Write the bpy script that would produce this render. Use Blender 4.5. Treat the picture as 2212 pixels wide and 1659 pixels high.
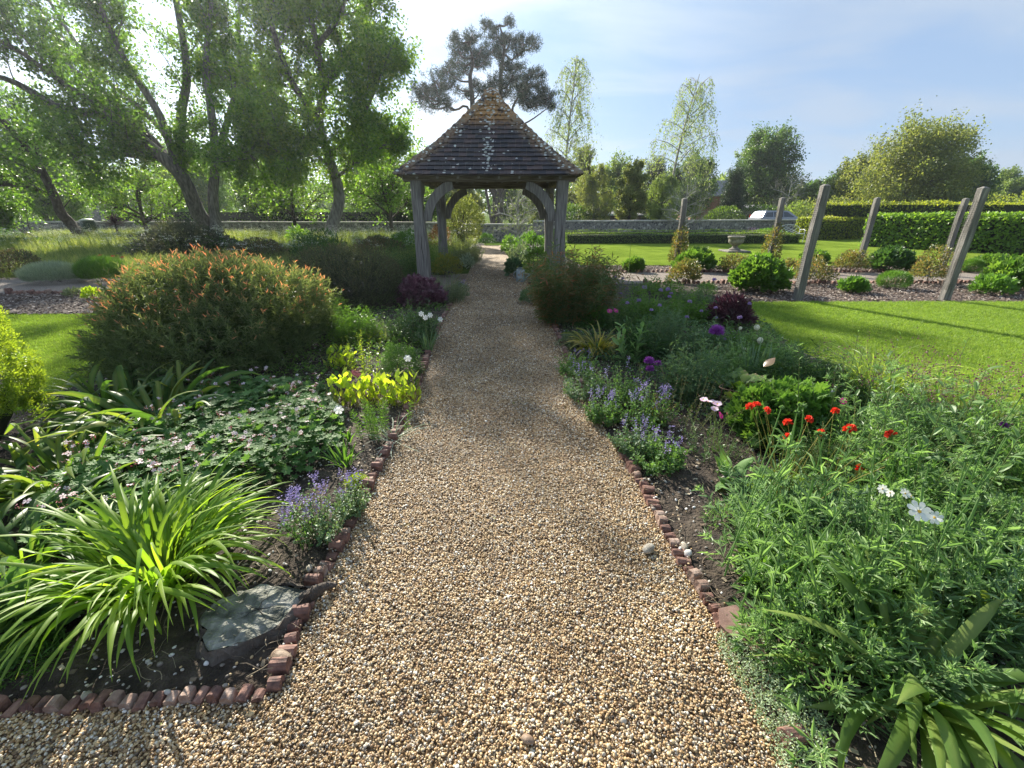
import bpy, math, random
import numpy as np
from mathutils import Vector, Matrix, Euler
R = math.radians
sc = bpy.context.scene
for o in list(bpy.data.objects): bpy.data.objects.remove(o)
C = sc.collection
rng = np.random.default_rng(7)

# ------------------------------------------------------------------ camera
PITCH = R(21.9); FOC = 930.0; EYE = 1.60          # focal length in units of a 2212 px wide picture
cam = bpy.data.cameras.new('camera'); camo = bpy.data.objects.new('camera', cam); C.objects.link(camo)
camo.location = (0, 0, EYE); camo.rotation_euler = (R(90) - PITCH, 0, 0)
cam.sensor_fit = 'HORIZONTAL'; cam.sensor_width = 36.0; cam.lens = 36.0 * FOC / 2212
cam.clip_start = 0.02; cam.clip_end = 3000
sc.camera = camo
# ------------------------------------------------------------------ sky and sun
SUN_EL, SUN_AZ = R(31), R(-27.6)                  # azimuth from +Y, negative = to the left
w = bpy.data.worlds.new('World'); sc.world = w; w.use_nodes = True
def build_world():
    nt = w.node_tree; N = nt.nodes; L = nt.links; N.clear()
    out = N.new('ShaderNodeOutputWorld'); bg = N.new('ShaderNodeBackground'); bg.inputs[1].default_value = 0.10
    sky = N.new('ShaderNodeTexSky'); sky.sky_type = 'NISHITA'; sky.sun_disc = False
    sky.sun_elevation = SUN_EL; sky.altitude = 300; sky.sun_rotation = SUN_AZ; sky.air_density = 1.0; sky.dust_density = 0.3; sky.ozone_density = 2.2
    tc = N.new('ShaderNodeTexCoord')
    sep = N.new('ShaderNodeSeparateXYZ'); L.new(tc.outputs['Generated'], sep.inputs[0])
    # clouds on a plane overhead: direction / (z + .12)
    mz = N.new('ShaderNodeMath'); mz.operation = 'MAXIMUM'; L.new(sep.outputs[2], mz.inputs[0]); mz.inputs[1].default_value = 0.0
    az = N.new('ShaderNodeMath'); az.operation = 'ADD'; L.new(mz.outputs[0], az.inputs[0]); az.inputs[1].default_value = 0.16
    dv = N.new('ShaderNodeVectorMath'); dv.operation = 'DIVIDE'; L.new(tc.outputs['Generated'], dv.inputs[0])
    cb = N.new('ShaderNodeCombineXYZ'); [L.new(az.outputs[0], cb.inputs[i]) for i in range(3)]; L.new(cb.outputs[0], dv.inputs[1])
    mp = N.new('ShaderNodeMapping'); L.new(dv.outputs[0], mp.inputs[0]); mp.inputs['Scale'].default_value = (1.0, 1.7, 0.0); mp.inputs['Location'].default_value = (3.1, 1.7, 0)
    mp.inputs['Rotation'].default_value = (0, 0, R(25))
    n1 = N.new('ShaderNodeTexNoise'); n1.inputs['Scale'].default_value = 0.95; n1.inputs['Detail'].default_value = 7; n1.inputs['Roughness'].default_value = 0.5; n1.inputs['Distortion'].default_value = 0.4
    L.new(mp.outputs[0], n1.inputs[0])
    r1 = N.new('ShaderNodeMapRange'); r1.interpolation_type = 'SMOOTHSTEP'; r1.inputs[1].default_value = 0.40; r1.inputs[2].default_value = 0.66; L.new(n1.outputs[0], r1.inputs[0])
    # towards the sun thin cloud glows brighter
    sd = Vector((math.sin(SUN_AZ) * math.cos(SUN_EL), math.cos(SUN_AZ) * math.cos(SUN_EL), math.sin(SUN_EL)))
    nrm = N.new('ShaderNodeVectorMath'); nrm.operation = 'NORMALIZE'; L.new(tc.outputs['Generated'], nrm.inputs[0])
    dot = N.new('ShaderNodeVectorMath'); dot.operation = 'DOT_PRODUCT'; L.new(nrm.outputs[0], dot.inputs[0]); dot.inputs[1].default_value = sd
    def sunramp(stops):
        cr = N.new('ShaderNodeValToRGB'); L.new(dot.outputs['Value'], cr.inputs[0]); e = cr.color_ramp.elements
        e[0].position, e[0].color = stops[0][0], (*stops[0][1], 1); e[1].position, e[1].color = stops[-1][0], (*stops[-1][1], 1)
        for p, c in stops[1:-1]: x = e.new(p); x.color = (*c, 1)
        return cr.outputs[0]
    veil = sunramp([(0, (1.6, 2.1, 2.9)), (.6, (1.15, 1.72, 2.65)), (.85, (1.4, 2.15, 3.15)), (1, (2.6, 3.3, 4.2))])
    cloud = sunramp([(0, (2.3, 2.7, 3.2)), (.6, (1.95, 2.4, 3.05)), (.85, (3.0, 3.5, 4.1)), (1, (5.5, 5.7, 6.0))])
    m1 = N.new('ShaderNodeMix'); m1.data_type = 'RGBA'; m1.inputs[0].default_value = .85; L.new(sky.outputs[0], m1.inputs[6]); L.new(veil, m1.inputs[7])
    mix = N.new('ShaderNodeMix'); mix.data_type = 'RGBA'; L.new(m1.outputs[2], mix.inputs[6]); L.new(cloud, mix.inputs[7])
    ms = N.new('ShaderNodeMath'); ms.operation = 'MULTIPLY'; L.new(r1.outputs[0], ms.inputs[0]); ms.inputs[1].default_value = .8; L.new(ms.outputs[0], mix.inputs[0])
    L.new(mix.outputs[2], bg.inputs[0]); L.new(bg.outputs[0], out.inputs[0])
build_world()
sun = bpy.data.lights.new('sun', 'SUN'); suno = bpy.data.objects.new('sun', sun); C.objects.link(suno)
sun.energy = 5.0; sun.angle = R(0.6); sun.color = (1.0, 0.93, 0.80)

suno.rotation_euler = Vector((math.sin(SUN_AZ) * math.cos(SUN_EL), math.cos(SUN_AZ) * math.cos(SUN_EL), math.sin(SUN_EL))).to_track_quat('Z', 'Y').to_euler()
sc.view_settings.view_transform = 'Standard'; sc.view_settings.look = 'None'; sc.view_settings.gamma = 1
sc.view_settings.use_curve_mapping = False; sc.view_settings.exposure = 1.42
sc.cycles.use_denoising = True; sc.cycles.max_bounces = 7; sc.cycles.diffuse_bounces = 3; sc.cycles.glossy_bounces = 2
sc.cycles.transmission_bounces = 4; sc.cycles.transparent_max_bounces = 4; sc.cycles.sample_clamp_indirect = 6
sc.cycles.volume_bounces = 0; sc.cycles.volume_step_rate = 5; sc.cycles.volume_max_steps = 64
sc.cycles.caustics_reflective = False; sc.cycles.caustics_refractive = False

# ------------------------------------------------------------------ picture <-> ground helpers
cp, sp = math.cos(PITCH), math.sin(PITCH)
def ray(px, py):
    a = (px - 1106) / FOC; b = (829.5 - py) / FOC
    return np.array([a, cp + b * sp, -sp + b * cp])
def G(px, py, z=0.0):                              # ground point seen there
    d = ray(px, py); t = (z - EYE) / d[2]; return np.array([d[0] * t, d[1] * t, z])
def F(px, py, Y):                                  # point at distance Y
    d = ray(px, py); t = Y / d[1]; return np.array([d[0] * t, Y, EYE + d[2] * t])

# ------------------------------------------------------------------ tagging
def tag(o, label=None, cat=None, group=None, kind=None):
    if label: o['label'] = label
    if cat: o['category'] = cat
    if group: o['group'] = group
    if kind: o['kind'] = kind
    return o
def thing(name, label, cat, loc=(0, 0, 0), group=None, rz=0):
    o = bpy.data.objects.new(name, None); C.objects.link(o); o.location = loc; o.rotation_euler = (0, 0, rz)
    o.empty_display_size = 0.1
    return tag(o, label, cat, group)

# ------------------------------------------------------------------ mesh accumulator
def unit(v): return v / np.maximum(np.linalg.norm(v, axis=-1, keepdims=True), 1e-9)
class Acc:
    def __init__(s): s.v = []; s.t = []; s.q = []; s.tint = []; s.tm = []; s.qm = []; s.n = 0
    def add(s, V, tri=None, quad=None, tint=0.5, mi=0):
        V = np.asarray(V, float).reshape(-1, 3)
        s.v.append(V); tt = np.broadcast_to(np.asarray(tint, float), (len(V),)); s.tint.append(tt)
        if tri is not None and len(tri): t = np.asarray(tri).reshape(-1, 3) + s.n; s.t.append(t); s.tm.append(np.full(len(t), mi))
        if quad is not None and len(quad): q = np.asarray(quad).reshape(-1, 4) + s.n; s.q.append(q); s.qm.append(np.full(len(q), mi))
        s.n += len(V); return s
    def mesh(s, name, mats, smooth=False):
        me = bpy.data.meshes.new(name)
        V = np.concatenate(s.v); T = np.concatenate(s.t) if s.t else np.zeros((0, 3), int); Q = np.concatenate(s.q) if s.q else np.zeros((0, 4), int)
        me.vertices.add(len(V)); me.vertices.foreach_set('co', V.astype(np.float32).ravel())
        li = np.concatenate([T.ravel(), Q.ravel()]).astype(np.int32)
        me.loops.add(len(li)); me.loops.foreach_set('vertex_index', li)
        nf = len(T) + len(Q); me.polygons.add(nf)
        ls = np.concatenate([np.arange(len(T)) * 3, len(T) * 3 + np.arange(len(Q)) * 4]).astype(np.int32)
        me.polygons.foreach_set('loop_start', ls)
        mi = np.concatenate(s.tm + s.qm).astype(np.int32) if (s.tm or s.qm) else np.zeros(0, np.int32)
        me.polygons.foreach_set('material_index', mi)
        me.polygons.foreach_set('use_smooth', np.full(nf, smooth, bool))
        at = me.attributes.new('tint', 'FLOAT', 'POINT'); at.data.foreach_set('value', np.concatenate(s.tint).astype(np.float32))
        for m in (mats if isinstance(mats, (list, tuple)) else [mats]): me.materials.append(m)
        me.update(calc_edges=True); me.validate(); return me
    def build(s, name, mats, parent=None, smooth=False, **k):
        o = bpy.data.objects.new(name, s.mesh(name, mats, smooth)); C.objects.link(o)
        if parent is not None:
            o.parent = parent
            o.matrix_parent_inverse = Matrix.LocRotScale(parent.location, parent.rotation_euler, None).inverted()   # vertices are given in world space
        if k: tag(o, **k)
        return o
def box(a, c, s, rz=0, rot=None, tint=0.5, mi=0, taper=1.0):
    x, y, z = [t / 2 for t in s]
    V = np.array([[-x, -y, -z], [x, -y, -z], [x, y, -z], [-x, y, -z], [-x * taper, -y * taper, z], [x * taper, -y * taper, z], [x * taper, y * taper, z], [-x * taper, y * taper, z]])
    M = rot if rot is not None else np.array(Matrix.Rotation(rz, 3, 'Z'))
    V = V @ np.array(M).T + np.array(c)
    a.add(V, quad=[[0, 3, 2, 1], [4, 5, 6, 7], [0, 1, 5, 4], [1, 2, 6, 5], [2, 3, 7, 6], [3, 0, 4, 7]], tint=tint, mi=mi)
def bevbox(a, c, s, b=0.01, rot=None, tint=0.5, mi=0):       # box with chamfered vertical and horizontal edges
    x, y, z = [t / 2 for t in s]
    V = []; 
    rings = [(-z, b), (-z + b, 0), (z - b, 0), (z, b)]
    for zz, i in rings:
        X, Y = x - i, y - i; bb = b
        V += [[-X + bb, -Y, zz], [X - bb, -Y, zz], [X, -Y + bb, zz], [X, Y - bb, zz], [X - bb, Y, zz], [-X + bb, Y, zz], [-X, Y - bb, zz], [-X, -Y + bb, zz]]
    V = np.array(V); q = []
    for r in range(3):
        for k in range(8): q.append([r * 8 + k, r * 8 + (k + 1) % 8, r * 8 + 8 + (k + 1) % 8, r * 8 + 8 + k])
    q += [[0, 3, 2, 1], [0, 7, 4, 3], [7, 6, 5, 4], [24, 25, 26, 27], [24, 27, 28, 31], [31, 28, 29, 30]]
    if rot is not None: V = V @ np.array(rot).T
    a.add(V + np.array(c), quad=q, tint=tint, mi=mi)
def tubes(a, P, Rr, sides=6, tint=0.5, mi=0, cap=False):    # P [n,k,3], Rr [n,k] or [k]
    P = np.asarray(P, float); 
    if P.ndim == 2: P = P[None]
    n, k, _ = P.shape; Rr = np.broadcast_to(np.asarray(Rr, float), (n, k))
    T = unit(np.gradient(P, axis=1)); ref = np.where(np.abs(T[..., 2:3]) > .9, np.array([1., 0, 0]), np.array([0, 0, 1.]))
    ref = np.broadcast_to(ref[:, k // 2:k // 2 + 1], T.shape)
    A = unit(np.cross(T, ref)); B = np.cross(T, A)
    th = np.arange(sides) * 2 * math.pi / sides
    V = P[:, :, None] + Rr[:, :, None, None] * (np.cos(th)[:, None] * A[:, :, None] + np.sin(th)[:, None] * B[:, :, None])
    i, j, s_ = np.meshgrid(np.arange(n), np.arange(k - 1), np.arange(sides), indexing='ij'); s2 = (s_ + 1) % sides
    base = i * k * sides
    q = np.stack([base + j * sides + s_, base + j * sides + s2, base + (j + 1) * sides + s2, base + (j + 1) * sides + s_], -1).reshape(-1, 4)
    tt = np.repeat(np.broadcast_to(np.asarray(tint, float), (n,)), k * sides)
    a.add(V.reshape(-1, 3), quad=q, tint=tt, mi=mi)
    if cap:
        for ii in range(n):
            a.add(np.concatenate([V[ii, -1], P[ii, -1:]]), tri=[[s, (s + 1) % sides, sides] for s in range(sides)], tint=tt[0], mi=mi)
def lathe(a, prof, c=(0, 0, 0), n=24, tint=0.5, mi=0, flute=0, rot=None):
    prof = np.array(prof); th = np.arange(n) * 2 * math.pi / n
    k = len(prof); V = np.zeros((k, n, 3))
    rr = prof[:, 0:1] * np.ones((1, n)); 
    if flute: rr = rr * (1 - flute * (np.arange(n) % 2))
    V[..., 0] = rr * np.cos(th); V[..., 1] = rr * np.sin(th); V[..., 2] = prof[:, 1:2]
    V = V.reshape(-1, 3)
    if rot is not None: V = V @ np.array(rot).T
    q = [[j * n + i, j * n + (i + 1) % n, (j + 1) * n + (i + 1) % n, (j + 1) * n + i] for j in range(k - 1) for i in range(n)]
    a.add(V + np.array(c), quad=q, tint=tint, mi=mi)

# leaf templates: (verts u along, v across, w normal ; tris ; quads)
def T_(v, t=(), q=()): return (np.array(v, float), np.array(t, int).reshape(-1, 3), np.array(q, int).reshape(-1, 4))
RHOMB = T_([(0, 0, 0), (.45, .5, .06), (1, 0, -.06), (.45, -.5, .06)], q=[(0, 1, 2, 3)])
LANCE = T_([(0, 0, 0), (.3, .5, .08), (.3, 0, 0), (.3, -.5, .08), (.7, .36, .02), (.7, 0, -.06), (.7, -.36, .02), (1, 0, -.22)],
           t=[(0, 1, 2), (0, 2, 3), (4, 7, 5), (5, 7, 6)], q=[(1, 4, 5, 2), (2, 5, 6, 3)])
OVAL = T_([(0, 0, 0), (.2, .38, .05), (.2, 0, 0), (.2, -.38, .05), (.6, .5, .07), (.6, 0, -.03), (.6, -.5, .07), (.9, .25, .0), (.92, 0, -.08), (.9, -.25, .0), (1, 0, -.12)],
          t=[(0, 1, 2), (0, 2, 3), (7, 10, 8), (8, 10, 9)], q=[(1, 4, 5, 2), (2, 5, 6, 3), (4, 7, 8, 5), (5, 8, 9, 6)])
def lobed(n=5, spread=2.5, depth=.45):
    v = [(0.35, 0, -.04)]; k = n * 2 - 1
    v.append((0.05, 0, 0))
    for i in range(k):
        th = -spread + 2 * spread * i / (k - 1); r = 1 if i % 2 == 0 else depth
        r *= .65 * (1 - .15 * abs(th) / spread); v.append((.35 + r * math.cos(th), r * math.sin(th) * .95, .06 if i % 2 == 0 else -.02))
    t = [(0, i, i + 1) for i in range(2, k + 1)] + [(0, 1, 2), (0, k + 1, 1)]
    return T_(v, t)
LOBED = lobed(5); LOBED7 = lobed(7, 2.6, .6)
def compound(n=4, lw=.34, tip=True, ang=.9):
    v = []; q = []
    def leaflet(u0, side, L, W):
        c, s_ = math.cos(ang), math.sin(ang) * side
        b = len(v)
        v.extend([(u0, 0, 0), (u0 + L * .45 * c - W * .5 * s_, L * .45 * s_ + W * .5 * c, .03), (u0 + L * c, L * s_, -.05 * L), (u0 + L * .45 * c + W * .5 * s_, L * .45 * s_ - W * .5 * c, .03)]); q.append((b, b + 1, b + 2, b + 3))
    for i in range(n):
        u = .2 + .62 * i / max(n - 1, 1); L = lw * (1.25 - .4 * i / n) * 1.2
        for s_ in (1, -1): leaflet(u, s_, L, .13)
    b = len(v); v.extend([(.75, 0, 0), (.88, .08, .02), (1.08, 0, -.05), (.88, -.08, .02)]); q.append((b, b + 1, b + 2, b + 3))
    b = len(v); v.extend([(0, .012, 0), (.9, .008, .01), (.9, -.008, .01), (0, -.012, 0)]); q.append((b, b + 1, b + 2, b + 3))
    return T_(v, (), q)
PINN = compound(4); PINN3 = compound(2, .42, ang=.65); TRI = compound(1, .6, ang=1.0)
NEEDLE = T_([(0, .5, 0), (0, -.5, 0), (1, 0, 0)], t=[(0, 1, 2)])
PETAL = T_([(0, 0, 0), (.35, .28, .05), (.35, -.28, .05), (.8, .5, .0), (.8, -.5, .0), (1, .2, -.05), (1, -.2, -.05)], t=[(0, 1, 2)], q=[(1, 3, 4, 2), (3, 5, 6, 4)])
def batch(a, tpl, P, D, N, L, W=None, tint=0.5, mi=0, Nn=None):
    V0, t0, q0 = tpl; P = np.asarray(P, float); n = len(P)
    if n == 0: return
    D = unit(np.broadcast_to(D, (n, 3))); N = np.broadcast_to(N, (n, 3)); S = unit(np.cross(D, N) + 1e-7); N2 = np.cross(S, D)
    L = np.broadcast_to(np.asarray(L, float), (n,)); W = L if W is None else np.broadcast_to(np.asarray(W, float), (n,))
    V = P[:, None] + (V0[:, 0] * L[:, None])[..., None] * D[:, None] + (V0[:, 1] * W[:, None])[..., None] * S[:, None] + (V0[:, 2] * L[:, None])[..., None] * N2[:, None]
    m = len(V0); off = (np.arange(n) * m)[:, None, None]
    a.add(V, tri=(t0[None] + off).reshape(-1, 3) if len(t0) else None, quad=(q0[None] + off).reshape(-1, 4) if len(q0) else None,
          tint=np.repeat(np.broadcast_to(np.asarray(tint, float), (n,)), m), mi=mi)
def rv(n): return unit(rng.normal(size=(n, 3)))
def upn(D, j=.4):                                   # leaf normal: as upward as the leaf direction allows
    n = len(D); return unit(np.array([0, 0, 1.]) + rng.normal(size=(n, 3)) * j)
def lump(d, s, k=3):
    r = np.zeros(len(d)); g = np.random.default_rng(s)
    for i in range(6):
        v = g.normal(size=3) * k * (1 + i * .6); r += np.sin(d @ v + g.uniform(0, 6)) / (1 + i * .6)
    return r / 2.2

# ------------------------------------------------------------------ materials
def newmat(name):
    m = bpy.data.materials.new(name); m.use_nodes = True; nt = m.node_tree; nt.nodes.clear(); return m, nt, nt.nodes, nt.links
def rgb(c): return (c[0], c[1], c[2], 1)
def ramp(N, L, src, stops):
    cr = N.new('ShaderNodeValToRGB'); L.new(src, cr.inputs[0]); e = cr.color_ramp.elements
    e[0].position, e[0].color = stops[0][0], rgb(stops[0][1]); e[1].position, e[1].color = stops[-1][0], rgb(stops[-1][1])
    for p, c in stops[1:-1]: x = e.new(p); x.color = rgb(c)
    return cr.outputs[0]
_lm = {}
def leafmat(name, cols, trans=.4, rough=.42, tcol=None, spec=.4):
    """cols: list of colours across the leaf's own 'tint' (0..1)"""
    if name in _lm: return _lm[name]
    m, nt, N, L = newmat(name)
    at = N.new('ShaderNodeAttribute'); at.attribute_name = 'tint'
    no = N.new('ShaderNodeTexNoise'); no.inputs['Scale'].default_value = 9; g = N.new('ShaderNodeNewGeometry'); L.new(g.outputs['Position'], no.inputs[0])
    ma = N.new('ShaderNodeMath'); ma.operation = 'MULTIPLY_ADD'; L.new(no.outputs[0], ma.inputs[0]); ma.inputs[1].default_value = .3; L.new(at.outputs['Fac'], ma.inputs[2])
    sb = N.new('ShaderNodeMath'); sb.operation = 'SUBTRACT'; L.new(ma.outputs[0], sb.inputs[0]); sb.inputs[1].default_value = .15
    if name[:5] != 'petal': cols = [tuple(x * 1.32 for x in c) for c in cols]
    k = len(cols); col = ramp(N, L, sb.outputs[0], [(i / (k - 1), c) for i, c in enumerate(cols)])
    pr = N.new('ShaderNodeBsdfPrincipled'); L.new(col, pr.inputs['Base Color']); pr.inputs['Roughness'].default_value = rough; pr.inputs['Specular IOR Level'].default_value = spec
    tr = N.new('ShaderNodeBsdfTranslucent'); hs = N.new('ShaderNodeMix'); hs.data_type = 'RGBA'; hs.blend_type = 'MULTIPLY'; hs.inputs[0].default_value = 1
    L.new(col, hs.inputs[6]); hs.inputs[7].default_value = rgb(tcol or (2.3, 2.2, 1.0)); hs.clamp_result = False; L.new(hs.outputs[2], tr.inputs[0])
    mx = N.new('ShaderNodeMixShader'); mx.inputs[0].default_value = trans; L.new(pr.outputs[0], mx.inputs[1]); L.new(tr.outputs[0], mx.inputs[2])
    o = N.new('ShaderNodeOutputMaterial'); L.new(mx.outputs[0], o.inputs[0]); _lm[name] = m; return m
def solid(name, cols, rough=.8, scale=8, bump=.3, bscale=40, metal=0, stretch=(1, 1, 1), coord='Position', detail=5, bdist=.01):
    m, nt, N, L = newmat(name)
    if coord == 'Position': g = N.new('ShaderNodeNewGeometry'); src = g.outputs['Position']
    else: g = N.new('ShaderNodeTexCoord'); src = g.outputs['Object']
    mp = N.new('ShaderNodeMapping'); L.new(src, mp.inputs[0]); mp.inputs['Scale'].default_value = stretch
    no = N.new('ShaderNodeTexNoise'); no.inputs['Scale'].default_value = scale; no.inputs['Detail'].default_value = detail; L.new(mp.outputs[0], no.inputs[0])
    mr = N.new('ShaderNodeMapRange'); mr.inputs[1].default_value = .3; mr.inputs[2].default_value = .7; L.new(no.outputs[0], mr.inputs[0])
    at = N.new('ShaderNodeAttribute'); at.attribute_name = 'tint'
    ad = N.new('ShaderNodeMath'); ad.operation = 'MULTIPLY_ADD'; L.new(at.outputs['Fac'], ad.inputs[0]); ad.inputs[1].default_value = .6
    sb = N.new('ShaderNodeMath'); sb.operation = 'SUBTRACT'; L.new(mr.outputs[0], sb.inputs[0]); sb.inputs[1].default_value = .3; L.new(sb.outputs[0], ad.inputs[2])
    k = len(cols); col = ramp(N, L, ad.outputs[0], [(i / (k - 1), c) for i, c in enumerate(cols)])
    pr = N.new('ShaderNodeBsdfPrincipled'); L.new(col, pr.inputs['Base Color']); pr.inputs['Roughness'].default_value = rough; pr.inputs['Metallic'].default_value = metal
    n2 = N.new('ShaderNodeTexNoise'); n2.inputs['Scale'].default_value = bscale; n2.inputs['Detail'].default_value = 6; L.new(mp.outputs[0], n2.inputs[0])
    b = N.new('ShaderNodeBump'); b.inputs['Strength'].default_value = bump; b.inputs['Distance'].default_value = bdist; L.new(n2.outputs[0], b.inputs['Height']); L.new(b.outputs[0], pr.inputs['Normal'])
    o = N.new('ShaderNodeOutputMaterial'); L.new(pr.outputs[0], o.inputs[0]); return m
def plain(name, col, rough=.5, metal=0):
    return solid(name, [tuple(c * .85 for c in col), tuple(min(1, c * 1.1) for c in col)], rough, 6, .05, 60, metal)
def randmat(name, stops, rough=.6, spec=.5, sscale=0):          # colour picked per scattered instance
    m, nt, N, L = newmat(name); oi = N.new('ShaderNodeObjectInfo'); col = ramp(N, L, oi.outputs['Random'], stops)
    if sscale:
        g = N.new('ShaderNodeNewGeometry'); no = N.new('ShaderNodeTexNoise'); no.inputs['Scale'].default_value = sscale; L.new(g.outputs['Position'], no.inputs[0])
        mx = N.new('ShaderNodeMix'); mx.data_type = 'RGBA'; mx.blend_type = 'MULTIPLY'; mx.inputs[0].default_value = .5; L.new(col, mx.inputs[6]); L.new(ramp(N, L, no.outputs[0], [(.35, (.45, .4, .33)), (.6, (1.2, 1.2, 1.2))]), mx.inputs[7]); col = mx.outputs[2]
    pr = N.new('ShaderNodeBsdfPrincipled'); L.new(col, pr.inputs['Base Color']); pr.inputs['Roughness'].default_value = rough; pr.inputs['Specular IOR Level'].default_value = spec
    o = N.new('ShaderNodeOutputMaterial'); L.new(pr.outputs[0], o.inputs[0]); return m

# ------------------------------------------------------------------ instanced scatter ("stuff" only)
def scatter(name, pts, rot, scl, sources, kindtag='stuff', label=None, cat=None, parent=None):
    """sources: meshes, never linked to the scene themselves"""
    col = bpy.data.collections.new(name + '_source')
    for i, me in enumerate(sources): col.objects.link(bpy.data.objects.new('%s_%02d' % (name, i), me))
    me = bpy.data.meshes.new(name); n = len(pts); me.vertices.add(n); me.vertices.foreach_set('co', np.asarray(pts, np.float32).ravel())
    a = me.attributes.new('rot', 'FLOAT_VECTOR', 'POINT'); a.data.foreach_set('vector', np.asarray(rot, np.float32).ravel())
    a = me.attributes.new('scl', 'FLOAT_VECTOR', 'POINT'); a.data.foreach_set('vector', np.asarray(scl, np.float32).ravel())
    a = me.attributes.new('pick', 'INT', 'POINT'); a.data.foreach_set('value', rng.integers(0, len(sources), n).astype(np.int32))
    me.materials.append(sources[0].materials[0])
    o = bpy.data.objects.new(name, me); C.objects.link(o)
    ng = bpy.data.node_groups.new(name, 'GeometryNodeTree'); ng.interface.new_socket('Geometry', in_out='INPUT', socket_type='NodeSocketGeometry'); ng.interface.new_socket('Geometry', in_out='OUTPUT', socket_type='NodeSocketGeometry')
    N = ng.nodes; L = ng.links; gi = N.new('NodeGroupInput'); go = N.new('NodeGroupOutput')
    ip = N.new('GeometryNodeInstanceOnPoints'); ci = N.new('GeometryNodeCollectionInfo'); ci.inputs['Collection'].default_value = col; ci.inputs['Separate Children'].default_value = True; ci.inputs['Reset Children'].default_value = True
    def at(nm, ty): x = N.new('GeometryNodeInputNamedAttribute'); x.data_type = ty; x.inputs[0].default_value = nm; return x.outputs[0]
    L.new(gi.outputs[0], ip.inputs['Points']); L.new(ci.outputs[0], ip.inputs['Instance']); ip.inputs['Pick Instance'].default_value = True
    L.new(at('pick', 'INT'), ip.inputs['Instance Index']); L.new(at('rot', 'FLOAT_VECTOR'), ip.inputs['Rotation']); L.new(at('scl', 'FLOAT_VECTOR'), ip.inputs['Scale'])
    L.new(ip.outputs[0], go.inputs[0])
    md = o.modifiers.new('scatter', 'NODES'); md.node_group = ng
    if parent is not None: o.parent = parent
    return tag(o, label, cat, None, kindtag)
def inpoly(P, poly):
    x, y = P[:, 0], P[:, 1]; r = np.zeros(len(P), bool); n = len(poly)
    for i in range(n):
        x1, y1 = poly[i][:2]; x2, y2 = poly[(i + 1) % n][:2]
        c = ((y1 > y) != (y2 > y)) & (x < (x2 - x1) * (y - y1) / ((y2 - y1) or 1e-9) + x1); r ^= c
    return r
def polydist(P, poly):
    d = np.full(len(P), 1e9); n = len(poly)
    for i in range(n):
        A = np.array(poly[i][:2]); B = np.array(poly[(i + 1) % n][:2]); AB = B - A
        t = np.clip(((P[:, :2] - A) @ AB) / max(AB @ AB, 1e-9), 0, 1); d = np.minimum(d, np.linalg.norm(P[:, :2] - A - t[:, None] * AB, axis=1))
    return d
def polypts(poly, dens, extra=None):
    p = np.array([q[:2] for q in poly]); lo, hi = p.min(0), p.max(0); n = int((hi - lo).prod() * dens)
    X = rng.uniform(lo, hi, (n, 2)); m = inpoly(X, poly)
    if extra is not None: m &= extra(X)
    return X[m]
def smooth_line(pts, k=6):
    """Catmull-Rom through the points"""
    P = np.array(pts, float); P = np.concatenate([[2 * P[0] - P[1]], P, [2 * P[-1] - P[-2]]]); out = []
    for i in range(1, len(P) - 2):
        for t in np.arange(k) / k:
            a, b, c, d = P[i - 1:i + 3]; out.append(.5 * ((2 * b) + (c - a) * t + (2 * a - 5 * b + 4 * c - d) * t * t + (3 * b - a - 3 * c + d) * t ** 3))
    out.append(P[-2]); return np.array(out)
def sheet(name, poly, z, mat, kind='structure'):
    import bmesh
    bm = bmesh.new(); vs = [bm.verts.new((p[0], p[1], z)) for p in poly]; f = bm.faces.new(vs); bm.normal_update()
    if f.normal.z < 0: f.normal_flip()
    bmesh.ops.triangulate(bm, faces=[f]); me = bpy.data.meshes.new(name); bm.to_mesh(me); bm.free(); me.materials.append(mat)
    o = bpy.data.objects.new(name, me); C.objects.link(o); return tag(o, kind=kind)
# ================================================================== THE SETTING
def gravelmat():
    m, nt, N, L = newmat('gravel'); g = N.new('ShaderNodeNewGeometry')
    vo = N.new('ShaderNodeTexVoronoi'); vo.inputs['Scale'].default_value = 85; L.new(g.outputs['Position'], vo.inputs[0])
    sx = N.new('ShaderNodeSeparateColor'); L.new(vo.outputs['Color'], sx.inputs[0])
    col = ramp(N, L, sx.outputs[0], [(0, (.08, .05, .025)), (.3, (.24, .15, .075)), (.6, (.34, .24, .13)), (.85, (.42, .34, .23)), (1, (.60, .57, .50))])
    dk = ramp(N, L, vo.outputs['Distance'], [(.0, (1, 1, 1)), (.6, (.75, .7, .62)), (1, (.4, .35, .3))])
    mx = N.new('ShaderNodeMix'); mx.data_type = 'RGBA'; mx.blend_type = 'MULTIPLY'; mx.inputs[0].default_value = 1; L.new(col, mx.inputs[6]); L.new(dk, mx.inputs[7])
    big = N.new('ShaderNodeTexNoise'); big.inputs['Scale'].default_value = 1.3; big.inputs['Detail'].default_value = 6; L.new(g.outputs['Position'], big.inputs[0])
    m2 = N.new('ShaderNodeMix'); m2.data_type = 'RGBA'; m2.blend_type = 'MULTIPLY'; m2.inputs[0].default_value = 1; L.new(mx.outputs[2], m2.inputs[6]); L.new(ramp(N, L, big.outputs[0], [(.35, (.62, .58, .52)), (.62, (1.1, 1.1, 1.1))]), m2.inputs[7])
    pr = N.new('ShaderNodeBsdfPrincipled'); L.new(m2.outputs[2], pr.inputs['Base Color']); pr.inputs['Roughness'].default_value = .8
    b = N.new('ShaderNodeBump'); b.inputs['Strength'].default_value = .9; b.inputs['Distance'].default_value = .008; b.invert = True; L.new(vo.outputs['Distance'], b.inputs['Height']); L.new(b.outputs[0], pr.inputs['Normal'])
    o = N.new('ShaderNodeOutputMaterial'); L.new(pr.outputs[0], o.inputs[0]); return m
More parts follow.
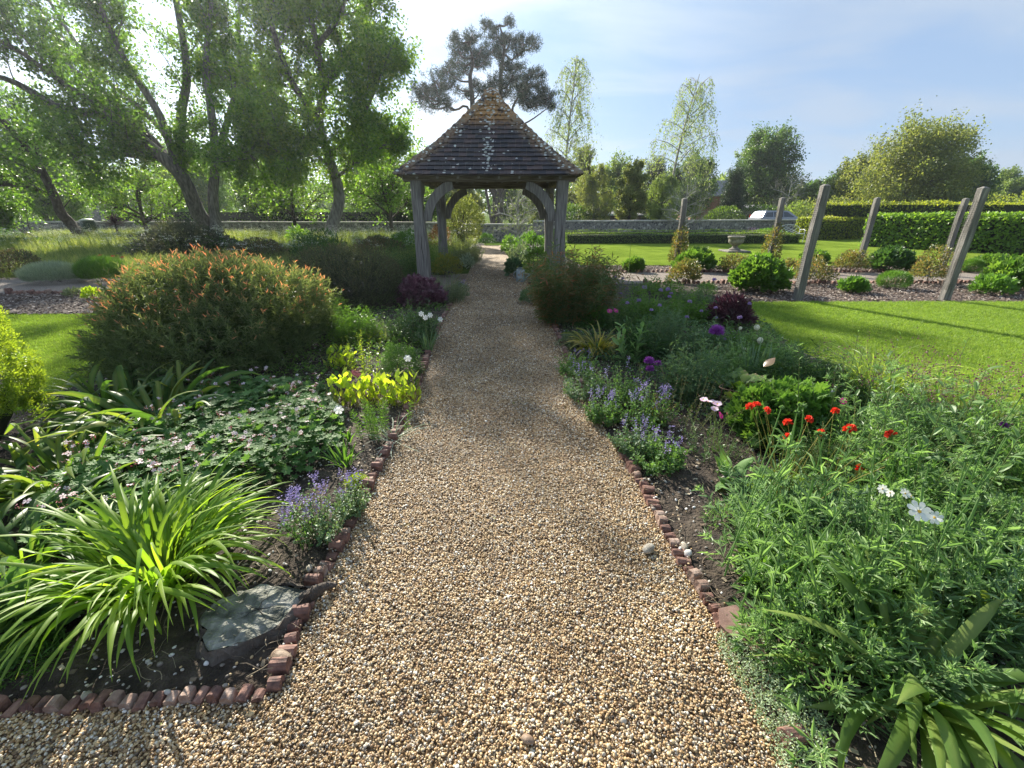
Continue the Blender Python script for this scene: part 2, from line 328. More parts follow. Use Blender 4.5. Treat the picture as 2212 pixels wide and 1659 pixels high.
def lawnmat(name, a, b, c):
    m, nt, N, L = newmat(name); g = N.new('ShaderNodeNewGeometry')
    n1 = N.new('ShaderNodeTexNoise'); n1.inputs['Scale'].default_value = .8; n1.inputs['Detail'].default_value = 8; n1.inputs['Roughness'].default_value = .65; L.new(g.outputs['Position'], n1.inputs[0])
    n2 = N.new('ShaderNodeTexNoise'); n2.inputs['Scale'].default_value = 45; n2.inputs['Detail'].default_value = 4; L.new(g.outputs['Position'], n2.inputs[0])
    ad = N.new('ShaderNodeMath'); ad.operation = 'MULTIPLY_ADD'; L.new(n2.outputs[0], ad.inputs[0]); ad.inputs[1].default_value = .5; L.new(n1.outputs[0], ad.inputs[2])
    col = ramp(N, L, ad.outputs[0], [(.5, a), (.72, b), (.95, c)])
    pr = N.new('ShaderNodeBsdfPrincipled'); L.new(col, pr.inputs['Base Color']); pr.inputs['Roughness'].default_value = .95; pr.inputs['Specular IOR Level'].default_value = .0
    bp = N.new('ShaderNodeBump'); bp.inputs['Strength'].default_value = .8; bp.inputs['Distance'].default_value = .03; L.new(n2.outputs[0], bp.inputs['Height']); L.new(bp.outputs[0], pr.inputs['Normal'])
    o = N.new('ShaderNodeOutputMaterial'); L.new(pr.outputs[0], o.inputs[0]); return m
M_gravel = gravelmat()
M_lawn = lawnmat('lawn_turf', (.085, .13, .018), (.13, .19, .026), (.19, .26, .04))
M_field = lawnmat('rough_grass', (.05, .085, .02), (.085, .13, .03), (.14, .18, .045))
M_soil = solid('soil', [(.018, .013, .009), (.045, .032, .022), (.085, .066, .047)], .95, 14, 1, 60, bdist=.03)
M_mulch = solid('mulch', [(.06, .042, .032), (.14, .105, .085), (.26, .21, .18)], .9, 30, 1, 70, bdist=.03)
M_pgravel = solid('pale_gravel', [(.14, .11, .09), (.27, .23, .19), (.42, .38, .33)], .9, 45, .8, 90, bdist=.02)

pathL = [G(*p)[:2] for p in [(604, 1497), (640, 1400), (690, 1270), (760, 1150), (825, 1010), (880, 900), (912, 820), (938, 740), (960, 690), (985, 640), (1008, 600), (1018, 575), (1026, 560), (1035, 542), (1039, 530)]]
pathR = [G(*p)[:2] for p in [(1790, 1760), (1720, 1659), (1650, 1540), (1600, 1440), (1530, 1320), (1480, 1240), (1430, 1150), (1380, 1050), (1330, 970), (1280, 880), (1228, 790), (1205, 730), (1180, 680), (1158, 635), (1132, 600), (1112, 575), (1100, 558), (1089, 542), (1083, 530)]]
path_poly = [(-6, .62), (-3.2, .86), (-1.75, .945)] + list(pathL) + list(pathR[::-1]) + [(1.25, .1), (1.4, -1.5), (-6, -1.5)]
lawnR_edge = [(3.2, -1.5), (3.55, .8), (3.72, 2.7), (3.7, 3.6), (3.55, 5.0), (3.7, 6.6), (4.05, 8.15)]
bedR = list(pathR[:15]) + [(1.25, 10.35), (4.4, 10.3), (4.05, 8.15)] + lawnR_edge[::-1] + [(1.4, -1.5), (1.25, .1)]
bedL = [(-6, .64), (-3.2, .88), (-1.75, .965)] + list(pathL[:11]) + [(-1.5, 9.4), (-4.3, 9.1), (-4.5, 7.2), (-4.35, 5.5), (-4.3, 3.2), (-6, 2.2)]
sheet('ground', [(-900, -20), (900, -20), (900, 1500), (-900, 1500)], -.06, M_field)
sheet('lawn', lawnR_edge + [(40, 8.15), (40, -1.5)], -.004, M_lawn)
sheet('lawn', [(1.4, 14.2), (28, 13.7), (60, 14), (60, 34), (2, 34)], -.008, M_lawn)
sheet('lawn', [(-4.3, 3.2), (-4.35, 5.5), (-4.5, 7.2), (-30, 7.0), (-30, 1.5), (-6, 2.2)], -.004, M_lawn)
sheet('mulch_bed', [(4.5, 8.15), (40, 8.15), (40, 10.4), (4.4, 10.3)], -.004, M_mulch)
sheet('mulch_bed', [(1.4, 12.4), (40, 12.45), (40, 13.7), (2.0, 13.9), (1.4, 14.2)], -.004, M_mulch)
sheet('mulch_bed', [(-4.5, 7.2), (-4.3, 9.1), (-30, 9.0), (-30, 7.0)], -.002, M_mulch)
sheet('gravel_path', [(1.25, 10.35), (4.4, 10.3), (40, 10.4), (40, 12.45), (1.4, 12.4)], .0, M_pgravel)
sheet('gravel_path', [(-1.5, 9.4), (-4.3, 9.1), (-30, 9.0), (-30, 11.3), (-4.3, 11.4), (-1.4, 12)], .0, M_pgravel)
sheet('path', path_poly, .003, M_gravel)
sheet('gravel_path', [(-1.5, 9.3), (1.3, 10.3), (1.4, 12.5), (-1.5, 12.1)], -.0045, M_gravel)

def soil_sheet():
    xs = np.arange(-6.0, 4.75, .05); ys = np.arange(-1.5, 10.6, .05); X, Y = np.meshgrid(xs, ys); P = np.stack([X.ravel(), Y.ravel()], 1)
    ins = inpoly(P, bedL) | inpoly(P, bedR); d = np.minimum(polydist(P, bedL), polydist(P, bedR))
    s = np.where(ins, d, -d); h = np.clip(s / .14, -1, 1)
    nz = np.sin(P[:, 0] * 9 + 3 * np.sin(P[:, 1] * 4)) * np.sin(P[:, 1] * 11 + 2 * np.sin(P[:, 0] * 5)) * .5 + rng.normal(size=len(P)) * .35
    z = np.where(h > 0, h * (.03 + .014 * nz), h * .05); a = Acc()
    nx, ny = len(xs), len(ys); j, i = np.meshgrid(np.arange(ny - 1), np.arange(nx - 1), indexing='ij'); b = (j * nx + i).ravel()
    a.add(np.column_stack([P, z]), quad=np.stack([b, b + 1, b + nx + 1, b + nx], 1))
    a.build('soil', M_soil, smooth=True, kind='structure')
soil_sheet()
sheet('soil', [(-4.2, 12), (-1.5, 12.1), (-1.45, 24), (-4.2, 24)], -.006, M_soil)
sheet('soil', [(1.35, 12.5), (2.3, 12.5), (1.6, 24), (.6, 24)], -.006, M_soil)

# hills on the horizon
def hills():
    a = Acc(); n = 120
    for (Y, h0, h1, tint) in [(420, 12, 7, .2), (700, 27, 9, .8)]:
        xs = np.linspace(-900, 1000, n); top = h0 + h1 * (np.sin(xs / 170 + Y) * .5 + np.sin(xs / 61 + Y * 2) * .25 + rng.normal(size=n) * .05)
        V = []
        for dy, f in [(0, 0), (60, .6), (140, 1), (320, .7)]: V.append(np.column_stack([xs, np.full(n, Y + dy), top * f - .2]))
        V = np.concatenate(V); q = [[r * n + i, r * n + i + 1, (r + 1) * n + i + 1, (r + 1) * n + i] for r in range(3) for i in range(n - 1)]
        a.add(V, quad=q, tint=tint)
    a.build('hills', solid('hill_woods', [(.03, .055, .04), (.06, .10, .07), (.09, .14, .11)], 1, .03, .2, 1), smooth=True, kind='structure')
hills()

# thin haze added as sun-flare veil, one closed box round camera and ground
def haze():
    a = Acc(); box(a, (0, 740, 20.5), (1830, 1560, 43)); m, nt, N, L = newmat('haze_air'); v = N.new('ShaderNodeVolumePrincipled'); v.inputs['Color'].default_value = (.86, .92, 1, 1); v.inputs['Density'].default_value = .0006; v.inputs['Anisotropy'].default_value = .68
    o = N.new('ShaderNodeOutputMaterial'); L.new(v.outputs[0], o.inputs['Volume']); a.build('haze', m, kind='stuff')
haze()
# ------------------------------------------------------------------ pebbles, chips, grass blades (nobody could count them)
def ico(sub=1):
    import bmesh
    bm = bmesh.new(); bmesh.ops.create_icosphere(bm, subdivisions=sub, radius=.5); v = np.array([x.co[:] for x in bm.verts]); f = np.array([[x.index for x in fc.verts] for fc in bm.faces]); bm.free(); return v, f
IV1, IF1 = ico(1); IV2, IF2 = ico(2)
def pebbles(name, mat, k=7, flat=.6, jit=.12, fine=True):
    out = []
    for i in range(k):
        V, Fc = (IV2, IF2) if fine else (IV1, IF1)
        v = V * (1 + jit * lump(V * 2, 100 + i, 2))[:, None] * np.array([1, rng.uniform(.65, .95), flat * rng.uniform(.8, 1.2)]); a = Acc(); a.add(v, tri=Fc); out.append(a.mesh(name, mat, smooth=True))
    return out
M_peb = randmat('pebble', [(0, (.05, .035, .022)), (.12, (.15, .09, .045)), (.3, (.33, .205, .09)), (.5, (.46, .32, .155)), (.74, (.57, .45, .27)), (.84, (.33, .30, .26)), (.93, (.60, .54, .42)), (1, (.80, .77, .70))], .45, .5, 1.7)
PEB = pebbles('pebble', M_peb)
def rot3(n, tilt=.5): return np.column_stack([rng.normal(size=n) * tilt, rng.normal(size=n) * tilt, rng.uniform(0, 6.28, n)])
def lay_gravel():
    P = []; S = []
    for (y0, y1, dens, smin, smax) in [(.25, 1.6, 23500, .005, .0125), (1.6, 2.8, 17000, .0055, .0125), (2.8, 4.6, 9500, .007, .013), (4.6, 8.5, 2600, .010, .016), (8.5, 14, 500, .013, .020)]:
        X = polypts(path_poly, dens, lambda q: (q[:, 1] > y0) & (q[:, 1] <= y1) & (np.abs(q[:, 0]) < 2.3 + .2 * q[:, 1]))
        X = X[lump(np.column_stack([X * 1.1, X[:, 0] * 0]), 3, 1.6) * .5 + rng.random(len(X)) * .9 > -.12]
        P.append(X); S.append(rng.uniform(smin, smax, len(X)) * (1 + .5 * (rng.random(len(X)) < .03)))
    P = np.concatenate(P); S = np.concatenate(S); n = len(P)
    # a few stray pebbles kicked on to the soil beside the path
    e = polypts(bedL, 900) ; e = e[(polydist(e, path_poly) < .22 * rng.random(len(e)) ** 2 + .02) & (e[:, 1] < 6)]
    f = polypts(bedR, 900); f = f[(polydist(f, path_poly) < .22 * rng.random(len(f)) ** 2 + .02) & (f[:, 1] < 6)]
    P = np.concatenate([P, e, f]); S = np.concatenate([S, rng.uniform(.007, .013, len(e) + len(f))])
    z = np.concatenate([rng.uniform(.003, .011, n), np.full(len(e) + len(f), .028)])
    scl = S[:, None] * (1 + .25 * rng.normal(size=(len(S), 3)).clip(-1, 1))
    scatter('gravel', np.column_stack([P, z]), rot3(len(P), .5), scl, PEB)
lay_gravel()
M_stone = randmat('stray_stone', [(0, (.12, .10, .085)), (.4, (.27, .23, .19)), (.75, (.45, .43, .40)), (1, (.72, .71, .68))], .55)
STN = pebbles('stray_stone', M_stone, 6, .5, .22)
def soil_litter():
    X = np.concatenate([polypts(bedL, 260), polypts(bedR, 260)]); X = X[(X[:, 1] < 7) & (X[:, 1] > .5)]; n = len(X)
    scatter('soil_stones', np.column_stack([X, np.full(n, .034)]), rot3(n), (rng.uniform(.006, .02, n) * (1 + 1.2 * (rng.random(n) < .04)))[:, None] * np.ones(3), STN)
    # dead stems, straw and bark
    a = Acc(); meshes = []
    M_straw = randmat('dry_stem', [(0, (.10, .07, .045)), (.5, (.22, .17, .11)), (1, (.42, .36, .25))], .8)
    for i in range(6):
        a = Acc(); k = 6; t = np.linspace(0, 1, k); P = np.column_stack([t - .5, .08 * np.sin(t * 5 + i), .05 + .05 * np.sin(t * 3.1 + i)]); tubes(a, P, .008 + .006 * (i % 2), 3); meshes.append(a.mesh('dry_stem', M_straw))
    for i in range(4):
        a = Acc(); a.add([(-.1, -.05, 0), (.1, -.06, .015), (.12, .05, .02), (-.09, .045, .03), (-.1, -.05, -.01), (.1, -.06, 0), (.12, .05, 0), (-.09, .045, .015)], quad=[[0, 1, 2, 3], [7, 6, 5, 4], [0, 4, 5, 1], [1, 5, 6, 2], [2, 6, 7, 3], [3, 7, 4, 0]]); meshes.append(a.mesh('bark_bit', M_straw))
    X = np.concatenate([polypts(bedL, 230), polypts(bedR, 330)]); X = X[(X[:, 1] < 8) & (X[:, 1] > .5)]; n = len(X)
    scatter('dry_litter', np.column_stack([X, np.full(n, .036)]), rot3(n, .18), rng.uniform(.04, .14, n)[:, None] * np.ones(3), meshes)
soil_litter()
def path_litter():
    M = randmat('fallen_leaf', [(0, (.07, .045, .025)), (.4, (.16, .09, .04)), (.75, (.24, .17, .06)), (1, (.14, .19, .05))], .8); ms = []
    for i in range(4): a = Acc(); batch(a, OVAL, np.zeros((1, 3)), np.array([[1., 0, .1 * i]]), np.array([[0, .3 * i, 1.]]), 1., .6); ms.append(a.mesh('fallen_leaf', M))
    X = polypts(path_poly, 9); X = X[(X[:, 1] < 7) & (X[:, 1] > .3)]; k = polydist(X, path_poly); X = X[rng.random(len(X)) < np.exp(-k * 3) + .12]; n = len(X)
    scatter('leaf_litter', np.column_stack([X, np.full(n, .017)]), rot3(n, .3), rng.uniform(.012, .04, n)[:, None] * np.ones(3), ms)
path_litter()
def chips():
    M = randmat('wood_chip', [(0, (.05, .032, .024)), (.35, (.13, .085, .065)), (.7, (.26, .20, .16)), (1, (.50, .44, .38))], .85); ms = []
    for i in range(5):
        a = Acc(); w_, l = rng.uniform(.12, .3), rng.uniform(.4, .6); V = np.array([(-l, -w_, 0), (l, -w_ * .7, .03), (l * .9, w_, .05), (-l * .8, w_ * 1.1, .02)]); V2 = V - np.array([0, 0, .12])
        a.add(np.concatenate([V, V2]), quad=[[0, 1, 2, 3], [7, 6, 5, 4], [0, 4, 5, 1], [1, 5, 6, 2], [2, 6, 7, 3], [3, 7, 4, 0]]); ms.append(a.mesh('wood_chip', M))
    A = polypts([(3.2, 8.2), (16, 8.2), (16, 10.4), (3.2, 10.3)], 520); B = polypts([(1.6, 12.4), (19, 12.45), (19, 13.7), (1.6, 14.1)], 300); D = polypts([(-4.5, 7.2), (-4.3, 9.1), (-11, 9.0), (-11, 7.0)], 420)
    X = np.concatenate([A, B, D]); n = len(X)
    scatter('bark_mulch', np.column_stack([X, rng.uniform(.0, .02, n)]), rot3(n, .3), rng.uniform(.02, .06, n)[:, None] * np.ones(3), ms)
chips()
M_blade = leafmat('grass_blade', [(.065, .12, .02), (.115, .185, .032), (.19, .26, .055)], .4, .5)
def tufts(name, mat, k, nb, h, w_, spread, lean):
    out = []
    for i in range(k):
        a = Acc(); P = np.column_stack([rng.normal(size=(nb, 2)) * spread, np.zeros(nb)]); D = unit(np.column_stack([rng.normal(size=(nb, 2)) * lean, np.ones(nb)])); N = rv(nb); N[:, 2] = 0
        L = h * rng.uniform(.6, 1.2, nb); V0 = T_([(0, .5, 0), (0, -.5, 0), (.55, -.4, .06), (.55, .4, .06), (1, 0, .22)], [(3, 2, 4)], [(0, 1, 2, 3)])
        batch(a, V0, P, D, N, L, w_ * np.ones(nb), tint=rng.uniform(.1, .9, nb)); out.append(a.mesh(name, mat))
    return out
TUFT = tufts('grass_tuft', M_blade, 5, 14, .035, .003, .03, .45)
def lawn_grass():
    X = polypts([(3.3, 1.5)] + [tuple(p) for p in lawnR_edge[2:]] + [(14, 8.2), (9, 4.5), (5, 1.5)], 620); D = polypts([(-4.3, 3.2), (-4.35, 5.5), (-4.5, 7.1), (-9, 7.0), (-6.5, 3)], 420)
    X = np.concatenate([X, D]); n = len(X)
    scatter('lawn_grass', np.column_stack([X, np.full(n, -.005)]), rot3(n, .08), rng.uniform(.7, 1.25, n)[:, None] * np.ones(3), TUFT)
lawn_grass()
M_hay = leafmat('meadow_blade', [(.05, .085, .025), (.085, .13, .035), (.15, .19, .06), (.24, .24, .11)], .4, .5)
MT = tufts('meadow_tuft', M_hay, 6, 26, .38, .007, .12, .38)
def meadow():
    X = polypts([(-1.9, 12.6), (-4, 11.5), (-16, 11.3), (-30, 22), (-28, 30), (-2.4, 26), (-2.2, 14)], 24); n = len(X)
    far = X[:, 1] > 17; s = rng.uniform(.7, 1.4, n) * np.where(far, 1.3, 1.0)
    scatter('meadow_grass', np.column_stack([X, np.full(n, -.05)]), rot3(n, .06), s[:, None] * np.array([1.6, 1.6, 1]), MT)
    a = Acc(); q = polypts([(-1.9, 15.0), (-6, 13), (-18, 14), (-27, 24), (-2.6, 25.5)], 3.2); n = len(q); h = rng.uniform(.55, .95, n)     # cow parsley heads
    P0 = np.column_stack([q, np.zeros(n)]); P1 = P0 + np.column_stack([rng.normal(size=(n, 2)) * .08, h]); tubes(a, np.stack([P0, (P0 + P1) / 2 + .02, P1], 1), .006, 3, tint=.3)
    for r in range(7):
        c = P1 + rng.normal(size=(n, 3)) * np.array([.10, .10, .05]); m = 7
        cc = np.repeat(c, m, 0) + rng.normal(size=(n * m, 3)) * np.array([.03, .03, .008]); batch(a, RHOMB, cc, rv(n * m) * np.array([1, 1, .2]), upn(cc, .3), .022, .018, tint=1, mi=1)
    a.build('cow_parsley', [M_hay, plain('umbel_white', (.72, .74, .62), .8)], kind='stuff')
meadow()

# ------------------------------------------------------------------ brick path edging
M_brick = solid('edging_clay', [(.075, .042, .035), (.17, .085, .065), (.28, .16, .12)], .8, 30, .6, 120, coord='Position', bdist=.004)
M_brick2 = solid('edging_clay_pale', [(.16, .10, .08), (.26, .17, .13), (.36, .27, .22)], .85, 35, .6, 120, bdist=.004)
def edge_meshes():
    out = []
    for k, mat in enumerate([M_brick, M_brick, M_brick2, M_brick]):
        a = Acc(); n = 8; th = np.linspace(0, math.pi, n); rw = .0235; depth = .045 + .02 * (k % 2); hh = [.050, .068, .060, .040][k]
        ring = [(-rw, -.05)] + [(-rw * math.cos(t), hh - rw + rw * math.sin(t) * (1.0 if k % 2 else .8)) for t in th] + [(rw, -.05)]
        ring = np.array(ring); m = len(ring); V = np.concatenate([np.column_stack([ring[:, 0], np.full(m, -depth / 2), ring[:, 1]]), np.column_stack([ring[:, 0], np.full(m, depth / 2), ring[:, 1]])])
        V += rng.normal(size=V.shape) * .0012
        q = [[i, i + 1, m + i + 1, m + i] for i in range(m - 1)]; t1 = [[0, i + 1, i] for i in range(1, m - 1)]; t2 = [[m, m + i, m + i + 1] for i in range(1, m - 1)]
        a.add(V, quad=q, tri=t1 + t2, tint=.2 + .2 * k); out.append(a.mesh('edging_brick', mat))
    return out
EB = edge_meshes()
def edging(line, label, pitch=.056, scale=1.0, gap=.04, seed=1, skip=()):
    L_ = smooth_line(line, 8); seg = np.linalg.norm(np.diff(L_, axis=0), axis=1); s = np.concatenate([[0], np.cumsum(seg)]); n = int(s[-1] / pitch); r = np.random.default_rng(seed)
    root = thing('brick_edging', label, 'path edging', (L_[0][0], L_[0][1], 0))
    for i in range(n):
        if r.random() < gap or any(a_ < i / n < b_ for a_, b_ in skip): continue
        t = (i + .5) * pitch; x = np.interp(t, s, L_[:, 0]); y = np.interp(t, s, L_[:, 1]); x2 = np.interp(t + .02, s, L_[:, 0]); y2 = np.interp(t + .02, s, L_[:, 1]); an = math.atan2(y2 - y, x2 - x)
        o = bpy.data.objects.new('edging_brick', EB[(i + r.integers(0, 2)) % 4]); C.objects.link(o); o.parent = root
        o.location = (x - L_[0][0] + r.normal() * .003, y - L_[0][1] + r.normal() * .003, r.normal() * .006 - .004); o.rotation_euler = (r.normal() * .09, r.normal() * .08, an + r.normal() * .09); o.scale = (scale, scale, scale * r.uniform(.85, 1.12))
    return root
def off(pl, d): return [(p[0] + d, p[1]) for p in pl]
edging(off(pathL[:10], -.02), 'broken row of scalloped red clay edging bricks along the left side of the path', seed=3)
edging([(-2.6, .9), (-1.75, .955), (-1.2, .985), (-.86, 1.0)], 'short row of dark scalloped edging bricks running left from the path corner', seed=4, gap=.0, scale=.82, pitch=.048)
edging(off(pathR[8:2:-1], .02) , 'row of scalloped red clay edging bricks along the right side of the path', seed=5, gap=.03, skip=[(.0, .02)])
edging([p for p in off(pathR[9:14], .02)], 'mossy scalloped edging bricks on the right of the path beside catmint', seed=6, gap=.2)
edging(off(pathR[2:0:-1], .02), 'few loose edging bricks at the right path corner in silver thyme', seed=8, gap=.55, scale=1.15)
EBs = .12
edging([(3.1, 10.38), (9, 10.42), (14.5, 10.42)], 'scalloped edging line on the near side of the gravel cross path in the dahlia bed', pitch=.115, scale=1.6, gap=0)
edging([(2.4, 12.42), (9, 12.42), (16, 12.45)], 'scalloped edging line on the far side of the gravel cross path beyond the dahlia bed', pitch=.125, scale=1.6, gap=0)
edging([(-4.4, 9.12), (-8, 9.05), (-10.5, 9.0)], 'dark red scalloped edging line in front of the gravel path at far left', pitch=.115, scale=1.6, gap=0)

# flint boundary wall with pale coping
M_flint = None
def flintmat():
    m, nt, N, L = newmat('flint'); g = N.new('ShaderNodeNewGeometry'); vo = N.new('ShaderNodeTexVoronoi'); vo.inputs['Scale'].default_value = 7.5; L.new(g.outputs['Position'], vo.inputs[0])
    sx = N.new('ShaderNodeSeparateColor'); L.new(vo.outputs['Color'], sx.inputs[0]); col = ramp(N, L, sx.outputs[0], [(0, (.045, .048, .055)), (.4, (.11, .11, .115)), (.75, (.19, .18, .17)), (.9, (.34, .33, .31)), (1, (.5, .49, .47))])
    v2 = N.new('ShaderNodeTexVoronoi'); v2.feature = 'DISTANCE_TO_EDGE'; v2.inputs['Scale'].default_value = 7.5; L.new(g.outputs['Position'], v2.inputs[0])
    mk = ramp(N, L, v2.outputs[0], [(.03, (1, 1, 1)), (.12, (0, 0, 0))]); mx = N.new('ShaderNodeMix'); mx.data_type = 'RGBA'; L.new(mk, mx.inputs[0]); L.new(col, mx.inputs[6]); mx.inputs[7].default_value = (.24, .22, .19, 1)
    pr = N.new('ShaderNodeBsdfPrincipled'); L.new(mx.outputs[2], pr.inputs['Base Color']); pr.inputs['Roughness'].default_value = .6
    b = N.new('ShaderNodeBump'); b.inputs['Strength'].default_value = 1; b.inputs['Distance'].default_value = .03; L.new(v2.outputs[0], b.inputs['Height']); L.new(b.outputs[0], pr.inputs['Normal'])
    o = N.new('ShaderNodeOutputMaterial'); L.new(pr.outputs[0], o.inputs[0]); return m
M_flint = flintmat(); M_cope = solid('coping_stone', [(.28, .26, .22), (.42, .40, .35), (.55, .53, .47)], .9, 3, .3, 20)
def wall(pts, h, label, lift=.0):
    root = thing('flint_wall', label, 'wall', (pts[0][0], pts[0][1], 0))
    a = Acc(); c = Acc()
    for (x0, y0), (x1, y1) in zip(pts[:-1], pts[1:]):
        d = Vector((x1 - x0, y1 - y0, 0)); ln = d.length; an = math.atan2(d.y, d.x); k = max(1, int(ln / 1.2))
        box(a, ((x0 + x1) / 2, (y0 + y1) / 2, h / 2 - .05), (ln + .02, .34, h + .1), an)
        for i in range(k):
            t = (i + .5) / k; cc = Acc()
            bevbox(c, (x0 + (x1 - x0) * t, y0 + (y1 - y0) * t, h + .055 + rng.normal() * .003), (ln / k - .012, .46, .1), .02, rot=Matrix.Rotation(an, 3, 'Z'), tint=rng.uniform(.3, .7))
    a.build('flint_face', M_flint, root); c.build('coping', M_cope, root, kind='stuff')
wall([(-44, 31.5), (-8, 29.5), (-3.4, 27.6)], .86, 'low flint wall with pale coping behind the trees on the left')
wall([(-2.9, 26.6), (1.2, 26.6)], .82, 'short length of flint wall closing the far end of the gravel path')
wall([(1.4, 29.6), (12, 31.6), (24, 34.2)], .93, 'long flint wall with white coping beyond the box hedges on the right')
# ================================================================== GAZEBO
GX, GY, HS = -.505, 12.2, 1.62          # centre, half span of the posts
M_oak = solid('weathered_oak', [(.11, .10, .09), (.20, .185, .165), (.30, .28, .25)], .85, 5, .7, 18, stretch=(9, 9, .55), bdist=.02)
M_oakh = solid('weathered_oak_beam', [(.10, .08, .06), (.17, .14, .105), (.26, .22, .17)], .85, 5, .6, 18, stretch=(.6, 7, 7), bdist=.02)
def roofmat():
    m, nt, N, L = newmat('clay_tile'); g = N.new('ShaderNodeNewGeometry'); at = N.new('ShaderNodeAttribute'); at.attribute_name = 'tint'; oi = N.new('ShaderNodeObjectInfo')
    ad = N.new('ShaderNodeMath'); ad.operation = 'ADD'; L.new(at.outputs['Fac'], ad.inputs[0]); L.new(oi.outputs['Random'], ad.inputs[1])
    fr = N.new('ShaderNodeMath'); fr.operation = 'FRACT'; L.new(ad.outputs[0], fr.inputs[0])
    base = ramp(N, L, fr.outputs[0], [(0, (.028, .027, .034)), (.35, (.040, .036, .042)), (.7, (.058, .044, .047)), (1, (.085, .058, .055))])
    n0 = N.new('ShaderNodeTexNoise'); n0.inputs['Scale'].default_value = 14; n0.inputs['Detail'].default_value = 6; L.new(g.outputs['Position'], n0.inputs[0])
    mm = N.new('ShaderNodeMix'); mm.data_type = 'RGBA'; mm.blend_type = 'MULTIPLY'; mm.inputs[0].default_value = 1; L.new(base, mm.inputs[6]); L.new(ramp(N, L, n0.outputs[0], [(.3, (.6, .6, .6)), (.7, (1.25, 1.2, 1.15))]), mm.inputs[7])
    sp_ = N.new('ShaderNodeSeparateXYZ'); L.new(g.outputs['Position'], sp_.inputs[0])
    def mapr(src, a, b, c=0, d=1):
        r = N.new('ShaderNodeMapRange'); r.interpolation_type = 'SMOOTHSTEP'; L.new(src, r.inputs[0]); r.inputs[1].default_value = a; r.inputs[2].default_value = b; r.inputs[3].default_value = c; r.inputs[4].default_value = d; return r.outputs[0]
    def mth(op, a, b):
        r = N.new('ShaderNodeMath'); r.operation = op
        for i, x in enumerate((a, b)):
            if isinstance(x, (int, float)): r.inputs[i].default_value = x
            else: L.new(x, r.inputs[i])
        return r.outputs[0]
    dx = mth('ABSOLUTE', mth('SUBTRACT', sp_.outputs[0], GX - .02), 0.0); dy = mth('ABSOLUTE', mth('SUBTRACT', sp_.outputs[1], GY), 0.0)
    hip = mapr(mth('ABSOLUTE', mth('SUBTRACT', dx, dy), 0.0), .05, .42, 1, 0)               # lichen gathers on the hips
    top = mapr(sp_.outputs[2], 3.3, 3.75)
    streak = mth('MULTIPLY', mapr(dx, .06, .19, 1, 0), mapr(sp_.outputs[2], 2.3, 2.7))        # and down the middle of each face
    wx = N.new('ShaderNodeTexNoise'); wx.inputs['Scale'].default_value = 3.5; wx.inputs['Detail'].default_value = 3; L.new(g.outputs['Position'], wx.inputs[0])
    # orange lichen
    om = mth('MULTIPLY', mth('MAXIMUM', mth('MULTIPLY', top, .9), mth('MULTIPLY', hip, .42)), mapr(wx.outputs[0], .30, .50)); om = mth('MULTIPLY', om, mapr(n0.outputs[0], .3, .5))
    mo = N.new('ShaderNodeMix'); mo.data_type = 'RGBA'; L.new(om, mo.inputs[0]); L.new(mm.outputs[2], mo.inputs[6]); mo.inputs[7].default_value = (.40, .20, .05, 1)
    # moss / grey green on hips
    gm = mth('MULTIPLY', hip, mapr(n0.outputs[0], .42, .62)); mg = N.new('ShaderNodeMix'); mg.data_type = 'RGBA'; L.new(mth('MULTIPLY', gm, .7), mg.inputs[0]); L.new(mo.outputs[2], mg.inputs[6]); mg.inputs[7].default_value = (.17, .16, .12, 1)
    # round white lichen
    vo = N.new('ShaderNodeTexVoronoi'); vo.inputs['Scale'].default_value = 11; vo.inputs['Randomness'].default_value = 1; 
    mp = N.new('ShaderNodeMapping'); mp.inputs['Scale'].default_value = (1, 1, 1.6); L.new(g.outputs['Position'], mp.inputs[0]); L.new(mp.outputs[0], vo.inputs[0])
    sc_ = N.new('ShaderNodeSeparateColor'); L.new(vo.outputs['Color'], sc_.inputs[0])
    dens = mth('MAXIMUM', mth('MAXIMUM', mth('MULTIPLY', streak, .95), mth('MULTIPLY', hip, .62)), .10)
    pick = mapr(mth('SUBTRACT', dens, sc_.outputs[0]), 0, .04); spot = mapr(mth('ADD', vo.outputs['Distance'], mth('MULTIPLY', n0.outputs[0], .25)), .46, .53, 1, 0)
    wm = N.new('ShaderNodeMix'); wm.data_type = 'RGBA'; L.new(mth('MULTIPLY', pick, spot), wm.inputs[0]); L.new(mg.outputs[2], wm.inputs[6]); wm.inputs[7].default_value = (.52, .54, .50, 1)
    pr = N.new('ShaderNodeBsdfPrincipled'); L.new(wm.outputs[2], pr.inputs['Base Color']); pr.inputs['Roughness'].default_value = .75
    b = N.new('ShaderNodeBump'); b.inputs['Strength'].default_value = .5; b.inputs['Distance'].default_value = .006; L.new(n0.outputs[0], b.inputs['Height']); L.new(b.outputs[0], pr.inputs['Normal'])
    o = N.new('ShaderNodeOutputMaterial'); L.new(pr.outputs[0], o.inputs[0]); return m
M_tile = roofmat()
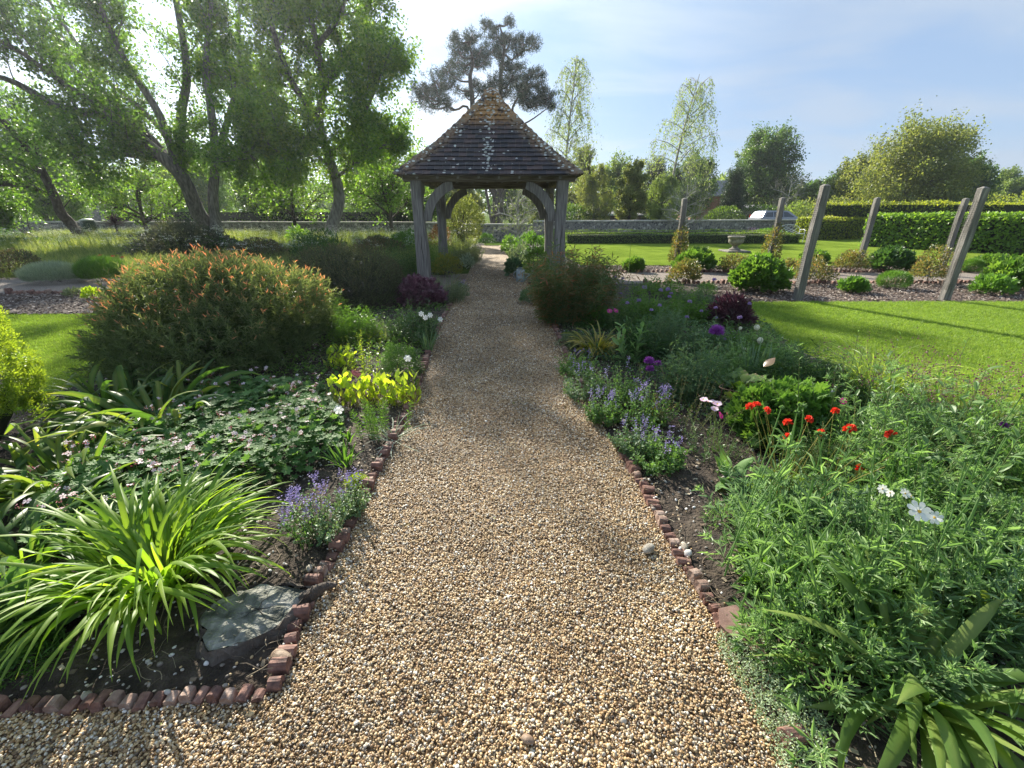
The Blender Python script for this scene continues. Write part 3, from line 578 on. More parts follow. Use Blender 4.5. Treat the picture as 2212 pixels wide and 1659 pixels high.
def gazebo():
    root = thing('gazebo', 'open oak gazebo with a steep hipped clay tile roof standing over the gravel path', 'gazebo', (GX, GY, 0))
    # posts: chunky, slightly crooked, with chamfers
    for i, (sx, sy) in enumerate([(-1, -1), (1, -1), (-1, 1), (1, 1)]):
        a = Acc(); k = 9; zs = np.linspace(-.05, 2.22, k); x, y = GX + sx * HS, GY + sy * (HS + .02); V = []; b = .022; r = np.random.default_rng(i + 5)
        for j, z in enumerate(zs):
            wv = .135 + .012 * math.sin(j * .8 + i) - .006 * z; ox = .012 * math.sin(j * .7 + i * 2) + (.02 * (1 - z / 2.2) if sx < 0 else .0); oy = .008 * math.sin(j + i)
            V += [(x + ox + u, y + oy + v, z) for u, v in [(-wv + b, -wv), (wv - b, -wv), (wv, -wv + b), (wv, wv - b), (wv - b, wv), (-wv + b, wv), (-wv, wv - b), (-wv, -wv + b)]]
        q = [[j * 8 + m, j * 8 + (m + 1) % 8, (j + 1) * 8 + (m + 1) % 8, (j + 1) * 8 + m] for j in range(k - 1) for m in range(8)]
        a.add(V, quad=q); 
        # a long drying crack on the face
        if sy < 0:
            cx = x + (.03 if sx > 0 else -.02); zc = np.linspace(.35, 1.5, 9); box_y = y - .128
        a.build('post', M_oak, root)
    M_dark = plain('shadow_gap', (.03, .025, .02), .95)  # dark colour of the thin drying cracks on the front posts
    for sx, z0, z1, xo in [(1, .25, 1.35, .01), (1, .15, .75, .05), (-1, .5, 1.1, .03)]:
        a = Acc(); k = 9; t = np.linspace(0, 1, k); P = np.column_stack([GX + sx * HS + xo + .012 * np.sin(t * 9) + (0.02 * (1 - t) if sx < 0 else 0), np.full(k, GY - HS - .02 - .137), z0 + (z1 - z0) * t]); tubes(a, P, .006 * np.sin(np.pi * t) + .001, 4); a.build('crack', M_dark, root)
    # wall plates
    for sy in (-1, 1):
        a = Acc(); bevbox(a, (GX, GY + sy * (HS + .02), 2.275), (2 * HS + .56, .16, .15), .012); a.build('wall_plate', M_oakh, root)
    M_oaky = solid('weathered_oak_rail', [(.10, .08, .06), (.17, .14, .105), (.26, .22, .17)], .85, 5, .6, 18, stretch=(7, .6, 7), bdist=.02)
    for sx in (-1, 1):
        a = Acc(); bevbox(a, (GX + sx * HS, GY, 2.272), (.15, 2 * HS - .13, .145), .012); a.build('wall_plate', M_oaky, root)
    # curved braces: 8
    def brace(cx, cy, ux, uy, R0=1.06):
        a = Acc(); k = 10; V = []
        for j in range(k):
            t = j / (k - 1) * R(76) ; ro, ri = R0 * 1.0, R0 - .175 - .03 * math.sin(2 * t)
            # centre of curvature is low and inside the opening
            for r_ in (ri, ro):
                u = R0 * 1.0 - r_ * math.cos(t) * 1.0; v = r_ * math.sin(t)
                for wv in (-.045, .045): V.append((u, wv, v))
        V = np.array(V); V[:, 2] = 2.235 - R0 * .97 + V[:, 2]; V[:, 0] += .11
        W = np.column_stack([cx + ux * V[:, 0] - uy * V[:, 1], cy + uy * V[:, 0] + ux * V[:, 1], V[:, 2]])
        q = []
        for j in range(k - 1):
            b0 = j * 4; b1 = b0 + 4
            q += [[b0, b0 + 1, b1 + 1, b1], [b0 + 2, b1 + 2, b1 + 3, b0 + 3], [b0, b1, b1 + 2, b0 + 2], [b0 + 1, b0 + 3, b1 + 3, b1 + 1]]
        q += [[0, 2, 3, 1], [(k - 1) * 4, (k - 1) * 4 + 1, (k - 1) * 4 + 3, (k - 1) * 4 + 2]]
        a.add(W, quad=q); a.build('brace', M_oak, root)
    for sy in (-1, 1):
        for sx in (-1, 1):
            brace(GX + sx * HS, GY + sy * (HS + .02), -sx, 0, .88); brace(GX + sx * HS, GY + sy * (HS + .02), 0, -sy, .75)
    # roof shell: slope profile, slightly bell-cast
    E = 2.0; ZE, ZA = 2.33, 4.27
    def prof(t): return E * (1 - t) - .10 * math.sin(math.pi * t) * (1 - t) * .6, ZE + (ZA - ZE) * (t + .035 * math.sin(math.pi * t) * -1)
    NC = 18
    a = Acc()                                            # boarding under the tiles
    for s in range(4):
        V = []
        for j in range(NC + 1):
            r, z = prof(j / NC * .985); V += [(-r + .02, -r + .02, z - .035), (r - .02, -r + .02, z - .035)]
        V = np.array(V) @ np.array(Matrix.Rotation(s * math.pi / 2, 3, 'Z')).T + np.array([GX, GY, 0]); a.add(V, quad=[[2 * j, 2 * j + 1, 2 * j + 3, 2 * j + 2] for j in range(NC)])
    a.build('roof_boarding', M_oakh, root)
    for s in range(4):                                   # rafter feet seen under the eaves
        a0 = Matrix.Rotation(s * math.pi / 2, 3, 'Z')
        for i in range(8):
            x = -1.55 + i * .443; a = Acc(); V = np.array([(x - .022, -E + .05, 2.245), (x + .022, -E + .05, 2.245), (x + .022, -E + .45, 2.37), (x - .022, -E + .45, 2.37), (x - .022, -E + .05, 2.32), (x + .022, -E + .05, 2.32), (x + .022, -E + .45, 2.60), (x - .022, -E + .45, 2.60)])
            V = V @ np.array(a0).T + np.array([GX, GY, 0]); a.add(V, quad=[[0, 3, 2, 1], [4, 5, 6, 7], [0, 1, 5, 4], [1, 2, 6, 5], [2, 3, 7, 6], [3, 0, 4, 7]], tint=.9); a.build('rafter', M_oak, root)
    # tiles
    TW = .166; tm = []
    for i in range(4):
        a = Acc(); V = np.array([(-TW / 2 + .002, 0, 0), (TW / 2 - .002, 0, 0), (TW / 2 - .002, .19, 0), (-TW / 2 + .002, .19, 0), (-TW / 2 + .002, 0, .022), (TW / 2 - .002, 0, .022), (TW / 2 - .002, .19, .01), (-TW / 2 + .002, .19, .01)]); V[4:6, 2] += rng.normal(size=2) * .0015
        a.add(V, quad=[[0, 3, 2, 1], [4, 5, 6, 7], [0, 1, 5, 4], [1, 2, 6, 5], [2, 3, 7, 6], [3, 0, 4, 7]], tint=rng.uniform(0, 1)); tm.append((a.mesh('roof_tile', M_tile), V))
    stuff = Acc(); front = 0
    for j in range(NC):
        r0, z0 = prof(j / NC); r1, z1 = prof((j + 1) / NC * .995); sl = math.atan2(z1 - z0, r0 - r1); n = int((2 * r0 - .06) / TW); 
        for s in range(4):
            for i in range(n):
                x = (i - (n - 1) / 2) * TW
                y = -r0 - .012; z = z0 - .012; jz = rng.normal() * .0025; jt = sl - .10 + rng.normal() * .006
                M = Matrix.Rotation(s * math.pi / 2, 4, 'Z') @ Matrix.Translation((x, y, z + jz)) @ Matrix.Rotation(jt, 4, 'X') @ Matrix.Rotation(rng.normal() * .006, 4, 'Z')
                me, V = tm[(i * 7 + j * 3 + s) % 4]
                if s == 0:
                    o = bpy.data.objects.new('roof_tile', me); C.objects.link(o); o.parent = root; o.matrix_local = M; front += 1
                else:
                    Mn = np.array(M); W = V @ Mn[:3, :3].T + Mn[:3, 3] + np.array([GX, GY, 0]); stuff.add(W, quad=[[0, 3, 2, 1], [4, 5, 6, 7], [0, 1, 5, 4], [1, 2, 6, 5], [2, 3, 7, 6], [3, 0, 4, 7]], tint=rng.uniform(0, 1))
    stuff.build('roof_tile', M_tile, root, kind='stuff')
    # bonnet hip tiles
    for s in range(4):
        for j in range(NC):
            r0, z0 = prof(j / NC); r1, z1 = prof((j + 1) / NC * .995); a = Acc(); k = 9; V = []
            hw = .18 + .02 * rng.random()
            for (fr, lift) in [(-.12, .055), (.35, .045), (1.15, .02)]:
                rr = r0 + (r1 - r0) * fr; zz = z0 + (z1 - z0) * fr
                for m in range(k):
                    u = m / (k - 1) * 2 - 1; along = abs(u) * hw; drop = (abs(u) ** 1.4)
                    # follow both faces away from the hip; crown sits proud
                    X, Y = (-rr + (along if u > 0 else 0) - .02, -rr + (along if u < 0 else 0) - .02); zl = lift * (1 - drop) + .018 - (.035 if fr < 0 else 0) * (1 - drop)
                    V.append((X, Y, zz + zl))
            V = np.array(V); T2 = V.copy(); T2[:, 2] -= .016; nV = len(V)
            V = np.concatenate([V, T2]) + rng.normal(size=3) * .004
            V = V @ np.array(Matrix.Rotation(s * math.pi / 2, 3, 'Z')).T + np.array([GX, GY, 0])
            q = [[f * k + m, f * k + m + 1, (f + 1) * k + m + 1, (f + 1) * k + m] for f in range(2) for m in range(k - 1)]; q2 = [[nV + x for x in qq[::-1]] for qq in q]
            rim = [[m, nV + m, nV + m + 1, m + 1] for m in range(k - 1)]
            a.add(V, quad=q + q2 + rim, tint=rng.uniform(0, 1)); a.build('hip_tile', M_tile, root, smooth=False)
    a = Acc(); lathe(a, [(.26, 4.10), (.24, 4.17), (.19, 4.22), (.16, 4.26), (.12, 4.30), (.06, 4.33), (.0, 4.335)], (GX, GY, 0), 12); a.build('roof_cap', M_tile, root)
gazebo()
# ================================================================== TREES, HEDGES AND WHAT STANDS AT THE BACK
M_bark = solid('bark_grey', [(.07, .065, .055), (.15, .14, .12), (.25, .235, .205)], .9, 4, .9, 12, stretch=(3, 3, .7), bdist=.04)
M_barkd = solid('bark_dark', [(.035, .028, .022), (.075, .06, .048), (.12, .10, .085)], .9, 4, .9, 12, stretch=(3, 3, .7), bdist=.04)
M_birch = solid('bark_birch', [(.16, .15, .13), (.36, .34, .31), (.5, .49, .46)], .8, 3, .3, 10)
L_syc = leafmat('leaf_sycamore', [(.035, .075, .014), (.065, .12, .022), (.10, .17, .03), (.15, .19, .05)], .42, .4, (2.2, 2.4, 1.1))
L_lime = leafmat('leaf_maple', [(.04, .085, .014), (.075, .14, .022), (.12, .19, .03), (.17, .21, .05)], .45, .4, (2.3, 2.4, 1.0))
L_oak = leafmat('leaf_mid', [(.025, .055, .014), (.05, .095, .022), (.085, .14, .03)], .35, .45)
L_pale = leafmat('leaf_pale', [(.06, .10, .03), (.11, .16, .045), (.17, .22, .07)], .4, .45)
L_willow = leafmat('leaf_willow', [(.07, .10, .03), (.13, .155, .05), (.19, .20, .08)], .4, .5)
L_dark = leafmat('leaf_dark', [(.010, .026, .012), (.022, .045, .018), (.04, .07, .025)], .2, .5)
L_pine = leafmat('needle_pine', [(.007, .018, .010), (.014, .030, .016), (.028, .048, .022)], .12, .6, spec=.15)
L_birchl = leafmat('leaf_birch', [(.08, .12, .04), (.14, .19, .07), (.20, .25, .11)], .4, .45)

def limbs_mesh(limbs, mat, root, name='trunk', sides=9, jit=.0):
    a = Acc()
    for P, r0, r1 in limbs:
        P = smooth_line(P, 4); k = len(P); P = P + rng.normal(size=P.shape) * jit; tubes(a, P, np.linspace(1, 0, k) ** .8 * (r0 - r1) + r1, sides, tint=rng.random(), cap=True)
    return a.build(name, mat, root, smooth=True)
def grow(limbs, n2, l2, n3, l3, rt=.02, u0=.25, up=.3, droop=0., keep=.5):
    """second and third order branches; returns (secondary curves, twig curves)"""
    B0 = []; T0 = []; S = []
    for P, r0, r1 in limbs:
        P = smooth_line(P, 6); u = rng.uniform(u0, 1, n2) ** .9 * (len(P) - 1.001); i = u.astype(int); f = (u - i)[:, None]
        B0.append(P[i] * (1 - f) + P[i + 1] * f); T0.append(unit(P[i + 1] - P[i])); S.append(1.15 - .55 * u / len(P))
    B0 = np.concatenate(B0); T0 = np.concatenate(T0); S = np.concatenate(S); n = len(B0)
    side = rv(n); side = unit(side - T0 * np.sum(side * T0, 1, keepdims=True)); D = unit(T0 * keep + side * .9 + np.array([0, 0, up])); L = l2 * S * rng.uniform(.55, 1.2, n)
    t = np.linspace(0, 1, 5)[None, :, None]; bend = rv(n) * .25 + np.array([0, 0, .15 - droop])
    sec = B0[:, None] + D[:, None] * L[:, None, None] * t + bend[:, None] * L[:, None, None] * t ** 2
    m = n * n3; ii = np.repeat(np.arange(n), n3); u = rng.uniform(.15, 1, m); k = np.minimum((u * 4).astype(int), 3); f = (u * 4 - k)[:, None]
    b = sec[ii, k] * (1 - f) + sec[ii, k + 1] * f; Td = unit(sec[ii, k + 1] - sec[ii, k]); D3 = unit(Td * .7 + rv(m) * .8 + np.array([0, 0, .1 - droop * 1.2])); L3 = l3 * rng.uniform(.5, 1.3, m)
    t = np.linspace(0, 1, 4)[None, :, None]; tw = b[:, None] + D3[:, None] * L3[:, None, None] * t + (rv(m) * .2 + np.array([0, 0, -droop]))[:, None] * L3[:, None, None] * t ** 2
    return sec, tw
def leaves_on(a, tw, nl, ll, wl, jit, tpl=RHOMB, hang=.0, gap=.25, seed=1):
    m = len(tw); nz = lump(tw[:, 1] / np.array([3.1, 3.1, 2.3]), seed, 1.2); keep = rng.random(m) > gap + .25 * nz; tw = tw[keep]; m = len(tw)
    if m == 0: return
    ii = np.repeat(np.arange(m), nl); n = len(ii); u = rng.uniform(.05, 1, n) * 3; k = np.minimum(u.astype(int), 2); f = (u - k)[:, None]
    P = tw[ii, k] * (1 - f) + tw[ii, k + 1] * f + rng.normal(size=(n, 3)) * jit
    D = unit(rv(n) + np.array([0, 0, -hang])); tint = np.clip(rng.normal(.45, .18, n) + .15 * rng.normal(size=m)[ii], 0, 1)
    s = rng.uniform(.6, 1.25, n); batch(a, tpl, P, D, upn(D, .7), ll * s, wl * s, tint=tint)
def tree(name, label, limbs, leaf, bark=None, n2=14, l2=2.2, n3=8, l3=.9, nl=30, ll=.11, wl=.08, jit=.16, droop=0., up=.3, hang=.3, gap=.25, r2=.03, u0=.25, group=None, tpl=RHOMB, twigs=True, seed=1, keep=.5, cat='tree', joff=.0):
    base = limbs[0][0][0]; root = thing(name, label, cat, (base[0], base[1], 0), group)
    limbs_mesh(limbs, bark or M_bark, root, sides=10 if limbs[0][1] > .2 else 6, jit=joff)
    sec, tw = grow(limbs, n2, l2, n3, l3, up=up, droop=droop, u0=u0, keep=keep)
    a = Acc(); tubes(a, sec, np.linspace(1, .25, 5) * r2, 4, tint=.4)
    if twigs: tubes(a, tw, np.linspace(1, .3, 4) * r2 * .3, 3, tint=.4)
    a.build('branches', bark or M_bark, root, smooth=True)
    if nl:
        a = Acc(); leaves_on(a, tw, nl, ll, wl, jit, tpl, hang, gap, seed); a.build('crown', leaf, root)
    return root
def Z1(x, y): return (x * .4, y * .4)               # enlarged-view coordinates of the left trees
def LP(Y, pts, dy=0): 
    n = len(pts); return [F(*Z1(*p), Y + dy * i / max(n - 1, 1)) for i, p in enumerate(pts)]
def deciduous_left():
    Y = 24.2
    tree('sycamore_tree', 'big multi stemmed tree with pale grey trunk leaning left and fanning branches', [
        ([G(452, 527)] + LP(Y, [(1110, 1220), (1060, 1130), (985, 960), (820, 800), (600, 640), (330, 585), (90, 450), (-120, 380)], -3), .42, .05),
        ([G(474, 527)] + LP(Y, [(1165, 1200), (1150, 1050), (1165, 850), (1140, 600), (1110, 320), (1140, 50), (1100, -350)], 1), .30, .05),
        (LP(Y, [(1060, 1130), (990, 950), (975, 650), (1010, 400), (960, 50), (900, -250), (880, -600)], 2), .28, .04),
        (LP(Y, [(1040, 1100), (960, 900), (860, 620), (690, 350), (560, 80), (470, -250)], -2), .24, .04),
        (LP(Y, [(985, 960), (830, 760), (560, 500), (280, 300), (20, 130), (-200, 0)], 2), .20, .03),
        (LP(Y, [(960, 920), (750, 690), (400, 490), (60, 250), (-200, 180)], -4), .18, .03),
        (LP(Y, [(1150, 900), (1230, 650), (1290, 400), (1290, 100), (1330, -300)], 3), .18, .03),
        (LP(Y, [(980, 940), (900, 740), (730, 560), (520, 380), (300, 60), (120, -250)], 3), .17, .03),
        (LP(Y, [(900, 860), (700, 840), (520, 800), (380, 860)], -4), .12, .03),
        (LP(Y, [(1160, 860), (1260, 800), (1380, 860)], -3), .12, .03)],
        L_syc, n2=19, l2=2.3, n3=9, l3=.95, nl=54, ll=.13, wl=.105, jit=.15, gap=.10, seed=3, r2=.035, u0=.22)
    tree('maple_tree', 'tall leafy tree with a curving trunk just left of the gazebo', [
        ([G(712, 527)] + LP(Y, [(1790, 1230), (1825, 1120), (1828, 1020), (1780, 860), (1725, 660), (1745, 450), (1700, 200), (1660, -60), (1650, -500)], 1), .33, .06),
        (LP(Y, [(1735, 640), (1610, 500), (1510, 280), (1430, -50), (1400, -450)], -3), .18, .04),
        (LP(Y, [(1742, 480), (1880, 300), (1980, 80), (2050, -250)], 2), .17, .04),
        (LP(Y, [(1775, 840), (1900, 720), (2010, 520), (2080, 330)], -2), .13, .03),
        (LP(Y, [(1728, 660), (1550, 570), (1370, 480), (1230, 420)], 2), .13, .03),
        (LP(Y, [(1810, 960), (1960, 860), (2080, 780)], -2), .09, .03),
        (LP(Y, [(1790, 900), (1640, 800), (1500, 820)], -3), .09, .03),
        (LP(Y, [(1720, 350), (1600, 150), (1560, -150)], 3), .12, .03),
        (LP(Y, [(1710, 250), (1850, 50), (1880, -300)], -3), .12, .03)],
        L_lime, n2=25, l2=2.3, n3=10, l3=.95, nl=50, ll=.13, wl=.105, jit=.15, gap=.06, seed=8, u0=.2)
    tree('leaning_tree', 'dark tree with a trunk leaning left at the left edge of the garden', [
        ([G(188, 527)] + LP(Y, [(385, 1210), (330, 1150), (290, 1050), (200, 880), (60, 700), (-120, 520), (-300, 300)], -2), .27, .05),
        (LP(Y, [(290, 1060), (130, 1000), (-60, 990), (-250, 900)], -3), .13, .03),
        (LP(Y, [(215, 900), (180, 760), (20, 600)], 2), .12, .03),
        (LP(Y, [(385, 1280), (230, 1290), (100, 1240), (0, 1180)], -1), .10, .03)],
        L_syc, bark=M_barkd, n2=18, l2=2.0, n3=8, l3=.8, nl=38, ll=.12, wl=.095, jit=.18, gap=.12, seed=5)
    # smaller trees in front of and behind the wall
    for (px, py, Yb, top, wd, lab, lf) in [
        (640, 512, 29, 300, 1.9, 'sunlit young tree with pale green leaves left of the curving trunk', L_lime),
        (318, 505, 27.5, 335, 2.1, 'low branched bushy tree above the flint house wall', L_lime),
        (846, 510, 28, 300, 1.6, 'slim tree with a thin dark stem close to the left gazebo post', L_syc)]:
        b = F(px, 500, Yb); b[2] = 0; t = F(px, top, Yb); h = t[2]
        lim = [([b, b + [0.1, 0, h * .5], t], .12, .03)] + [([b + [0, 0, h * f], b + [dx * .5, dy, h * (f + .15)], b + [dx, dy * 1.5, h * (f + .3)]], .07, .02) for f, dx, dy in [(.2, wd, .5), (.25, -wd, -.5), (.4, wd * .8, -1), (.45, -wd * .8, 1), (.3, .3, -1.5)]]
        tree('garden_tree', lab, lim, lf, bark=M_barkd, n2=12, l2=1.4, n3=7, l3=.7, nl=22, ll=.12, wl=.095, jit=.15, gap=.2, seed=int(px), u0=.1)
deciduous_left()
def auto_limbs(x, y, h, rx, ry, nb=7, lo=.25, r=.25, lean=0, seed=0, bulge=.55):
    g = np.random.default_rng(seed); top = np.array([x + lean, y, h * .96]); base = np.array([x, y, -.1]); mid = (base + top) / 2 + np.array([g.normal() * rx * .06, 0, 0]); out = [([base, mid, top], r, .03)]
    for i in range(nb):
        f = lo + (0.85 - lo) * (i + .5) / nb; p = base * (1 - f) + top * f; az = i * 2.4 + g.uniform(0, 1); env = math.sin(math.pi * min(1, max(.08, (f - lo * .4) / (1.15 - lo * .4))) ** bulge); q = p + np.array([math.cos(az) * rx * env * .8, math.sin(az) * ry * env * .8, h * .14])
        out.append(([p, (p + q) / 2 + np.array([0, 0, h * .02]), q], r * .45, .02))
    return out
def backdrop():
    # (px, top py, Y, halfwidth px, material, bark, leaf size, kind, label)
    rows = [
     (1678, 286, 62, 74, L_oak, M_barkd, .24, 'poplar_tree', 'tall dense dark green tree standing right of the bare poplar', 15, 0),
     (1632, 318, 66, 42, L_pale, M_bark, .2, 'poplar_tree', 'thin half bare pale tree beside the tall dense tree', 7, .35),
     (2000, 296, 46, 118, L_willow, M_bark, .2, 'round_tree', 'wide round olive green tree above the clipped hedges', 19, 0),
     (1880, 345, 52, 62, L_willow, M_bark, .22, 'round_tree', 'lower olive tree touching the left of the wide round tree', 12, .05),
     (2100, 352, 56, 56, L_oak, M_bark, .24, 'round_tree', 'dark green tree at the right shoulder of the wide round tree', 13, .05),
     (2190, 372, 80, 44, L_pale, M_bark, .3, 'distant_tree', 'pale yellow green tree at the far right edge', 9, .1),
     (1800, 382, 70, 44, L_oak, M_bark, .26, 'distant_tree', 'small distant tree between the dense tree and the olive tree', 9, .1),
     (1745, 405, 55, 34, L_pale, M_bark, .2, 'flowering_tree', 'rounded pale green tree behind the parked car', 8, .1),
     (1372, 350, 38, 34, L_willow, M_barkd, .13, 'ivy_tree', 'narrow ivy clad tree standing against the flint wall', 14, 0),
     (1290, 352, 44, 44, L_willow, M_bark, .16, 'willow_tree', 'yellow green weeping tree right of the gazebo', 11, .1),
     (1440, 368, 42, 40, L_pale, M_bark, .15, 'willow_tree', 'soft green willow between the ivy tree and the grey shrub', 11, .1),
     (1340, 355, 60, 60, L_pale, M_bark, .24, 'distant_tree', 'tree mass behind the ivy clad tree', 12, .0),
     (1500, 352, 56, 60, L_oak, M_bark, .24, 'distant_tree', 'green tree rising behind the second birch', 12, .0),
     (1260, 305, 50, 40, L_willow, M_barkd, .18, 'ragged_tree', 'ragged brownish green tree just right of the roof edge', 9, .3),
     (1000, 395, 34, 45, L_willow, M_barkd, .12, 'garden_tree', 'olive leaved tree seen through the left of the gazebo arch', 13, .05),
     (1110, 400, 48, 34, L_oak, M_bark, .2, 'distant_tree', 'green rounded tree seen through the gazebo arch', 11, .05),
     (1165, 395, 40, 30, L_willow, M_bark, .14, 'willow_tree', 'drooping yellow green tree behind the right arch of the gazebo', 10, .1),
     (905, 330, 36, 50, L_lime, M_barkd, .14, 'garden_tree', 'green tree filling in left of the gazebo roof', 14, .1),
     (560, 330, 40, 80, L_oak, M_bark, .17, 'backdrop_tree', 'shaded tree far behind between the two big trunks', 15, .05),
     (800, 300, 42, 80, L_oak, M_bark, .17, 'backdrop_tree', 'shaded tree behind the curving trunk', 15, .05),
     (400, 330, 46, 90, L_lime, M_bark, .2, 'backdrop_tree', 'sunlit tree behind the grey multi stemmed trunk', 14, .1),
     (120, 330, 48, 90, L_lime, M_bark, .2, 'backdrop_tree', 'tree behind the leaning trunk at far left', 14, .05),
     (40, 300, 34, 90, L_syc, M_barkd, .14, 'backdrop_tree', 'dense low tree on the far left edge of the garden', 18, .0),
    ]
    for i, (px, py, Y, hw, lf, bk, ls, nm, lab, nb, gap) in enumerate(rows):
        t = F(px, py, Y); rx = hw / FOC * Y * .95; lim = auto_limbs(t[0], Y, t[2], rx, rx * .8, nb, lo=.12, r=.02 * t[2] + .05, seed=i)
        droop = .8 if 'willow' in nm else .05; n2, n3, nl = (10, 6, 30)
        if hw > 60: n2, n3 = 12, 7
        tree(nm, lab, lim, lf, bark=bk, n2=n2, l2=rx * .5, n3=n3, l3=rx * .22, nl=nl, ll=ls, wl=ls * (.35 if 'willow' in nm else .7), jit=rx * .055, droop=droop, gap=gap, seed=i + 20, u0=.05, r2=.03, twigs=False, hang=.4 + droop)
    # dark conifer
    for px, py, Y, hw, lab in [(1592, 368, 50, 22, 'narrow dark conifer standing before the tall dense tree'), (1420, 345, 48, 22, 'dark spruce top showing left of the second birch')]:
        t = F(px, py, Y); rx = hw / FOC * Y; lim = [([np.array([t[0], Y, -.1]), np.array([t[0], Y, t[2]])], .18, .03)]; h = t[2]
        for f in np.linspace(.04, .95, 26):
            az = f * 60; r_ = rx * (1 - f) ** .7; lim.append(([np.array([t[0], Y, h * f]), np.array([t[0] + math.cos(az) * r_, Y + math.sin(az) * r_, h * f - .1])], .04, .01))
        tree('conifer_tree', lab, lim, L_dark, bark=M_barkd, n2=7, l2=.9, n3=5, l3=.5, nl=24, ll=.16, wl=.06, jit=.13, gap=0, twigs=False, u0=.2, r2=.02)
    # pines: bare orange-grey stems, clumped needles
    Y = 44
    def PZ(x, y, dy=0): return F(796 + x * .24, y * .24, Y + dy)
    def pine(lab, base, stems, clumps, sd):
        g = np.random.default_rng(sd); st = [([np.array(F(*base, Y)) * [1, 1, 0]] + [PZ(*p) for p in s], r, .05) for s, r in stems]
        root = thing('pine_tree', lab, 'tree', tuple(st[0][0][0]))
        limbs = list(st); allp = np.concatenate([smooth_line(s[0], 4) for s in st]); a = Acc()
        for (x, y, r) in clumps:
            c = PZ(x, y, g.uniform(-1.5, 1.5)); rr = r * .24 / FOC * Y * 1.15; cand = allp[(allp[:, 2] < c[2] - .2)]; p = cand[np.argmin(np.linalg.norm(cand - c, axis=1))]
            limbs.append(([p, (p + c) / 2 + np.array([0, 0, -.25 * rr]), c], .09, .03))
            ns = int(34 * (rr / 1.5) ** 2) + 8; d = rv(ns); q = c + d * rr * rng.uniform(.35, 1.05, (ns, 1)) * np.array([1, 1, .62])
            tubes(a, np.stack([np.broadcast_to(c, q.shape), (c + q) / 2 + [0, 0, -.1], q], 1), .022, 3)
            m = 48; Pn = np.repeat(q, m, 0) + rng.normal(size=(ns * m, 3)) * .13; D = unit(rv(ns * m) + np.array([0, 0, .5])); batch(a, NEEDLE, Pn, D, rv(ns * m), .26, .035, tint=np.clip(rng.normal(.5, .2, ns * m), 0, 1), mi=1)
        limbs_mesh(limbs, M_barkd, root, sides=7); a.build('crown', [M_barkd, L_pine], root)
    pine('left of two tall pines with open dark crown behind the gazebo roof', (1064, 470), [([(1140, 1750), (960, 1500), (935, 900), (915, 700), (940, 560), (905, 380)], .34), ([(930, 1050), (780, 990), (650, 920)], .14)],
         [(870, 400, 95), (1000, 470, 85), (800, 560, 80), (720, 640, 90), (600, 740, 110), (520, 870, 110), (960, 760, 50), (700, 930, 70), (860, 640, 60), (470, 800, 70), (770, 350, 50), (930, 330, 60), (800, 470, 80), (950, 560, 60), (640, 840, 80), (760, 760, 70), (560, 960, 60), (860, 840, 60), (1010, 800, 60), (1040, 560, 60)], 4)
    pine('right of two tall pines with the highest dark crown behind the gazebo roof', (1080, 470), [([(1180, 1750), (1180, 1200), (1190, 800), (1195, 620), (1225, 400), (1180, 230)], .32), ([(1195, 640), (1290, 540), (1400, 450)], .13), ([(1300, 960), (1480, 960), (1600, 920)], .12)],
         [(1270, 200, 45), (1060, 230, 60), (1170, 330, 100), (1280, 360, 70), (1400, 400, 85), (1490, 390, 60), (1100, 470, 70), (1130, 740, 80), (1300, 690, 100), (1440, 760, 120), (1560, 830, 100), (1400, 900, 90), (1630, 960, 60), (1330, 600, 60), (1540, 660, 55), (1180, 480, 70), (1240, 800, 80), (1380, 820, 90), (1500, 930, 80), (1230, 570, 60), (1330, 470, 60), (1610, 880, 70), (1450, 660, 70)], 5)
    # birches: light drooping sprays
    for (px, py, Yb, hw, top, lab, sd) in [(1236, 300, 43, 60, 118, 'slender weeping birch just right of the pine crowns', 1), (1488, 420, 43, 84, 160, 'tall weeping birch with airy pale crown over the garden wall', 2)]:
        t = F(px, top, Yb); h = t[2]; x = t[0]; rx = hw / FOC * Yb; lim = [([np.array([x - .3, Yb, -.1]), np.array([x - .1, Yb, h * .5]), np.array([x + (.4 if sd == 1 else .9), Yb, h])], .16, .02)]; g = np.random.default_rng(sd)
        for i in range(20):
            f = .42 + .52 * i / 20; az = i * 2.4; e = rx * (1.05 - .85 * (f - .4) / .6); p = lim[0][0][0] * (1 - f) + lim[0][0][2] * f; q = p + np.array([math.cos(az) * e * .8, math.sin(az) * e * .8, h * .085]); lim.append(([p, (p + q) / 2 + [0, 0, .2], q], .05, .012))
        tree('birch_tree', lab, lim, L_birchl, bark=M_birch, n2=7, l2=.9, n3=5, l3=1.35, nl=9, ll=.15, wl=.085, jit=.05, droop=.85, gap=.12, up=.2, hang=1.2, r2=.012, u0=.2, seed=sd)
    # bare grey lichened trees
    def bare(lab, px, py, Yb, h, rx, n=1, leaf=None, nl=0, sd=1, u=.15):
        b = F(px, py, Yb); b[2] = 0; lim = auto_limbs(b[0], Yb, h, rx, rx, 9, lo=u, r=.07, seed=sd, bulge=.7)
        tree('bare_tree', lab, lim, leaf or L_pale, bark=M_birch, n2=9, l2=rx * .55, n3=7, l3=rx * .33, nl=nl, ll=.07, wl=.04, jit=.06, gap=.3, u0=.2, r2=.014, seed=sd)
    bare('grey twiggy apple tree with few leaves seen through the gazebo arch', 1120, 500, 21.5, 2.55, 1.35, leaf=L_pale, nl=3, sd=4)
    bare('silvery grey shrub tree with almost bare twigs before the flint wall', 1472, 500, 30.5, 3.3, 1.65, leaf=L_pale, nl=4, sd=6)
    bare('grey bare branched tree under the dense tree', 1700, 440, 55, 5.2, 2.4, leaf=L_pale, nl=1, sd=7)
backdrop()

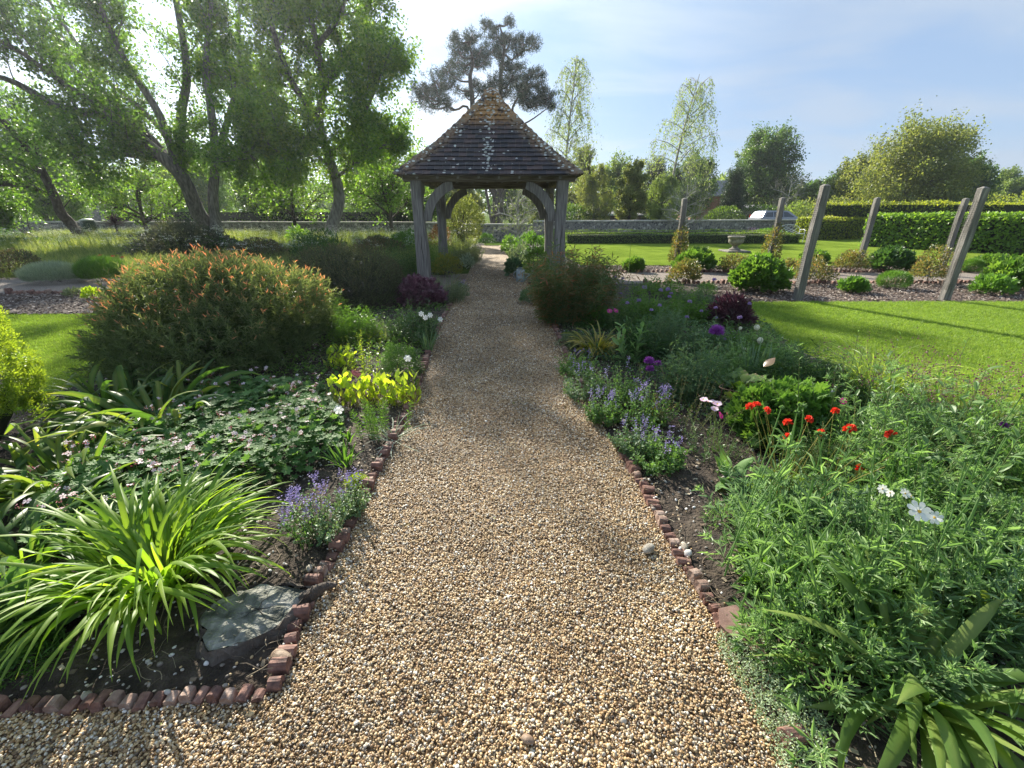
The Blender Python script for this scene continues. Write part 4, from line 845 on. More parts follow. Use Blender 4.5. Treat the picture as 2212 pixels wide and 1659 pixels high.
# generic leafy mound ----------------------------------------------------------------
def shell_points(n, c, r, seed, rough=.12, lo=.55, zmin=-.15):
    d = rv(int(n * 1.9)); d = d[d[:, 2] > zmin][:n]; k = 1 + rough * lump(d, seed, 2.6); rad = (lo + (1 - lo) * rng.random(len(d)) ** .45) * k
    return np.array(c) + d * rad[:, None] * np.array(r), d
def shrub(name, label, cat, x, y, rx, ry, h, n, L, W, mat, tpl=RHOMB, up=.4, rough=.14, lo=.5, seed=1, group=None, stems=14, z0=.0, zc=.35, jit=.5, parts=None, tintf=None, root=None):
    """foliage spread through a lumpy half dome; zc = share of the height at which the widest part sits"""
    new = root is None
    if new: root = thing(name, label, cat, (x, y, 0), group)
    hz = h * (1 - zc); c = (x, y, z0 + h * zc)
    P, d = shell_points(n, c, (rx, ry, hz), seed, rough, lo, -.75 * min(1, zc * 2.2)); low = P[:, 2] < c[2]; P[low, 2] = c[2] - (c[2] - P[low, 2]) / hz * h * zc
    D = unit(d * (1 - up) + np.array([0, 0, up]) + rng.normal(size=P.shape) * jit * .6); a = Acc()
    tint = np.clip(rng.normal(.42, .17, len(P)) + .12 * lump(d, seed + 9, 5), 0, 1)
    if tintf is not None: tint = tintf(P, d, tint)
    s = rng.uniform(.6, 1.25, len(P)); batch(a, tpl, P, D, upn(D, .55), L * s, W * s, tint=tint); a.build('foliage', mat, root)
    if stems:
        a = Acc(); e, dd = shell_points(stems * 3, c, (rx * .8, ry * .8, hz * .8), seed, 0, .8, .0); e = e[:stems]; b = np.column_stack([np.array([x, y]) + rng.normal(size=(len(e), 2)) * rx * .12, np.full(len(e), z0 - .02)])
        tubes(a, np.stack([b, (b + e) / 2 + [0, 0, h * .08], e], 1), np.array([1, .8, .4]) * max(.004, h * .008), 4); a.build('stems', M_barkd, root)
    return root
def hedge(label, pts, wd, h, mat, n, L, W, core, top_pale=None, group=None, z0=0, name='hedge', lump_=.05):
    root = thing(name, label, 'hedge', (pts[0][0], pts[0][1], 0), group); a = Acc(); cc = Acc(); tot = sum(math.dist(p, q) for p, q in zip(pts[:-1], pts[1:]))
    for (x0, y0), (x1, y1) in zip(pts[:-1], pts[1:]):
        d = np.array([x1 - x0, y1 - y0]); ln = np.linalg.norm(d); d = d / ln; nn = np.array([-d[1], d[0]]); an = math.atan2(d[1], d[0])
        box(cc, ((x0 + x1) / 2, (y0 + y1) / 2, h / 2 - .04), (ln - .05, wd - .10, h - .10), an); m = int(n * ln / tot)
        per = np.array([h, wd, h]); wh = rng.choice(3, m, p=per / per.sum()); t = rng.uniform(-.02, 1.02, m) * ln; u = rng.random(m)
        off_ = np.where(wh == 0, -wd / 2, np.where(wh == 2, wd / 2, (u - .5) * wd)); z = np.where(wh == 1, h, u * h); nz = lump(np.column_stack([(x0 + t * d[0]) * .6, (y0 + t * d[1]) * .6, z]), 5, 2) * lump_ + rng.normal(size=m) * L * .25
        off_ = off_ + np.where(wh == 0, -nz, np.where(wh == 2, nz, 0)); z = z + np.where(wh == 1, nz, 0)
        P = np.column_stack([x0 + d[0] * t + nn[0] * off_, y0 + d[1] * t + nn[1] * off_, z]); out = np.where(wh[:, None] == 1, np.array([0, 0, 1.]), np.where(wh[:, None] == 0, -1, 1) * np.array([nn[0], nn[1], 0]))
        D = unit(out * .5 + rv(m)); batch(a, RHOMB, P, D, unit(out + rv(m) * .6), L * rng.uniform(.6, 1.2, m), W * rng.uniform(.6, 1.2, m), tint=np.clip(rng.normal(.4, .18, m) + .4 * (wh == 1) * (top_pale or 0), 0, 1))  # tops tinted paler; on box hedges this paints in the lit top
    for e in (pts[0], pts[-1]):                      # leafy ends
        m = int(n * wd / tot * .9); d = np.array(pts[-1]) - np.array(pts[0]); d = d / np.linalg.norm(d); nn = np.array([-d[1], d[0]]); u = rng.uniform(-.5, .5, m) * wd; z = rng.random(m) * h; P = np.column_stack([e[0] + nn[0] * u, e[1] + nn[1] * u, z]) + rng.normal(size=(m, 3)) * .03
        batch(a, RHOMB, P, rv(m), rv(m), L * rng.uniform(.6, 1.2, m), W, tint=np.clip(rng.normal(.4, .18, m), 0, 1))
    cc.build('twig_core', core, root); a.build('foliage', mat, root); return root
L_box = leafmat('leaf_box', [(.035, .07, .012), (.07, .12, .02), (.17, .24, .035)], .3, .4)
L_beech = leafmat('leaf_beech', [(.06, .12, .02), (.11, .19, .03), (.18, .27, .05)], .45, .45)
L_gold = leafmat('leaf_golden', [(.07, .11, .018), (.14, .17, .028), (.26, .27, .045)], .45, .45)
M_core = solid('hedge_twigs', [(.015, .022, .008), (.03, .04, .015)], .95, 8, .5, 30)
SKY_R = ['beside the right gazebo post', 'behind the weeping yellow green tree', 'behind the low dark building', 'behind the ivy clad tree', 'behind the second birch', 'behind the slate roofed house', 'behind the dark conifer', 'behind the tall dense tree', 'between the dense and the round tree', 'left behind the round tree', 'right behind the round tree', 'at the far right horizon', 'beyond the right edge hedge']
SKY_L = ['beyond the left picture edge', 'behind the leaning tree', 'behind the flint cottage', 'left of the big grey trunk', 'behind the big grey trunk', 'between the two big trunks', 'behind the sunlit young tree', 'behind the curving trunk', 'left of the gazebo roof', 'behind the gazebo']
def hedges():
    hedge('low clipped box hedge along the far side of the lawn', [(2.9, 24.4), (14.7, 24.4)], .9, .5, L_box, 9000, .05, .04, M_core, top_pale=.9, lump_=.03)
    hedge('second box hedge strip just before the flint wall', [(2.4, 27.8), (15.6, 27.8)], .6, .5, L_box, 4500, .06, .05, M_core, top_pale=.9, name='hedge')
    hedge('box hedge arm joining the two low strips at the right end', [(15.0, 24.2), (15.2, 27.6)], .7, .47, L_box, 2500, .055, .045, M_core, top_pale=.9)
    hedge('bright green clipped beech hedge with large leaves at the right', [(17.6, 22.4), (19.6, 18.6), (24.5, 15.0)], 1.0, 1.42, L_beech, 15000, .13, .10, M_core)
    hedge('tall golden topped hedge behind the beech hedge', [(19.5, 29.5), (26, 28.2), (44, 24.5)], 1.6, 2.02, L_gold, 13000, .14, .10, M_core, lump_=.16, top_pale=.25)
    hedge('golden clipped hedge block in shade beside the garden entrance', [(17.6, 27.6), (21.6, 28.4)], 1.2, 1.18, L_gold, 5000, .11, .08, M_core, top_pale=.5)
    hedge('distant clipped green hedge at the right edge', [(38, 34), (60, 33)], 1.5, 2.9, L_gold, 4000, .22, .16, M_core)
    hedge('long hedge bank behind the left wall', [(-34, 40), (-8, 38)], 2, 1.6, L_lime, 6000, .2, .15, M_core, lump_=.3)
    rows = [(1575, 430, 44, 1.9, 1.9, L_box, 'clipped dark green dome shrub behind the wall'), (1735, 432, 48, 2.6, 2.3, L_pale, 'pale yellow green rounded bush right behind the car'), (1640, 425, 50, 2.6, 2.2, L_oak, 'rounded green bush left of the parked car'), (1690, 415, 60, 4, 3.4, L_pale, 'pale bushy shrub beneath the dense tree'), (1960, 418, 44, 3.4, 2.6, L_willow, 'shrub mass under the wide round tree'), (2090, 410, 44, 4.0, 2.9, L_oak, 'dark shrub under the right of the round tree'), (2180, 410, 60, 6, 3.6, L_gold, 'yellowish bush at the right horizon'), (1800, 418, 48, 4.0, 2.7, L_willow, 'olive shrub left of the round tree'), (1245, 440, 44, 2.2, 2.2, L_oak, 'shrub by the right gazebo post behind the wall')]
    for i, (px, py, Y, r, h, m, lab) in enumerate(rows):
        c = F(px, py, Y); shrub('background_shrub', lab, 'shrub', c[0], Y, r, r * .8, h, 2600, .2, .13, m, rough=.2, seed=60 + i, stems=0)
    for i, px in enumerate(np.linspace(1200, 2260, 13)):            # the wooded line that closes the view
        c = F(px, 430, 95 + 7 * math.sin(i * 2)); shrub('woodland_clump', ('far ' + ['dark', 'pale', 'olive'][i % 3] + ' wooded clump on the skyline ' + SKY_R[i]), 'woodland', c[0], c[1], 9, 6, 7.5 + 1.6 * math.sin(i * 1.7), 2200, .8, .6, [L_oak, L_pale, L_willow][i % 3], rough=.25, seed=80 + i, stems=0)
    for i, px in enumerate(np.linspace(-60, 1000, 10)):
        c = F(px, 430, 70 + 6 * math.sin(i * 2)); shrub('woodland_clump', 'far clump of trees on the skyline ' + SKY_L[i], 'woodland', c[0], c[1], 8, 6, 6.5 + 1.6 * math.sin(i * 1.7), 2200, .65, .5, [L_oak, L_lime, L_lime][i % 3], rough=.25, seed=180 + i, stems=0)
hedges()
# ================================================================== PLANTS OF THE BORDERS
L_green = leafmat('leaf_fresh', [(.035, .085, .016), (.065, .14, .025), (.11, .20, .035)], .38, .4)
L_deep = leafmat('leaf_deep', [(.02, .05, .016), (.04, .09, .025), (.07, .13, .035)], .3, .4)
L_blue = leafmat('leaf_bluegreen', [(.045, .09, .045), (.08, .14, .07), (.14, .21, .11)], .3, .5)
L_scab = leafmat('leaf_scabious', [(.06, .11, .042), (.11, .18, .068), (.20, .29, .115)], .36, .48, (2.0, 2.2, 1.2))
L_scab2 = leafmat('leaf_scabious_grey', [(.06, .105, .055), (.105, .17, .09), (.19, .26, .15)], .32, .5, (1.9, 2.1, 1.4)); L_scab3 = leafmat('leaf_scabious_deep', [(.035, .08, .028), (.075, .135, .045), (.14, .21, .07)], .36, .45, (2.1, 2.3, 1.0))
L_grey = leafmat('leaf_greygreen', [(.06, .085, .05), (.11, .14, .085), (.18, .22, .14)], .28, .6)
L_silver = leafmat('leaf_silver', [(.12, .16, .12), (.20, .25, .19), (.30, .35, .27)], .2, .7)
L_limeg = leafmat('leaf_limegreen', [(.12, .19, .02), (.20, .28, .03), (.30, .36, .05)], .5, .4, (2.2, 2.1, .7))
L_dahlia = leafmat('leaf_bright', [(.035, .085, .016), (.07, .135, .026), (.13, .20, .04)], .42, .38)
L_rose = leafmat('leaf_rose', [(.04, .06, .02), (.08, .10, .035), (.16, .12, .05), (.22, .11, .06)], .35, .4)
L_peony = leafmat('leaf_redgreen', [(.035, .08, .025), (.06, .11, .035), (.12, .12, .05), (.26, .09, .05)], .35, .38, (2.4, 1.8, .8))
L_purple = leafmat('leaf_purple', [(.035, .02, .025), (.075, .04, .05), (.13, .075, .085)], .25, .35, (2.2, 1.2, 1.4))
L_heu = leafmat('leaf_heuchera', [(.05, .02, .03), (.12, .06, .08), (.30, .20, .24)], .2, .35, (2., 1.2, 1.4))
L_lily = leafmat('leaf_daylily', [(.055, .12, .015), (.10, .18, .022), (.18, .26, .04)], .48, .48, (2.0, 2.0, .7), spec=.4)
L_strapd = leafmat('leaf_strap_dark', [(.025, .055, .014), (.05, .11, .022), (.13, .17, .035), (.30, .27, .08)], .42, .42, spec=.35)
L_orange = leafmat('leaf_orangetip', [(.035, .06, .025), (.075, .11, .045), (.12, .16, .08), (.36, .17, .12), (.50, .18, .13)], .40, .42, (2.0, 1.8, .9), spec=.35)
L_spirea = leafmat('leaf_spirea', [(.03, .04, .022), (.06, .068, .036), (.11, .085, .05), (.15, .085, .06)], .25, .45)
L_thuja = leafmat('leaf_thuja', [(.07, .13, .015), (.15, .21, .025), (.25, .31, .04)], .4, .45)
L_ger = leafmat('leaf_geranium', [(.04, .09, .028), (.07, .14, .042), (.11, .20, .06)], .36, .6, spec=.25)
L_berg = leafmat('leaf_bergenia', [(.05, .10, .015), (.10, .17, .025), (.18, .24, .04), (.35, .22, .13)], .35, .3, spec=.6)
M_stem = leafmat('stem_green', [(.06, .09, .03), (.12, .16, .05), (.20, .22, .09)], .1, .5)
M_stemy = leafmat('stem_yellow', [(.13, .13, .03), (.22, .20, .05), (.30, .24, .09)], .1, .5)
def petal(name, c, c2=None, tr=.35): return leafmat(name, [c, c2 or tuple(min(1, x * 1.2) for x in c)], tr, .5, (1.2, 1.2, 1.2))
P_white = petal('petal_white', (.74, .75, .70), (.84, .84, .82)); P_pink = petal('petal_pink', (.72, .45, .60), (.85, .72, .80)); P_mag = petal('petal_magenta', (.50, .03, .22), (.62, .08, .32))
P_lilac = petal('petal_lilac', (.34, .22, .46), (.50, .38, .62)); P_purp = petal('petal_purple', (.30, .06, .36), (.42, .12, .48)); P_blue = petal('petal_blue', (.20, .16, .38), (.36, .31, .56))
P_red = petal('petal_red', (.55, .02, .015), (.75, .07, .03)); P_or = petal('petal_orange', (.7, .16, .04)); P_cream = petal('petal_cream', (.68, .66, .48), (.78, .76, .62)); P_yel = petal('petal_yellow', (.75, .50, .05)); P_bud = petal('bud_red', (.25, .06, .08), (.40, .14, .16)); P_dkpur = petal('petal_dusky', (.12, .03, .07), (.22, .07, .12))

def gxy(px, py): return G(px, py, .03)[:2]
def top_z(px, py, Y): return F(px, py, Y)[2]
def obj_at(name, me, root, loc, rot=(0, 0, 0), s=1, label=None):       # loc in world space
    o = bpy.data.objects.new(name, me); C.objects.link(o); o.parent = root; o.location = (loc[0] - root.location.x, loc[1] - root.location.y, loc[2] - root.location.z)
    o.rotation_euler = rot; o.scale = (s, s, s) if np.isscalar(s) else s; return o
# ---- strap leaves, one ribbon each
def ribbon(a, base, az, L, W, e0, e1, k=9, tint=.5, tipw=.0, shape='strap', fold=.18, twist=0, sway=0, kink=None):
    t = np.linspace(0, 1, k); el = e0 + (e1 - e0) * t ** 1.25
    if kink is not None: el = np.where(t > kink, e1 - .5, e0 + (e1 - e0) * .3 * t)
    azs = az + sway * t ** 2; d = np.stack([np.cos(azs) * np.cos(el), np.sin(azs) * np.cos(el), np.sin(el)], 1); step = L / (k - 1)
    P = np.array(base) + np.concatenate([[np.zeros(3)], np.cumsum(d[:-1] * step, 0)]); P[:, 2] = np.maximum(P[:, 2], .035 + .004 * rng.random())
    S = np.stack([-np.sin(azs), np.cos(azs), 0 * t], 1); N = np.cross(S, d); c, s = np.cos(twist * t)[:, None], np.sin(twist * t)[:, None]; S, N = S * c + N * s, N * c - S * s
    if shape == 'strap': w = W * np.minimum(1, (t * 5 + .55)) * (1 - np.clip((t - .55) / .45, 0, 1) ** 1.8) 
    elif shape == 'paddle': w = W * (np.sin(math.pi * np.clip(t, .02, 1) ** 1.6) * .95 + .07)
    else: w = W * (np.sin(math.pi * np.clip(t, .03, .985) ** .9) + .03)
    w = np.maximum(w, W * .03)[:, None] * .5
    V = np.concatenate([P - S * w + N * w * fold * 2, P, P + S * w + N * w * fold * 2]); q = [[j, j + 1, k + j + 1, k + j] for j in range(k - 1)] + [[k + j, k + j + 1, 2 * k + j + 1, 2 * k + j] for j in range(k - 1)]
    tv = tint + .0 * t - .06 + .35 * np.clip((t - .8) / .2, 0, 1) ** 2 + .05 * np.sin(t * 9 + az * 7); a.add(V, quad=q, tint=np.concatenate([tv, tv + .22, tv]))
def strap_plant(name, label, cat, x, y, n, L, W, mat, e0=(1.1, 1.5), e1=(-.9, -.2), spread=.06, parts=True, shape='strap', group=None, azr=None, seed=1, k=9, tint=(.25, .75), twist=.5, z0=.02, fold=.18, kinkp=0, bias=None):
    g = np.random.default_rng(seed); root = thing(name, label, cat, (x, y, 0), group); A = Acc()
    for i in range(n):
        az = g.uniform(*(azr or (0, 2 * math.pi))); l = g.uniform(*L); r = spread * math.sqrt(g.random()); th = az + g.normal() * .6; f = g.random()
        ee0 = e0[0] + (e0[1] - e0[0]) * f; ee1 = e1[0] + (e1[1] - e1[0]) * min(1, max(0, f + g.normal() * .25)); a = Acc() if parts else A
        if bias is not None: az2 = az + bias[1] * math.sin(bias[0] - az)
        else: az2 = az
        ribbon(a, (x + r * math.cos(th), y + r * math.sin(th), z0), az2, l, g.uniform(*W), ee0, ee1, k, g.uniform(*tint), shape=shape, twist=g.normal() * twist, sway=g.normal() * .35, fold=fold, kink=(g.uniform(.35, .75) if g.random() < kinkp else None))
        if parts: a.build('leaf', mat, root, smooth=True)
    if not parts: A.build('leaves', mat, root, smooth=True)
    return root
# ---- stems clothed with leaves (and something at the tip)
def stemmy(name, label, cat, x, y, r, n, h, mat, tpl=LANCE, ll=.05, lw=.016, per=14, lean=.25, smat=None, sr=.0025, u0=.1, ang=.9, seed=1, group=None, taper=.5, droop=.2, tint=(.2, .8), root=None, tipf=None, curve=.1, ry=None, z0=.02):
    g = np.random.default_rng(seed)
    if root is None: root = thing(name, label, cat, (x, y, 0), group)
    q = np.column_stack([g.normal(size=n) * r * .5, g.normal(size=n) * (ry or r) * .5]); H = g.uniform(h[0], h[1], n); P0 = np.column_stack([x + q[:, 0], y + q[:, 1], np.full(n, z0)])
    out = q / max(r, 1e-3) * lean * 2 + g.normal(size=(n, 2)) * lean * .5; P2 = P0 + np.column_stack([out * H[:, None], H]); P1 = (P0 + P2) / 2 + np.column_stack([-out * curve * H[:, None], H * .06]); t = np.linspace(0, 1, 6)[None, :, None]
    cur = P0[:, None] * (1 - t) ** 2 + 2 * P1[:, None] * t * (1 - t) + P2[:, None] * t ** 2
    a = Acc(); tubes(a, cur, np.linspace(1, .45, 6) * sr, 4, tint=g.uniform(.2, .8, n)); a.build('stems', smat or M_stem, root, smooth=True)
    if per:
        m = n * per; ii = np.repeat(np.arange(n), per); u = np.tile(np.linspace(u0, 1, per), n)[:, None] + g.normal(size=(m, 1)) * .01; u = np.clip(u, 0, 1)
        P = P0[ii] * (1 - u) ** 2 + 2 * P1[ii] * u * (1 - u) + P2[ii] * u ** 2; Td = unit(2 * (P1[ii] - P0[ii]) * (1 - u) + 2 * (P2[ii] - P1[ii]) * u)
        az = np.tile(np.arange(per) * 2.4, n) + ii * 1.3; s = unit(np.cross(Td, [1., .2, .1])); b = np.cross(Td, s); rad = np.cos(az)[:, None] * s + np.sin(az)[:, None] * b
        D = unit(rad * math.sin(ang) + Td * math.cos(ang) + np.array([0, 0, -droop]) * (1 - u) + g.normal(size=(m, 3)) * .15); sz = (1 - taper * u[:, 0]) * g.uniform(.7, 1.2, m)
        a = Acc(); batch(a, tpl, P, D, unit(Td + g.normal(size=(m, 3)) * .25), ll * sz, lw * sz, tint=np.clip(g.uniform(tint[0], tint[1], m) + (tipf or 0) * u[:, 0], 0, 1)); a.build('foliage', mat, root)
    return root, P2, cur
# ---- flower meshes
def daisy_mesh(name, mat, n=8, r=.03, cup=.1, cmat=None, wid=.6, layers=1, core=.22):
    a = Acc()
    for l in range(layers):
        th = np.arange(n) * 2 * math.pi / n + l * math.pi / n; D = np.column_stack([np.cos(th), np.sin(th), np.full(n, cup + .35 * l) + rng.normal(size=n) * .08]); batch(a, PETAL, np.zeros((n, 3)) + [0, 0, .002 * l], D, np.column_stack([-np.cos(th) * cup, -np.sin(th) * cup, np.ones(n)]), r * (1 - .25 * l) * rng.uniform(.88, 1.08, n), r * wid, tint=rng.uniform(0, 1, n))
    v = IV1 * np.array([r * core * 2, r * core * 2, r * core * 1.2]) + [0, 0, r * .06]; a.add(v, tri=IF1, tint=.5, mi=1); return a.mesh(name, [mat, cmat or P_yel])
def pom_mesh(name, mat, r=.02, n=90, w=.3, flat=1.0):
    a = Acc(); d = rv(n); d[:, 2] = np.abs(d[:, 2]) * 1.0 - .35; d = unit(d); batch(a, RHOMB, d * r * .35, d, rv(n), r * rng.uniform(.6, .85, n), r * w, tint=rng.uniform(0, 1, n)); v = IV1 * r * 1.0; a.add(v * [1, 1, flat], tri=IF1, tint=.1); me = a.mesh(name, mat); return me
def spike_mesh(name, mat, h=.075, n=30, r=.009, s=.010):
    a = Acc(); u = rng.random(n) ** .8; th = rng.uniform(0, 6.28, n); whorl = np.round(u * 6) / 6 * .8 + u * .2; P = np.column_stack([np.cos(th) * r * (1 - .6 * whorl), np.sin(th) * r * (1 - .6 * whorl), whorl * h]); D = unit(np.column_stack([np.cos(th), np.sin(th), np.full(n, .5)])); batch(a, RHOMB, P, D, rv(n), s * rng.uniform(.6, 1.2, n), s * .6, tint=rng.random(n)); return a.mesh(name, mat)
F_spike = [spike_mesh('flower_spike', P_blue) for _ in range(3)]; F_pom = [pom_mesh('flower_head', P_lilac, .022, 90) for _ in range(2)]; F_bigpom = pom_mesh('flower_head', P_purp, .05, 260, .16)
F_five = [daisy_mesh('flower', P_pink if i else P_white, 5, .013, .15, P_bud, .75) for i in range(2)]; F_gwhite = daisy_mesh('flower', petal('petal_blush', (.70, .56, .60), (.86, .78, .80)), 5, .0135, .12, P_bud, .72)
F_anem = daisy_mesh('flower', P_pink, 6, .035, .45, P_yel, .8); F_mag = daisy_mesh('flower', P_mag, 8, .032, .15, P_yel, .6); F_cosmos = daisy_mesh('flower', P_white, 8, .045, .16, P_yel, .52, core=.17)
def geum_mesh():
    a = Acc(); n = 26; d = rv(n); d[:, 2] = np.abs(d[:, 2]); batch(a, PETAL, d * .006, unit(d), rv(n), .02 * rng.uniform(.8, 1.1, n), .018, tint=rng.random(n)); return a.mesh('flower', P_red)
F_geum = geum_mesh()
def tulip_mesh(mat, r=.022, h=.055):
    a = Acc(); n = 6; th = np.arange(n) * math.pi / 3
    for i, t in enumerate(th):
        k = 6; z = np.linspace(0, h, k); rr = r * np.sin(np.clip(z / h, 0, 1) * 2.4 + .35) + .001; w_ = .62
        V = []; 
        for zz, r_ in zip(z, rr): V += [(r_ * math.cos(t - w_), r_ * math.sin(t - w_), zz), (r_ * 1.12 * math.cos(t), r_ * 1.12 * math.sin(t), zz + .002), (r_ * math.cos(t + w_), r_ * math.sin(t + w_), zz)]
        a.add(V, quad=[[j * 3 + m, j * 3 + m + 1, j * 3 + m + 4, j * 3 + m + 3] for j in range(k - 1) for m in range(2)], tint=i / 6)
    return a.mesh('flower', mat)
F_tulip = tulip_mesh(P_cream)
def narc_mesh():
    a = Acc(); n = 6; th = np.arange(n) * math.pi / 3; D = np.column_stack([np.cos(th), np.sin(th), np.full(n, -.15)]); batch(a, PETAL, np.zeros((n, 3)), D, [0, 0, 1.], .024, .016, tint=rng.random(n)); lathe(a, [(.004, 0), (.007, .006), (.010, .013)], n=8, mi=0); return a.mesh('flower', P_white)
F_narc = narc_mesh()
def stalk(root, base, tip, r=.0022, mat=None, bend=.02, name='stalk'):
    a = Acc(); base = np.array(base, float); tip = np.array(tip, float); m = (base + tip) / 2 + [bend, bend * .4, .0]; t = np.linspace(0, 1, 6)[:, None]; tubes(a, base * (1 - t) ** 2 + 2 * m * t * (1 - t) + tip * t ** 2, np.linspace(1, .6, 6) * r, 5); return a.build(name, mat or M_stem, root, smooth=True)

# ------------------------------------------------------------------ LEFT BORDER
def orange_bush(name, label, x, y, rx, ry, h, n, sl, per, ll, lw, mat, seed, tipw=1.0, zc=.42, rough=.07, upb=.55, shade=.0):
    root = thing(name, label, 'shrub', (x, y, 0)); hz = h * (1 - zc); c = (x, y, h * zc)
    P, d = shell_points(n, c, (rx - sl * .3, ry - sl * .3, hz - sl * .6), seed, rough, .78, -.95); low = P[:, 2] < c[2]; P[low, 2] = np.maximum(.03, c[2] - (c[2] - P[low, 2]) / hz * h * zc); n = len(P); wide = 1 / np.sqrt(np.maximum(.25, 1 - d[low, 2] ** 2)); P[low, :2] = np.array([x, y]) + (P[low, :2] - np.array([x, y])) * np.minimum(wide, 1.75)[:, None]
    D = unit(d * (1 - upb) + np.array([0, 0, upb]) + rng.normal(size=(n, 3)) * .16); Ls = sl * rng.uniform(.6, 1.35, n); topn = np.clip(d[:, 2] * 1.5 + .65, 0, 1)
    P2 = P + D * Ls[:, None]; a = Acc(); tubes(a, np.stack([P, (P + P2) / 2 + rng.normal(size=(n, 3)) * .01, P2], 1), np.array([1, .8, .5]) * .0025, 3, tint=.6, mi=0); a.build('stems', M_stem, root)
    m = n * per; ii = np.repeat(np.arange(n), per); u = np.tile(np.linspace(.05, 1, per), n); az = np.tile(np.arange(per) * 2.4, n) + ii; s = unit(np.cross(D, [1., .3, .2])); b = np.cross(D, s); rad = np.cos(az)[:, None] * s[ii] + np.sin(az)[:, None] * b[ii]
    an = 1.15 - .75 * u; Dl = unit(rad * np.sin(an)[:, None] + D[ii] * np.cos(an)[:, None] + rng.normal(size=(m, 3)) * .12); Q = P[ii] + D[ii] * (Ls[ii] * u)[:, None]; sz = (1 - .35 * u) * rng.uniform(.75, 1.2, m)
    young = np.clip((u - .72) / .28, 0, 1) * topn[ii] * rng.choice([.3, .7, 1.0], n)[ii] * rng.uniform(.5, 1.1, m); tint = np.clip(rng.normal(.22, .10, m) + .06 * topn[ii] + young * .75 * tipw, 0, 1)
    a = Acc(); batch(a, LANCE, Q, Dl, unit(D[ii] + rad * .1 + rng.normal(size=(m, 3)) * .2), ll * sz, lw * sz, tint=tint); a.build('foliage', mat, root)
    mi = int(n * 2.2); Pi, di = shell_points(mi, c, (rx * .8, ry * .8, hz * .8), seed + 1, rough, .35, -.9); Pi[:, 2] = np.maximum(.03, Pi[:, 2]); a = Acc(); batch(a, RHOMB, Pi, rv(len(Pi)), rv(len(Pi)), ll * 1.2, lw * 1.6, tint=.1); a.build('inner_foliage', mat, root)
    return root
orange_bush('spirea_bush', 'big rounded bush with narrow green leaves and bright orange shoot tips left of the path', -3.22, 4.70, 1.10, 1.00, 1.12, 2300, .19, 15, .074, .016, L_orange, 11, .9, rough=.2)
orange_bush('spirea_bush', 'dark brownish green rounded bush between the orange tipped bush and the left gazebo post', -2.95, 7.75, 1.0, .8, 1.04, 2000, .13, 9, .06, .016, L_spirea, 12, .45)

